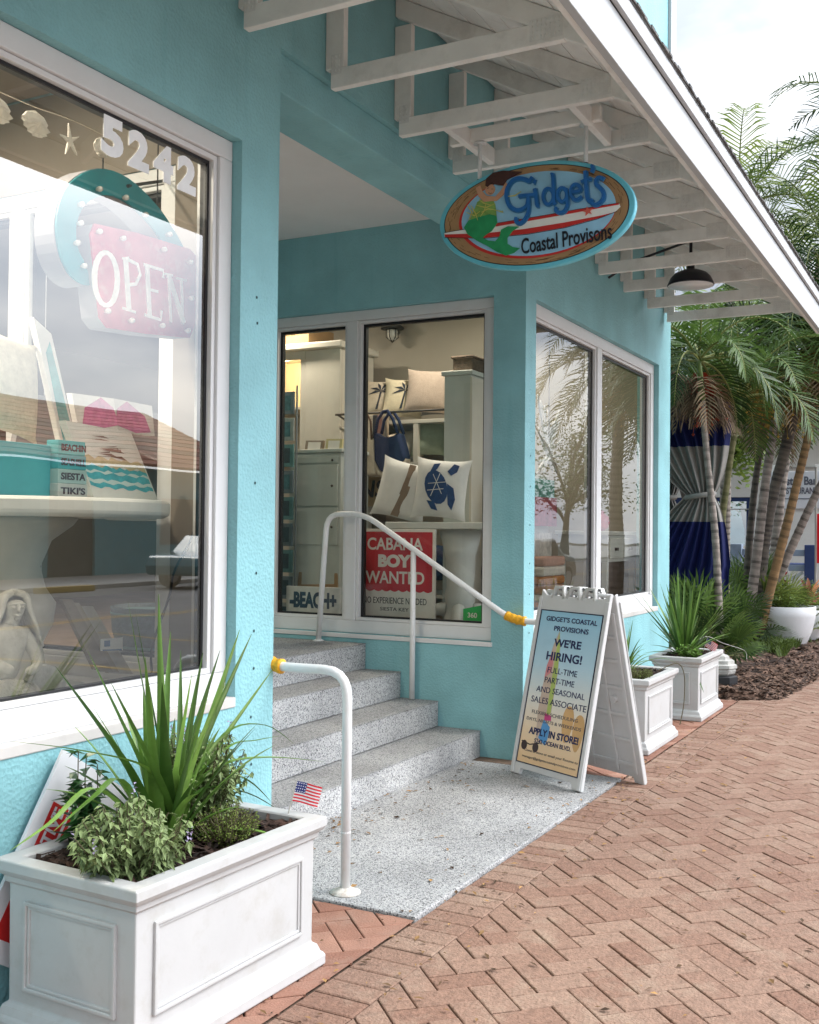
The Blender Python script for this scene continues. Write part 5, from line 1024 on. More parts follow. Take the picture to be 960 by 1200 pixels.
# table with cushions, tall white cabinet, basket
t2 = thing('pedestal_table', 'white table on a thick pedestal with scroll feet behind the window above the steps', 'table', (7.15, 3.45, .66)); tz = at(0, 6.95, 520, 612).z
q = MB(); q.box((6.90, 3.02, tz-.05), (7.45, 3.86, tz)); q.build('table_top', mat('table_grey_white', (.60, .61, .58), .5, .06, 6), t2, bevel=.006); tcn = V((7.15, 3.36, .662))
q = MB(); q.lathe(tcn, [(.2, 0), (.2, .04), (.13, .10), (.10, .25), (.12, .32), (.10, .38), (.11, .6), (.16, tz-.052-.662)], 28); q.build('pedestal', MATS['table_grey_white'], t2, smooth=True)
for a in (20, 110, 200, 290): q = MB(); d = V((math.cos(R(a)), math.sin(R(a)), 0)); q.tube(smooth_path([tcn+d*.10+V((0, 0, .22)), tcn+d*.20+V((0, 0, .2)), tcn+d*.30+V((0, 0, .06)), tcn+d*.38+V((0, 0, .025))], 4), [.05, .05, .05, .045, .04, .04, .04, .035, .03, .03, .03, .03, .025], 8); q.build('foot', MATS['table_grey_white'], t2, smooth=True)
def ribbon(fr, t, zf): surf(fr, zf, [[(-.04, -.2), (.02, -.2), (.06, 0), (.06, .2), (.01, .2), (-.0, .0)]], 'ribbon', mat('tan_ribbon', (.24, .16, .10), .8), t)
pillow('cushion', 'cream cushion with a tan band on the table by the red window sign', at(0, 7.05, 473, 575), V((.25, -1, -.25)), V((.12, -.22, 1)), .42, .46, .15, CANV, ribbon, 'cushions on the pedestal table')
def turtle(fr, t, zf):
    nv_ = mat('turtle_blue', (.025, .06, .17), .8, .3, 40)
    surf(fr, zf, [[(-.02+.085*math.cos(a)*.9-.05*math.sin(a), .0+.12*math.sin(a)+.03*math.cos(a)) for a in [6.283*i/16 for i in range(16)]], [(.05, .12), (.09, .18), (.13, .17), (.12, .12), (.08, .09)], [(.06, .03), (.11, .0), (.13, -.08), (.11, -.16), (.08, -.12), (.07, -.05)], [(-.09, .08), (-.06, .17), (-.01, .18), (-.03, .13)], [(-.08, -.10), (-.04, -.16), (.01, -.17), (-.02, -.11)]], 'printed_turtle', nv_, t)
    q = MB()
    for a, b in (((-.05, .09), (.03, -.05)), ((-.08, .02), (.05, .04)), ((-.05, -.07), (.0, .1)), ((-.08, -.03), (.04, -.01))): q.stroke(fr, [(a[0]+(b[0]-a[0])*i/6, a[1]+(b[1]-a[1])*i/6) for i in range(7)], .004, .079, .084)
    q.build('shell_lines', CANV, t)
pillow('cushion', 'white cushion with a blue sea turtle on the pedestal table', at(0, 7.0, 517, 573), V((.2, -1, -.08)), V((.16, -.05, 1)), .42, .46, .15, CANV, turtle, 'cushions on the pedestal table')
wc = thing('tall_cabinet', 'tall narrow white cabinet beside the shelves with a basket on top', 'cabinet', (7.7, 3.3, .66)); c1 = at(0, 7.35, 521, 440); c2 = at(0, 7.35, 552, 440); zt_ = at(0, 7.35, 535, 440).z
q = MB(); q.box((7.35, c2.y, .662), (7.95, c1.y, zt_)); wcb = q.build('carcass', PALEG, wc, bevel=.005); q = MB(); q.box((7.33, c2.y-.02, zt_+.0005), (7.97, c1.y+.02, zt_+.035)); q.build('cornice', PALEG, wc, bevel=.006)
q = MB(); q.box((7.33, c2.y-.0025-.02, .70), (7.93, c2.y-.0025, zt_-.02)); q.build('door', CREAM, wc, bevel=.004)
bs2 = thing('basket', 'small brown basket on top of the tall white cabinet', 'basket', (7.6, 3.35, zt_)); q = MB(); q.box((7.42, c2.y+.02, zt_+.037), (7.68, c1.y-.03, zt_+.15)); q.build('body', mat('basket_brown', (.12, .085, .06), .8, .4, 40, .8, 90), bs2, bevel=.02); q = MB(); q.tube([(7.42, c2.y+.02, zt_+.15), (7.68, c2.y+.02, zt_+.15), (7.68, c1.y-.03, zt_+.15), (7.42, c1.y-.03, zt_+.15), (7.42, c2.y+.02, zt_+.15)], .012, 6); q.build('rim', MATS['basket_brown'], bs2, smooth=True)
for i, (px_, py_) in enumerate(((556, 690), (560, 665), (532, 660))): pillow('cushion', ['navy cushion lowest under the pedestal table', 'navy patterned cushion upper right under the pedestal table', 'dark navy cushion far behind the table pedestal'][i], at(0, 7.6, px_, py_), V((.1, -1, 0)), V((.2, 0, 1)), .4, .3, .16, NAVY, None, 'navy cushions under the table')
# wall lamp: caged nautical
wl_ = thing('wall_lamp', 'small dark caged lamp on the beige shop wall above the cushions', 'lamp', at(0, 8.30, 460, 388)); c_ = at(0, 8.22, 460, 386); DK = mat('lamp_bronze', (.05, .045, .04), .45, metal=.6)
q = MB(); q.lathe(c_, [(.10, 0), (.105, .01), (.05, .06), (.035, .08), (.03, .14), (.0, .15)], 20); q.build('lamp_shade', DK, wl_, smooth=True); q = MB(); q.lathe(c_, [(0, -.10), (.03, -.095), (.045, -.06), (.045, -.01), (.03, -.001)], 16); q.build('glass_jar', mat('jar_glass', (.5, .5, .46), .2), wl_, smooth=True)
q = MB()
for k_ in range(6): a = R(60*k_); q.tube([c_+V((.055*math.cos(a), .055*math.sin(a), 0)), c_+V((.055*math.cos(a), .055*math.sin(a), -.07)), c_+V((0, 0, -.115))], .004, 5)
q.build('cage', DK, wl_); q = MB(); q.tube([c_+V((0, 0, .14)), c_+V((.0, 0, .17)), c_+V((.125, 0, .15))], .014, 6); q.build('bracket', DK, wl_)
# --- left light: hutch, cabinet, postcard rack
XH = 7.55; hc = thing('lit_hutch', 'cream hutch with a warm lit inside behind the left pane above the steps', 'cabinet', (XH, 4.9, .66)); yR, yL = at(0, XH, 399, 420).y, at(0, XH, 318, 420).y; ztp = at(0, XH, 360, 411).z; yM = at(0, XH, 358, 420).y; zlo = at(0, XH, 350, 528).z
q = MB(); q.box((XH, yR, .662), (XH+.03, yM, ztp)); q.build('door', CREAM, hc, bevel=.004); q = MB(); q.box((XH+.031, yR, .662), (XH+.55, yR+.03, ztp)); q.box((XH+.521, yR+.031, .662), (XH+.55, yL+.3, ztp)); q.build('carcass', CREAM, hc)
q = MB(); q.box((XH-.05, yR-.04, ztp+.001), (XH+.58, yL+.35, ztp+.06)); q.build('cornice', CREAM, hc, bevel=.012)
for z_ in (zlo-.02, (ztp+zlo)/2-.05): q = MB(); q.box((XH+.005, yM+.002, z_-.02), (XH+.519, yL+.3, z_)); q.build('shelf', CREAM, hc)
q = MB(); q.box((XH-.002, yM+.0015, ztp-.07), (XH+.028, yL+.3, ztp-.001)); q.box((XH+.004, yM+.0015, .662), (XH+.028, yM+.05, ztp-.071)); q.build('face_frame', CREAM, hc)
ll = bpy.data.lights.new('cabinet_lamp', 'POINT'); ll.energy = 6; ll.color = (1, .66, .30); ll.shadow_soft_size = .05; lo = bpy.data.objects.new('bulb', ll); COL.objects.link(lo); lo.location = (XH+.12, yM+.3, ztp-.09); adopt(lo, hc)
q = MB(); q.lathe((XH+.12, yM+.3, ztp-.05), [(.02, 0), (.03, .02), (.03, .045)], 12); q.build('lamp', mat('warm_glow', (1, .7, .35), .5, emit=((1, .66, .3), 5)), hc)
bxx = thing('storage_box', 'tan storage box on top of the cream hutch', 'box', (XH+.2, 4.9, ztp)); y1_, y2_ = at(0, XH+.05, 362, 390).y, at(0, XH+.05, 318, 390).y; q = MB(); q.box((XH+.05, y1_, ztp+.062), (XH+.45, y2_, at(0, XH+.05, 340, 383).z)); bo_ = q.build('box', mat('tan_card', (.40, .25, .12), .7, .1, 6), bxx, bevel=.005)
q = MB(); text(q, 'CUBA', frame((XH+.0495, (y1_+y2_)/2, ztp+.17), (0, -1, 0), (0, 0, 1)), 0, 0, .18, .05, 0, .001); q.build('lettering', mat('box_ink', (.18, .10, .05), .7), bo_)
XK = 6.98; kc = thing('drawer_cabinet', 'pale grey green cabinet with drawers behind the left pane above the steps', 'cabinet', (XK, 4.5, .66)); yR, yL = at(0, XK, 399, 600).y, at(0, XK, 339, 600).y; zt3 = at(0, XK, 370, 531).z
q = MB(); q.box((XK, yR, .662), (XK+.42, yL, zt3)); q.build('carcass', PALEG, kc, bevel=.005); q = MB(); q.box((XK-.02, yR-.02, zt3+.001), (XK+.44, yL+.02, zt3+.03)); q.build('top', PALEG, kc, bevel=.006)
zz = zt3-.03
for h_ in (.06, .33, .30): q = MB(); q.box((XK-.014, yR+.02, zz-h_+.012), (XK-.0005, yL-.02, zz)); dd = q.build('drawer', PALEG, kc, bevel=.004); q = MB(); q.lathe((XK-.03, yR+.06, zz-h_/2), [(0, -.012), (.012, 0), (0, .012)], 10); q.build('knob', DK, dd); zz -= h_
for i, (pa, pb, c_) in enumerate((((357, 529), (378, 516), (.25, .2, .15)), ((381, 529), (400, 514), (.5, .45, .25)))): board('framed_photo', ['small brown framed picture on the grey green cabinet', 'small gold framed picture at the right of the grey green cabinet'][i], 'frame', [(pa[0], pa[1]), (pb[0], pa[1]), (pb[0], pb[1]), (pa[0], pb[1])], .02, mat('mini_frame_%s' % 'ab'[i], c_, .5), y=XK+.12, ax=0, lean=.02, art=lambda bil, b: (lambda q: (q.add([bil(.15, .15, .001), bil(.85, .15, .001), bil(.85, .85, .001), bil(.15, .85, .001)], [(0, 1, 2, 3)]), q.build('picture', CANV, b)))(MB()))
wfm = thing('wooden_frame', 'empty light wood frame leaning on the grey green cabinet', 'frame', (6.9, 4.3, .8)); fr = frame((6.9, 0, 0), (0, -1, 0), (.08, 0, 1)); WQ = [(-p.y, p.z) for p in [at(0, 6.9, *k_) for k_ in ((342, 690), (390, 690), (388, 616), (346, 616))]]; e = .035
q = MB(); ring(q, fr, WQ, [(WQ[0][0]+e, WQ[0][1]+e), (WQ[1][0]-e, WQ[1][1]+e), (WQ[2][0]-e, WQ[2][1]-e), (WQ[3][0]+e, WQ[3][1]-e)], -.02, .01); q.build('frame', WOODL, wfm, bevel=.004)
rk = thing('postcard_rack', 'grey wire rack of framed postcards at the left of the window above the steps', 'rack', (6.85, 4.6, .66)); XRk = 6.85; yR, yL = at(0, XRk, 344, 600).y, at(0, XRk, 312, 600).y; zhi = at(0, XRk, 335, 452).z
q = MB()
for y_ in (yR, yL): q.tube([(XRk+.03, y_, .662), (XRk+.03, y_, zhi)], .008, 6)
q.build('uprights', mat('rack_grey', (.25, .26, .27), .5, metal=.5), rk); nr = 9
for i in range(nr):
    z0_ = .72+(zhi-.74)*i/nr; z1_ = z0_+(zhi-.74)/nr*.86
    for y0_, y1_ in ((yR+.005, (yR+yL)/2-.005), ((yR+yL)/2+.005, yL-.005)):
        q = MB(); q.box((XRk-.005, y0_, z0_), (XRk+.012, y1_, z1_)); cd = q.build('postcard', mat(['card_teal', 'card_grey', 'card_slate'][rnd.randrange(3)], rnd.choice([(.10, .2, .2), (.3, .31, .3), (.13, .15, .17)]), .5, .3, 12), rk, bevel=.003); q = MB(); q.box((XRk-.0075, y0_+.03, z0_+.03), (XRk-.0055, y1_-.03, z1_-.03)); q.build('picture', mat(['pic_sea', 'pic_dark', 'pic_sand'][rnd.randrange(3)], rnd.choice([(.05, .12, .14), (.03, .04, .05), (.25, .22, .17)]), .4, .5, 25), cd)
# --- right windows: chest of drawers, vase, prints, striped stack
YC_ = 2.82; x1_, x2_ = at(1, YC_, 713, 640).x, at(1, YC_, 746, 640).x; zt4 = 1.47; ch_ = thing('chest_of_drawers', 'small white chest with two drawers and arched legs in the far right window', 'chest', ((x1_+x2_)/2, 3.0, .66)); WH2 = mat('chest_white', (.66, .67, .63), .45, .06, 6)
q = MB(); q.box((x1_-.03, YC_-.02, zt4-.035), (x2_+.03, 3.3, zt4)); q.build('top', WH2, ch_, bevel=.006); q = MB(); q.box((x1_, YC_+.005, 1.20), (x2_, 3.28, zt4-.036)); q.build('carcass', WH2, ch_, bevel=.004)
for i in range(2): a = x1_+.02+(x2_-x1_-.03)/2*i; q = MB(); q.box((a, YC_-.012, 1.23), (a+(x2_-x1_-.03)/2-.015, YC_+.0045, zt4-.06)); dd = q.build('drawer', WH2, ch_, bevel=.005); q = MB(); q.box((a+.13, YC_-.03, 1.30), (a+.19, YC_-.0125, 1.325)); q.build('pull', DK, dd)
for xx in (x1_, x2_-.05): q = MB(); q.box((xx, YC_+.01, .662), (xx+.05, YC_+.06, 1.199)); q.build('leg', WH2, ch_, bevel=.004); q = MB(); q.box((xx, 3.22, .662), (xx+.05, 3.27, 1.199)); q.build('leg', WH2, ch_, bevel=.004)
vz = thing('pink_vase', 'round glossy pink vase on the white chest in the far right window', 'vase', (x1_+.25, 2.95, zt4)); q = MB(); q.lathe((x1_+.22, 2.97, zt4+.001), [(.04, 0), (.075, .03), (.09, .08), (.075, .13), (.04, .155), (.035, .17), (.045, .18)], 24); q.build('body', mat('pink_glaze', (.55, .10, .16), .25, .1, 8), vz, smooth=True)
st3 = thing('print_stand', 'stand of coloured prints in the first right window', 'print stand', (7.1, 3.0, .66))
for i, (za_, zb_, c_) in enumerate(((1.50, 1.72, (.35, .07, .10)), (1.70, 1.86, (.10, .28, .24)), (.90, 1.45, (.55, .50, .44)))): q = MB(); q.box((7.47, 2.92+.02*i, za_), (7.98, 2.945+.02*i, zb_)); q.build('print', mat('stand_print_%s' % 'abc'[i], c_, .6, .4, 20), st3, bevel=.003)
q = MB(); q.box((7.45, 3.0, .662), (8.0, 3.03, 1.9)); q.build('stand_back', CREAM, st3)
tw = thing('towel_stack', 'stack of folded orange and white striped towels in the first right window', 'towels', (7.0, 2.85, .66)); zz = .665
for i in range(9): h_ = rnd.uniform(.055, .075); q = MB(); q.box((7.40+rnd.uniform(-.01, .01), 2.80, zz), (7.86+rnd.uniform(-.01, .01), 2.91, zz+h_)); q.build('towel', mat(['towel_orange', 'towel_white', 'towel_salmon'][i % 3], ((.5, .22, .08), (.66, .62, .55), (.52, .30, .22))[i % 3], .9, .15, 20, .3, 80), tw, bevel=.02); zz += h_+.001
cr_ = thing('coral_sculpture', 'white branching coral sculpture hanging in the first right window', 'sculpture', (7.5, 3.1, 2.0)); q = MB()
for i in range(26):
    c_ = V((8.0, 3.0, 2.05)); d = V((rnd.uniform(-.3, .3), rnd.uniform(-.05, .05), rnd.uniform(-.15, .5))); q.tube(smooth_path([c_, c_+d*.5+V((rnd.uniform(-.05, .05), 0, 0)), c_+d], 3), [.02, .018, .016, .013, .011, .008, .005], 6)
q.build('branches', CANV, cr_, smooth=True); q = MB(); q.tube([(8.0, 3.0, 2.1), (8.0, 3.0, 3.41)], .003, 5); q.build('cord', BLACK, cr_)

# ================================================================== PALMS AND GARDEN
FROND = mat('palm_frond', (.035, .085, .02), .5, .2, 6, tint=.55, trans=.3, col2=(.085, .14, .03), spec=.4)
FRONDL = mat('palm_frond_light', (.10, .17, .035), .5, .2, 6, tint=.5, trans=.35, col2=(.20, .24, .06), spec=.4)
DEADF = mat('dead_frond', (.17, .115, .065), .85, .3, 8, tint=.5, col2=(.26, .19, .12))
RINGS = None
def bark(name, c1, c2):
    m = bpy.data.materials.new(name); m.use_nodes = True; t = m.node_tree; L = t.links.new; b = t.nodes['Principled BSDF']; b.inputs['Roughness'].default_value = .85
    a = N(t, 'ShaderNodeAttribute'); a.attribute_name = 'tint'; tc = N(t, 'ShaderNodeTexCoord'); no = N(t, 'ShaderNodeTexNoise'); no.inputs['Scale'].default_value = 14; no.inputs['Detail'].default_value = 8; L(tc.outputs['Object'], no.inputs['Vector'])
    ad = N(t, 'ShaderNodeMath', operation='MULTIPLY_ADD'); L(no.outputs['Fac'], ad.inputs[0]); ad.inputs[1].default_value = 1.1; ad.inputs[2].default_value = -.45; a2 = N(t, 'ShaderNodeMath', operation='ADD'); a2.use_clamp = True; L(ad.outputs[0], a2.inputs[0]); L(a.outputs['Fac'], a2.inputs[1])
    mx = N(t, 'ShaderNodeMix', data_type='RGBA'); L(a2.outputs[0], mx.inputs['Factor']); mx.inputs['A'].default_value = (*c1, 1); mx.inputs['B'].default_value = (*c2, 1); L(mx.outputs['Result'], b.inputs['Base Color'])
    bp = N(t, 'ShaderNodeBump'); bp.inputs['Strength'].default_value = .6; bp.inputs['Distance'].default_value = .01; L(no.outputs['Fac'], bp.inputs['Height']); L(bp.outputs[0], b.inputs['Normal']); return m
BARKG = bark('palm_bark_grey', (.085, .07, .06), (.36, .31, .27)); BARKB = bark('palm_bark_brown', (.12, .075, .035), (.33, .20, .09)); BARKN = bark('palm_bark_green', (.10, .11, .04), (.24, .22, .11)); BARKD = bark('palm_bark_dark', (.045, .04, .035), (.16, .135, .11))
def frond(mb, base, az, el, L_, droop, n=34, leaf=.42, lw=.028, tint=.5, vee=.35, rach=None):
    """pinnate leaf: arching midrib with narrow leaflets hanging from both sides"""
    d0 = V((math.cos(az)*math.cos(el), math.sin(az)*math.cos(el), math.sin(el))); P_ = []; p = V(base); d = d0.copy(); st = L_/12
    for i in range(13): P_.append(p.copy()); p = p+d*st; d = (d+V((0, 0, -droop*(.35+i*.12)*.22))).normalized()
    if rach is not None: rach.tube(P_, [.016-.0011*i for i in range(13)], 5, tint=tint)
    for i in range(n):
        t = .12+.88*(i+.5)/n; f_ = t*12; j = min(int(f_), 11); q = P_[j].lerp(P_[j+1], f_-j); dd = (P_[j+1]-P_[j]).normalized(); side = dd.cross(V((0, 0, 1)))
        if side.length < .1: side = V((math.sin(az), -math.cos(az), 0))
        side.normalize(); upv = side.cross(dd); l_ = leaf*(math.sin(math.pi*min(1, .12+t*.93))**.6)*rnd.uniform(.85, 1.1)
        if l_ < .05: l_ = .05
        for s_ in (-1, 1):
            v_ = (side*s_*.85+dd*(.45+.5*t)+upv*vee*rnd.uniform(.5, 1.3)+V((rnd.uniform(-.1, .1), rnd.uniform(-.1, .1), rnd.uniform(-.1, .1)))).normalized()
            w_ = upv.cross(v_).normalized() if abs(upv.dot(v_)) < .95 else dd; w_ = (dd*.8+w_*.2).normalized()*lw/2
            mid = q+v_*l_*.55-V((0, 0, .05*l_)); tip = q+v_*l_-V((0, 0, .32*l_*rnd.uniform(.6, 1.4))); tt = min(1, max(0, tint+rnd.uniform(-.18, .18)))
            mb.add([q-w_*.6, q+w_*.6, mid+w_, mid-w_, tip], [(0, 1, 2, 3), (3, 2, 4)], tt)
def palm(name, label, pts, r, nf=14, L_=1.7, leaf=.42, m=FROND, bk=BARKG, seeds=None, dead=0, elr=(-.1, 1.25), ringd=.09, lwv=.03, azr=(0, 6.283), dr=(.6, 1.3), shaft=True, cat='palm tree'):
    pts[0].z = min(pts[0].z, -.02); r *= .82; P_ = smooth_path(pts, 8); t = thing(name, label, cat, pts[0], 'palms in the bed beside the shop'); tr = MB(); path = []; rad = []; acc = 0
    dense = []
    for a, b_ in zip(P_, P_[1:]):
        k_ = max(1, int((b_-a).length/.03))
        for i in range(k_): dense.append(a.lerp(b_, i/k_))
    dense.append(P_[-1]); n_ = len(dense); s_ = 0; o = 0
    for i, p in enumerate(dense):
        if i: s_ += (p-dense[i-1]).length
        u = i/(n_-1); ph = (s_ % ringd)/ringd; path.append(p); rad.append(r*(1.25-.4*u+(.35*math.exp(-s_*6)))*(1.05 if ph > .75 else 1-.05*ph))
    tr.tube(path, rad, 12); nn = 12; k0 = 0; s_ = 0
    for i in range(n_-1):
        s_ += (dense[i+1]-dense[i]).length; ph = (s_ % ringd)/ringd; tv = .05 if ph > .8 else .35+.45*ph+rnd.uniform(-.1, .1)
        for k_ in range(nn): tr.t[k0+i*nn+k_] = tv
    tr.build('trunk', bk, t, smooth=True); top = V(pts[-1]); dt_ = (P_[-1]-P_[-2]).normalized()
    if shaft:
        q = MB(); q.tube([top, top+dt_*.25, top+dt_*.5], [r*1.0, r*.95, r*.5], 10); q.build('crownshaft', mat('crownshaft_green', (.14, .20, .05), .5, .2, 12), t, smooth=True); hub = top+dt_*.42
    else: hub = top
    cr = MB(); rc = MB()
    for i in range(nf):
        az = azr[0]+(azr[1]-azr[0])*((i+rnd.uniform(-.3, .3))/nf); u = rnd.random(); el = elr[0]+(elr[1]-elr[0])*((i*.618) % 1)
        frond(cr, hub, az, el, L_*rnd.uniform(.8, 1.12), rnd.uniform(*dr), 32, leaf, lwv, min(1, max(0, rnd.gauss(.45, .22))), rach=rc)
    c_ = cr.build('crown', m, t); rc.build('leaf_stalks', mat('leaf_stalk', (.20, .22, .06), .5, .2, 8), c_, smooth=True)
    if dead:
        q = MB()
        for i in range(dead): a = rnd.random()*6.283; frond(q, hub-dt_*.12, a, rnd.uniform(-.9, -.3), L_*rnd.uniform(.4, .6), 1.6, 16, leaf*.6, lwv*.7, rnd.random())
        q.build('dead_fronds', DEADF, t)
    if seeds:
        q = MB(); cl, cnt = seeds; sc_l = .62 if cl is SEEDR else 1
        for k_ in range(cnt):
            a = rnd.random()*6.283; end = hub+V((math.cos(a)*.32, math.sin(a)*.32, -.48))*sc_l; c0 = hub+V((math.cos(a)*.07, math.sin(a)*.07, -.06))
            for i in range(70):
                e = end+V((rnd.gauss(0, .12), rnd.gauss(0, .12), -abs(rnd.gauss(.15, .25))))*sc_l; q.tube([c0.lerp(e, .2), c0.lerp(e, .7), e], .004, 3, cap=False); q.lathe(e, [(0, -.02), (.019, 0), (0, .02)], 5, tint=rnd.random())
        q.build('seed_cluster', cl, t)
    return t
SEEDR = mat('red_seeds', (.40, .06, .035), .5, .3, 20, tint=.4); SEEDO = mat('orange_seeds', (.40, .25, .05), .6, .3, 20, tint=.5)
A = lambda X, *pts: [at(0, X+dx, x, y) for (x, y), dx in zip(pts, (0, .0, .02, .05, .08))]
palm('palm_tree', 'slim grey palm trunk leaning left in front of the navy curtain with red seeds', A(11.0, (846, 748), (839, 640), (829, 540), (823, 470)), .042, 14, 1.25, leaf=.36, seeds=(SEEDR, 2), dead=9, dr=(1.0, 1.9), bk=BARKG)
palm('palm_tree', 'young greenish palm with upright fronds second from the shop corner', A(12.4, (862, 748), (846, 640), (853, 560), (861, 508)), .047, 15, 1.45, leaf=.46, bk=BARKN, elr=(.15, 1.3), dr=(.7, 1.5))
palm('palm_tree', 'thick pale ringed palm trunk rising from the front of the black root clump', A(13.9, (872, 758), (886, 660), (898, 560), (915, 450)), .066, 17, 1.8, leaf=.48, dead=10, seeds=(SEEDO, 4))
palm('palm_tree', 'dark slim palm trunk behind the pale ringed trunk', A(14.4, (872, 735), (878, 640), (886, 560), (896, 500)), .055, 15, 1.6, dead=12, bk=BARKD)
palm('palm_tree', 'rough thick palm trunk curving right with orange seed strands', A(14.2, (882, 742), (898, 620), (922, 520), (946, 430)), .085, 18, 1.9, leaf=.5, bk=BARKD, seeds=(SEEDO, 5), dead=12, ringd=.06)
palm('palm_tree', 'brown palm trunk leaning right below the restaurant sign', A(13.9, (884, 755), (903, 690), (926, 600), (952, 490), (962, 430)), .062, 16, 1.9, leaf=.5, bk=BARKB, seeds=(SEEDO, 5))
palm('palm_tree', 'grey palm trunk leaning farthest right out of the picture', A(14.3, (886, 755), (908, 690), (942, 610), (985, 520), (1015, 440)), .058, 16, 1.9, leaf=.5, bk=BARKG, seeds=(SEEDO, 5))
palm('palm_tree', 'tall palm rising above the canopy with arching fronds against the sky', [V((17.5, 3.6, .1)), V((17.2, 3.5, 2.5)), V((16.9, 3.4, 4.9)), V((16.8, 3.3, 6.0))], .09, 15, 2.1, .55, FRONDL, dead=4)
palm('palm_tree', 'feathery palm with light green fronds hanging behind the end of the canopy', [V((16.0, 2.6, .1)), V((16.0, 2.5, 2.0)), V((16.1, 2.2, 4.0)), V((16.2, 2.0, 5.3))], .08, 14, 2.3, .62, FRONDL, dead=6, seeds=(SEEDR, 1))
palm('palm_tree', 'tall palm by the pavement whose frond tips enter the sky at the right edge', [V((14.9, .75, 0)), V((14.8, .8, 2.4)), V((14.7, .85, 4.4)), V((14.6, .9, 5.8))], .10, 16, 2.2, .6, FROND, dead=5)
# black root clump and low fan palms
rcx = at(2, .0, 884, 758); rm_ = MB(); rt_ = thing('root_clump', 'dark knotted root mass at the foot of the palm trunks', 'roots', (rcx.x, rcx.y, 0), None)
for i in range(60):
    a = rnd.random()*6.283; l_ = rnd.uniform(.15, .5); c0 = V((13.95+rnd.gauss(0, .08), rcx.y+rnd.gauss(0, .10), rnd.uniform(.25, .6))); e = c0+V((math.cos(a)*l_*.8, math.sin(a)*l_*.7, -c0.z+rnd.uniform(-.02, .1)))
    rm_.tube(smooth_path([c0, c0.lerp(e, .5)+V((0, 0, .08)), e], 3), [rnd.uniform(.015, .05)]*7, 6)
rm_.build('roots', mat('root_dark', (.028, .022, .018), .95, .4, 12, .8, 40), rt_, smooth=True)
def fanpalm(label, c, nl, r, m, h=.35):
    t = thing('fan_palm', label, 'palm', c, 'low fan palms under the trunks'); lf = MB(); stk = MB(); c = V(c); c.z = min(c.z, .06)
    for i in range(nl):
        a = rnd.random()*6.283; el = rnd.uniform(.1, 1.3); e = c+V((math.cos(a)*math.cos(el)*r, math.sin(a)*math.cos(el)*r, .08+math.sin(el)*(r+h)*.8)); stk.tube(smooth_path([c, c.lerp(e, .5)+V((0, 0, .06)), e], 2), .007, 4)
        ax = (e-c).normalized(); side = ax.cross(V((0, 0, 1))).normalized(); tt = rnd.random(); rr = r*rnd.uniform(.7, 1)
        for k_ in range(22):
            b_ = R(-125+250*k_/21); d = (ax*math.cos(b_)+side*math.sin(b_)).normalized(); w_ = (side*math.cos(b_)-ax*math.sin(b_))*.013; l_ = rr*(.75+.25*math.cos(b_)); tip = e+d*l_-V((0, 0, .16*l_)); mid = e+d*l_*.6
            lf.add([e, mid-w_, tip, mid+w_], [(0, 1, 2, 3)], min(1, max(0, tt+rnd.uniform(-.15, .15))))
    lf.build('leaves', m, t); stk.build('stalks', mat('leaf_stalk', (.20, .22, .06), .5, .2, 8), t)
fanpalm('low dark fan palm spreading in front of the navy curtain', at(0, 11.3, 838, 752), 26, .36, FROND, .3)
fanpalm('dark fan palm between the curtain and the second trunk', at(0, 10.9, 815, 748), 30, .42, FROND, .42)
fanpalm('dark fan palm in the shade behind the pale trunk', at(0, 14.6, 880, 728), 26, .55, FROND, .4)
fanpalm('low dark fan palm left of the root clump', at(0, 13.2, 852, 756), 18, .45, FROND, .2)
fanpalm('bright yellow green fan palm right of the pale trunk', at(0, 14.4, 910, 738), 20, .48, FRONDL, .2)
fanpalm('bright green fan palm behind the large white pot', at(0, 15.0, 925, 735), 16, .42, FRONDL, .1)
# white pots with plants
def pot(label, c, r, h, plant, lab2):
    c = V(c); c.z = bed_z(c.x, c.y)-.03; t = thing('plant_pot', label, 'pot', c, 'white round pots beside the path'); PW_ = mat('pot_white', (.66, .67, .69), .5, .06, 5, .1, 30, dirt=(.4, .38, .34), damt=.3)
    q = MB(); q.lathe(c, [(r*.60, 0), (r*.72, h*.12), (r*.88, h*.4), (r*.98, h*.75), (r, h), (r*.94, h), (r*.92, h*.9), (r*.85, h*.85)], 40); q.build('bowl', PW_, t, smooth=True)
    q = MB(); q.lathe(c, [(0, h*.88), (r*.9, h*.86)], 24); q.build('soil', SOIL, t)
    herb('pot_plant', lab2, c+V((0, 0, h*.9)), r*.95, plant[0], plant[1], plant[2], plant[3], plant[4], 12)
LG = mat('pot_leaf', (.09, .19, .03), .5, .2, 10, tint=.5, trans=.3, col2=(.20, .26, .05))
pot('largest white round pot with ferny green plants beside the path', (14.25, 2.17, 0), .38, .52, (.30, 70, .13, .022, LG), 'green ferny plants filling the largest white pot')
pot('middle white round pot partly behind the largest one', (15.1, 2.10, 0), .32, .44, (.42, 40, .20, .05, LG), 'broad leaved light green plant in the middle white pot')
pot('farthest white round pot at the right edge of the picture', (16.4, 2.1, 0), .32, .44, (.4, 30, .22, .05, DARKL), 'dark leaved plant in the farthest white pot')
bp_ = MB(); c = at(0, 15.0, 948, 712)
for i in range(16): a = rnd.random()*6.283; el = rnd.uniform(.3, 1.2); l_ = rnd.uniform(.35, .5); d = V((math.cos(a)*math.cos(el), math.sin(a)*math.cos(el), math.sin(el))); blade(bp_, [c, c+d*l_*.5+V((0, 0, .04)), c+d*l_-V((0, 0, .05))], .085)
tag(bp_.build('red_leaved_plant', mat('cordyline', (.34, .09, .07), .5, .3, 8, tint=.5, trans=.3, col2=(.5, .24, .12)), smooth=True), 'plant with broad pink and orange leaves above the pots at the right edge', 'plant')
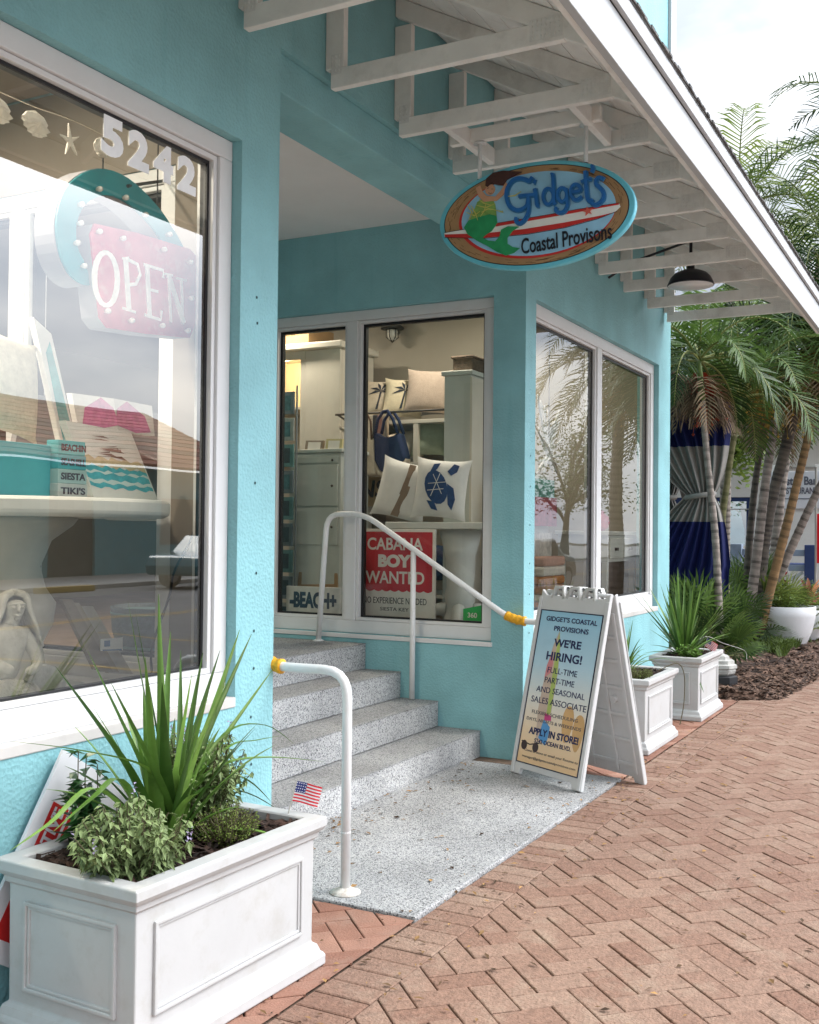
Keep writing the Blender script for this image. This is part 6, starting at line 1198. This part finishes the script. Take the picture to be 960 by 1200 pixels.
# stone lantern top beside the planter, bent wire
lc = at(2, 0, 866, 806); lc = V((10.35, 2.16, .02)); ln = thing('garden_lantern', 'low weathered white stepped garden lantern on a black base beside the planter', 'lantern', lc)
q = MB(); q.lathe(lc, [(.17, 0), (.17, .10), (.15, .11)], 8); q.build('base', mat('lantern_black', (.018, .018, .02), .6), ln)
q = MB(); q.lathe(lc, [(.12, .111), (.145, .13), (.155, .16), (.15, .175), (.165, .18), (.165, .21), (.14, .22), (.14, .25), (.10, .26), (.09, .29), (.04, .31), (0, .31)], 8); q.build('stepped_top', mat('lantern_white', (.46, .45, .42), .8, .25, 12, .4, 40, dirt=(.12, .11, .09), dscale=9, damt=.6), ln)
q = MB(); q.tube(smooth_path([(9.05, 2.15, .50), (9.5, 2.1, .56), (10.0, 2.05, .46), (10.45, 1.95, .36), (10.46, 1.93, .28)], 5), .0028, 6); tag(q.build('bent_wire', mat('wire_grey', (.35, .34, .32), .5)), 'thin grey bent wire stretching from the farthest planter over the lantern', 'wire')
q = MB(); q.tube(smooth_path([(7.55, 2.02, .47), (7.66, 1.90, .53), (7.75, 1.865, .45), (7.735, 1.86, .25), (7.66, 1.87, .10)], 5), .004, 5); tag(q.build('dry_tendril', STEM), 'thin dry tendril hanging over the side of the planter behind the folding sign', 'tendril')

# ------------------------------------------------------------------ tiki hut with curtains
ht = thing('tiki_hut', 'thatched hut with a shaggy brown roof edge next to the turquoise shop', 'hut', (12.2, 3.6, 0)); TH = mat('thatch', (.16, .105, .065), .95, .3, 10, .5, 60, tint=.6, col2=(.27, .19, .13))
q = MB()
for i in range(5200):
    f_ = rnd.random(); lay_ = rnd.randrange(9); side = rnd.random() < .6
    u = rnd.random(); z0 = 2.86+lay_*.11; ins = lay_*.17
    if side: p = V((11.1+ins*.3+rnd.gauss(0, .03), 2.40+ins+u*(3.2-2*ins), z0)); dv = V((-.35, rnd.gauss(0, .12), -1))
    else: p = V((11.1+ins*.3+u*(.95-.6*ins), 2.40+ins+rnd.gauss(0, .03), z0)); dv = V((rnd.gauss(0, .12), -.35, -1))
    l_ = rnd.uniform(.18, .42); dv.normalize(); w_ = V((0, 1, 0) if side else (1, 0, 0))*rnd.uniform(.005, .014); e = p+dv*l_
    q.add([p-w_, p+w_, e+w_*.4, e-w_*.4], [(0, 1, 2, 3)], rnd.random())
q.build('thatch_roof', TH, ht)
q = MB(); q.add([(11.1, 2.40, 2.80), (12.0, 2.40, 2.80), (12.0, 5.6, 2.80), (11.1, 5.6, 2.80), (11.55, 3.97, 3.95)], [(3, 2, 1, 0), (0, 1, 4), (1, 2, 4), (2, 3, 4), (3, 0, 4)]); q.build('roof_core', mat('thatch_core', (.07, .05, .035), .95), ht)
for x_, y_ in ((11.35, 3.55), (11.95, 3.55), (11.35, 5.3), (11.95, 5.3)): q = MB(); q.tube([(x_, y_, 0), (x_, y_, 2.8)], .07, 12); q.build('post', mat('hut_post', (.16, .11, .07), .8, .3, 9, .5, 30), ht, smooth=True)
def curtain(label, X, ys, zs, pinch):
    t = thing('curtain', label, 'curtain', (X, sum(ys)/2, zs[0]), None); nz, ny = 40, 60; grid = []
    zc = pinch
    for j in range(nz+1):
        z_ = zs[0]+(zs[1]-zs[0])*j/nz; d = abs(z_-zc); k_ = .22+.78*min(1, (d/.75))**.7; yc = ys[0]+.30+(.5*(ys[0]+ys[1])-ys[0]-.30)*min(1, d/.8)
        grid.append([(X+.055*math.sin(i*1.05+j*.05)*(.45+.55*k_)+.02*math.sin(i*.4), yc+((i/ny)-.5)*(ys[1]-ys[0])*k_, z_) for i in range(ny+1)])
    def piece(name, m, j0, j1, off=0):
        q = MB()
        for j in range(j0, j1+1): q.v += [(p[0]+off, p[1], p[2]) for p in grid[j]]
        for j in range(j1-j0):
            for i in range(ny): a = j*(ny+1)+i; q.f.append([a, a+1, a+ny+2, a+ny+1]); q.t.append(.5)
        return q.build(name, m, t, smooth=True)
    J = lambda z_: int(round((z_-zs[0])/(zs[1]-zs[0])*nz)); CN = mat('curtain_navy', (.008, .014, .095), .75, .15, 6, trans=.12); CS = mat('curtain_silver', (.30, .285, .26), .5, .12, 8)
    piece('lower_cloth', CN, 0, J(zc-.28)); piece('silver_band', CS, J(zc-.28), J(zc+.52)); piece('upper_cloth', CN, J(zc+.52), nz)
    q = MB(); yc = ys[0]+.30; wv = .22*(ys[1]-ys[0])/2+.02; q.tube([(X+.07*math.cos(a), yc+wv*math.sin(a), zc-.02*math.sin(a)) for a in [6.283*i/20 for i in range(21)]], .03, 8); q.build('tie', CS, t, smooth=True)
curtain('navy curtain gathered by a silver band hanging from the thatched hut', 11.55, (2.32, 3.45), (.55, 2.85), 1.86)
curtain('narrow navy curtain at the far corner of the thatched hut', 12.45, (2.9, 3.5), (.5, 2.85), 1.86)

# ------------------------------------------------------------------ restaurant behind the palms
NB = mat('navy_wood', (.02, .04, .13), .6, .2, 6); GB = mat('grey_blue_wood', (.20, .25, .33), .6, .2, 6); WW = mat('white_wall', (.72, .71, .68), .8, .06, 2, .2, 30, dirt=(.5, .47, .42), damt=.3)
rs = thing('restaurant_building', 'low white restaurant building behind the palms', 'building', (23, 9, 0)); rfm = frame((22, 14, 0), (0, -1, 0), (0, 0, 1))
q = MB(); wallgrid(q, rfm, [0, 1.5, 3, 5, 6.5, 8.5, 10, 12.2], [-.1, 1.0, 2.2, 3.7], [(1.5, 1.0, 3, 2.2), (5, 1.0, 6.5, 2.2), (8.5, 1.0, 10, 2.2)], .2); q.build('wall', WW, rs)
q = MB(); q.box((22.2, 1.8, -.1), (30, 2.0, 3.7)); q.build('side_wall', WW, rs)
for u in (1.5, 5, 8.5):
    q = MB(); ring(q, rfm, [(u+.002, 1.002), (u+1.498, 1.002), (u+1.498, 2.198), (u+.002, 2.198)], [(u+.08, 1.08), (u+1.42, 1.08), (u+1.42, 2.12), (u+.08, 2.12)], -.15, -.02); f_ = q.build('window', NB, rs); q = MB(); q.add([rfm(*k_, -.1) for k_ in ((u+.07, 1.07), (u+1.43, 1.07), (u+1.43, 2.13), (u+.07, 2.13))], [(0, 1, 2, 3)]); q.build('pane', GLASS, f_)
q = MB(); q.add([(21.3, 1.2, 3.65), (31, 1.2, 3.65), (31, 15, 3.65), (21.3, 15, 3.65), (26, 8, 5.2)], [(3, 2, 1, 0), (0, 1, 4), (1, 2, 4), (2, 3, 4), (3, 0, 4)]); q.build('roof', mat('grey_roof', (.16, .16, .17), .8, .2, 5), rs)
q = MB(); q.box((21.97, 2.1, 2.75), (21.995, 13.8, 2.78)); q.box((21.97, 2.1, 1.95), (21.995, 13.8, 1.97)); q.build('wall_battens', CONC, rs)
rl = thing('deck_railing', 'navy and grey blue cross braced deck railing in front of the restaurant', 'railing', (18, 5, 0)); y0_ = 2.35
for i in range(7):
    y = y0_+i*1.15; q = MB(); q.box((18.0, y-.09, 0), (18.16, y+.09, 1.30)); q.build('post', NB if i % 2 == 0 else GB, rl, bevel=.008)
    if i < 6:
        for z_, m_ in ((1.12, GB), (.88, GB), (.18, NB)): q = MB(); q.box((18.05, y+.091, z_), (18.11, y+1.059, z_+.10)); q.build('rail', m_, rl, bevel=.006)
        for a, b_ in (((y+.12, .30), (y+1.03, .86)), ((y+.12, .86), (y+1.03, .30))): q = MB(); xx = 18.06 if a[1] < .5 else 18.09; q.bar((xx, a[0], a[1]), (xx, b_[0], b_[1]), .05, .03, ref=(1, 0, 0)); q.build('brace', mat('pale_brace', (.42, .46, .52), .6), rl)
for i, (x_, y_, h_) in enumerate(((19.5, 3.6, .95), (20, 4.8, .95), (19.6, 6.0, .95), (20.2, 3.0, .95))):
    t = thing('patio_table', ['navy patio table nearest the sign behind the railing', 'navy patio table left of the sign behind the railing', 'navy patio table farthest left behind the railing', 'navy patio table nearest the red banner'][i], 'table', (x_, y_, 0), 'patio tables behind the railing')
    q = MB(); q.box((x_-.4, y_-.4, h_-.04), (x_+.4, y_+.4, h_)); q.build('table_top', NB, t, bevel=.008)
    for sx in (-.34, .34):
        for sy in (-.34, .34): q = MB(); q.box((x_+sx-.03, y_+sy-.03, 0), (x_+sx+.03, y_+sy+.03, h_-.041)); q.build('leg', GB, t)
sgb = thing('restaurant_sign', 'pale board sign with grey serif lettering behind the leaning palm trunks', 'sign', (17, 3, 0)); X_ = 17.0; p1, p2 = at(0, X_, 902, 596), at(0, X_, 964, 552); s4 = frame((X_, p1.y, 0), (0, -1, 0), (0, 0, 1)); W4 = p1.y-p2.y; zb_, zt_ = p1.z, p2.z
q = MB(); q.prism(s4, [(0, zb_), (W4, zb_), (W4, zt_), (0, zt_)], -.03, .0); b4 = q.build('board', mat('sign_pale', (.62, .64, .68), .6, .05, 4), sgb, bevel=.006)
q = MB(); text(q, 'Oyster Bar', s4, W4*.5, zt_-.16, W4*.8, .17, .001, .006, bold=.03); text(q, '& RESTAURANT', s4, W4*.5, zb_+.27, W4*.84, .10, .001, .006, bold=.02); q.build('lettering', mat('sign_grey_ink', (.10, .11, .14), .6), b4)
q = MB(); q.prism(s4, [(.1, zb_+.14), (W4-.1, zb_+.14), (W4-.1, zb_+.155), (.1, zb_+.155)], .001, .005); q.build('rule_line', MATS['sign_grey_ink'], b4)
for u in (.06, W4-.06): q = MB(); q.box((X_+.031, p1.y-u-.05, 0), (X_+.13, p1.y-u+.05, zt_+.1)); q.build('post', WW if u < 1 else NB, sgb, bevel=.006)
bn = thing('red_banner', 'bright red banner flag at the right edge of the picture', 'banner', (15.8, 1.9, 0)); X_ = 15.8; a = at(0, X_, 956, 660); q = MB(); n = 10
for i in range(n+1): u = i/n; q.v += [(X_+.03*math.sin(u*7), a.y-u*.5, a.z), (X_+.03*math.sin(u*7+.5), a.y-u*.5, at(0, X_, 956, 602).z)]
for i in range(n): q.f.append([2*i, 2*i+2, 2*i+3, 2*i+1]); q.t.append(.5)
q.build('cloth', mat('banner_red', (.62, .012, .02), .7, .05, 5, trans=.25), bn); q = MB(); q.tube([(X_, a.y+.0, 0), (X_, a.y, 2.4)], .015, 8); q.build('pole', CONC, bn)
pn = thing('white_pennant', 'white printed pennant leaning behind the large white pot', 'flag', at(0, 15.6, 925, 700)); p4 = [at(0, 15.6, *k_) for k_ in ((912, 668), (920, 655), (926, 690), (918, 682))]; q = MB(); q.add([*p4, *[p+V((.012, 0, 0)) for p in p4]], [(0, 1, 2, 3), (7, 6, 5, 4), (0, 4, 5, 1), (1, 5, 6, 2), (2, 6, 7, 3), (3, 7, 4, 0)]); c4 = q.build('cloth', CANV, pn)
q = MB(); cc = (p4[0]+p4[1]+p4[2]+p4[3])/4-V((.004, 0, 0)); pf4 = frame(cc, (0, -1, 0), (0, 0, 1)); q.stroke(pf4, [(-.04, .1), (.03, .03), (-.03, -.05), (.05, -.12)], .03, 0, .002); q.build('print', MATS['flag_red'], c4); q = MB(); q.tube([at(0, 15.62, 921, 652), at(0, 15.62, 932, 735)], .01, 6); q.build('stick', CONC, pn)
def tree(label, c, h, r, nleaf, m, seed):
    r2 = random.Random(seed); t = thing('leafy_tree', label, 'tree', c); c = V(c); q = MB(); ends = []; q.tube(smooth_path([c, c+V((.1, .05, h*.3)), c+V((.05, .2, h*.55))], 4), [.2-.012*i for i in range(9)], 10)
    for i in range(13):
        a = r2.random()*6.283; s0 = c+V((.07, .1, h*r2.uniform(.25, .55))); e = c+V((math.cos(a)*r*r2.uniform(.4, .95), math.sin(a)*r*r2.uniform(.4, .95), h*r2.uniform(.45, 1))); q.tube(smooth_path([s0, s0.lerp(e, .5)+V((0, 0, .2)), e], 3), [.09-.011*k_ for k_ in range(7)], 6); ends += [(e, r*r2.uniform(.28, .5)), (s0.lerp(e, .6), r*.3)]
    q.build('trunk', BARKD, t, smooth=True); lf = MB(); per = nleaf//len(ends)
    for e, rr in ends:
        tn = r2.uniform(.2, .8)
        for i in range(per):
            v_ = V((r2.gauss(0, 1), r2.gauss(0, 1), r2.gauss(0, .75))); v_ = v_.normalized()*rr*r2.random()**.45; d = V((r2.uniform(-1, 1), r2.uniform(-1, 1), r2.uniform(-.6, .6))).normalized(); s_ = d.orthogonal().normalized(); l_ = r2.uniform(.08, .17); p = e+v_
            lf.add([p, p+d*l_*.5+s_*l_*.28, p+d*l_, p+d*l_*.5-s_*l_*.28], [(0, 1, 2, 3)], min(1, max(0, tn+r2.uniform(-.25, .25))))
    lf.build('crown', m, t); return t
TG = mat('tree_leaf', (.045, .10, .02), .6, .2, 3, tint=.5, trans=.25, col2=(.10, .16, .03))
tree('bushy light green tree behind the palms left of the tall palm', (19.5, 4.4, 0), 5.6, 1.7, 9000, LG, 3); tree('dark leafy tree behind the thatched hut', (17.5, 6.5, 0), 5.2, 2.2, 9000, TG, 5); tree('dense dark tree behind the restaurant at the right', (32, 4.5, 0), 7.0, 3.6, 7000, TG, 8)

# ------------------------------------------------------------------ across the street (mirrored in the windows)
ob = thing('street_building', 'teal shop with a red tiled roof across the street mirrored in the left window', 'building', (25, -24, 0)); bfm = frame((32, -19, 0), (-1, 0, 0), (0, 0, 1))
q = MB(); wallgrid(q, bfm, [0, 2, 4, 7, 9, 12, 14, 17], [0, .9, 2.5, 3.4], [(2, .9, 4, 2.5), (7, 0, 9, 2.5), (12, .9, 14, 2.5)], .2); q.build('wall', mat('far_teal_wall', (.10, .28, .32), .8, .1, 2), ob)
for u, z_ in ((2, .9), (7, 0), (12, .9)): q = MB(); q.add([bfm(*k_, -.1) for k_ in ((u, z_), (u+2, z_), (u+2, 2.5), (u, 2.5))], [(0, 1, 2, 3)]); q.build('window', mat('far_glass', (.05, .07, .08), .1), ob)
q = MB(); nn = 14
for i in range(nn):
    a, b_ = i/nn, (i+1)/nn+.01; y1_, z1_ = -18.2-6*a, 3.4+2.6*a; y2_, z2_ = -18.2-6*b_, 3.4+2.6*b_+.05; q.add([(14.2, y1_, z1_+.08), (32.8, y1_, z1_+.08), (32.8, y2_, z2_), (14.2, y2_, z2_), (14.2, y1_, z1_), (32.8, y1_, z1_)], [(0, 1, 2, 3), (4, 5, 1, 0)], rnd.random())
q.add([(14.2, -18.2, 3.42), (14.2, -30.2, 3.42), (14.2, -24.2, 6.0)], [(0, 1, 2)]); q.build('roof', mat('red_tile_roof', (.26, .09, .05), .8, .25, 6, tint=.4), ob)
ob = thing('street_building', 'long pale building across the street mirrored beside the red roofed shop', 'building', (45, -24, 0)); bfm = frame((64, -20, 0), (-1, 0, 0), (0, 0, 1)); q = MB(); wallgrid(q, bfm, [0, 3, 6, 10, 13, 17, 20, 28], [0, 1, 2.6, 5], [(3, 1, 6, 2.6), (10, 1, 13, 2.6), (17, 1, 20, 2.6)], .3); q.build('wall', WW, ob)
for u in (3, 10, 17): q = MB(); q.add([bfm(*k_, -.15) for k_ in ((u, 1), (u+3, 1), (u+3, 2.6), (u, 2.6))], [(0, 1, 2, 3)]); q.build('window', MATS['far_glass'], ob)
def car(label, x, y, col, nm):
    t = thing('parked_car', label, 'car', (x, y, -.11), 'cars parked along the far kerb'); z0 = -.11; L_ = 4.5
    prof = [(-2.2, .35), (-2.25, .6), (-2.15, .85), (-1.3, .95), (-.75, 1.38), (.45, 1.42), (1.25, .98), (2.05, .88), (2.22, .6), (2.2, .32)]; q = MB(); fr = frame((x, y-.85, z0), (1, 0, 0), (0, 0, 1)); q.prism(fr, prof, -1.7, 0); q.build('body', mat(nm, col, .25, .03, 5, coat=.6), t, bevel=.09, seg=3)
    for n_, zz in ((.004, 1), (-1.704, -1)): q = MB(); q.prism(fr, [(-1.2, .95), (-.72, 1.30), (.38, 1.33), (1.02, .96)], n_-.002, n_+.002); q.build('window', MATS['far_glass'], t)
    for xx in (-1.35, 1.35):
        for yy in (-.06, -1.64): q = MB(); q2 = frame(fr(xx, .32, yy), (1, 0, 0), (0, 0, 1)); q.prism(q2, ell(0, 0, .32, .32, 24), -.1, .1); wl = q.build('wheel', BLACK, t, bevel=.02); q = MB(); q.prism(q2, ell(0, 0, .2, .2, 16), -.11, .11); q.build('rim', MATS['steel'], wl)
    for yy in (-.3, -1.4): q = MB(); q.lathe(fr(2.2, .68, yy), [(0, -.06), (.10, 0), (0, .06)], 10); q.build('headlight', CANV, t)
    return t
car('grey sedan parked across the street mirrored in the right window', 27, -5.6, (.08, .085, .09), 'car_grey'); car('teal car parked across the street mirrored in the left window', 24, -13.2, (.05, .16, .18), 'car_teal')
for i in range(5):
    q = MB(); q.box((6+i*3.1, -14.6, -.108), (7.9+i*3.1, -14.4, .04)); tag(q.build('wheel_stop', YELL, bevel=.02), ['yellow wheel stop nearest the shop in the mirrored row', 'yellow wheel stop second in the mirrored row', 'yellow wheel stop in the middle of the mirrored row', 'yellow wheel stop fourth in the mirrored row', 'yellow wheel stop farthest in the mirrored row'][i], 'wheel stop', 'yellow wheel stops across the street')
tree('leafy street tree across the street mirrored in the right windows', (40, -9, 0), 6.5, 2.8, 6000, TG, 12); tree('leafy tree between the buildings across the street', (12, -24, 0), 6.5, 2.8, 6000, TG, 13)

# ------------------------------------------------------------------ fallen leaves on the paving and the landing
lv_ = MB()
for i in range(900):
    if i < 330: x, y = rnd.uniform(2.6, 9), 1.75+rnd.gauss(0, .14)
    elif i < 430: x, y = rnd.uniform(3.7, 6.1), 2.84-abs(rnd.gauss(0, .12))
    elif i < 500: x, y = rnd.uniform(3.65, 6.1), rnd.uniform(1.9, 2.8)
    else: x, y = rnd.uniform(2.4, 11), rnd.uniform(-.3, 1.6)
    z = .0145 if 3.58 < x < 6.2 and y > 1.856 else .004; a = rnd.random()*6.283; l_ = rnd.uniform(.006, .02); w_ = l_*rnd.uniform(.3, .6); d = V((math.cos(a), math.sin(a), rnd.uniform(-.1, .25))); s_ = V((-math.sin(a), math.cos(a), rnd.uniform(-.1, .2))); c = V((x, y, z+.003))
    lv_.add([c-d*l_, c-s_*w_+V((0, 0, .002)), c+d*l_, c+s_*w_+V((0, 0, .003))], [(0, 1, 2, 3)], rnd.random())
tag(lv_.build('fallen_leaves', mat('fallen_leaf', (.07, .035, .018), .8, .3, 40, tint=.5, col2=(.30, .17, .06))), kind='stuff')
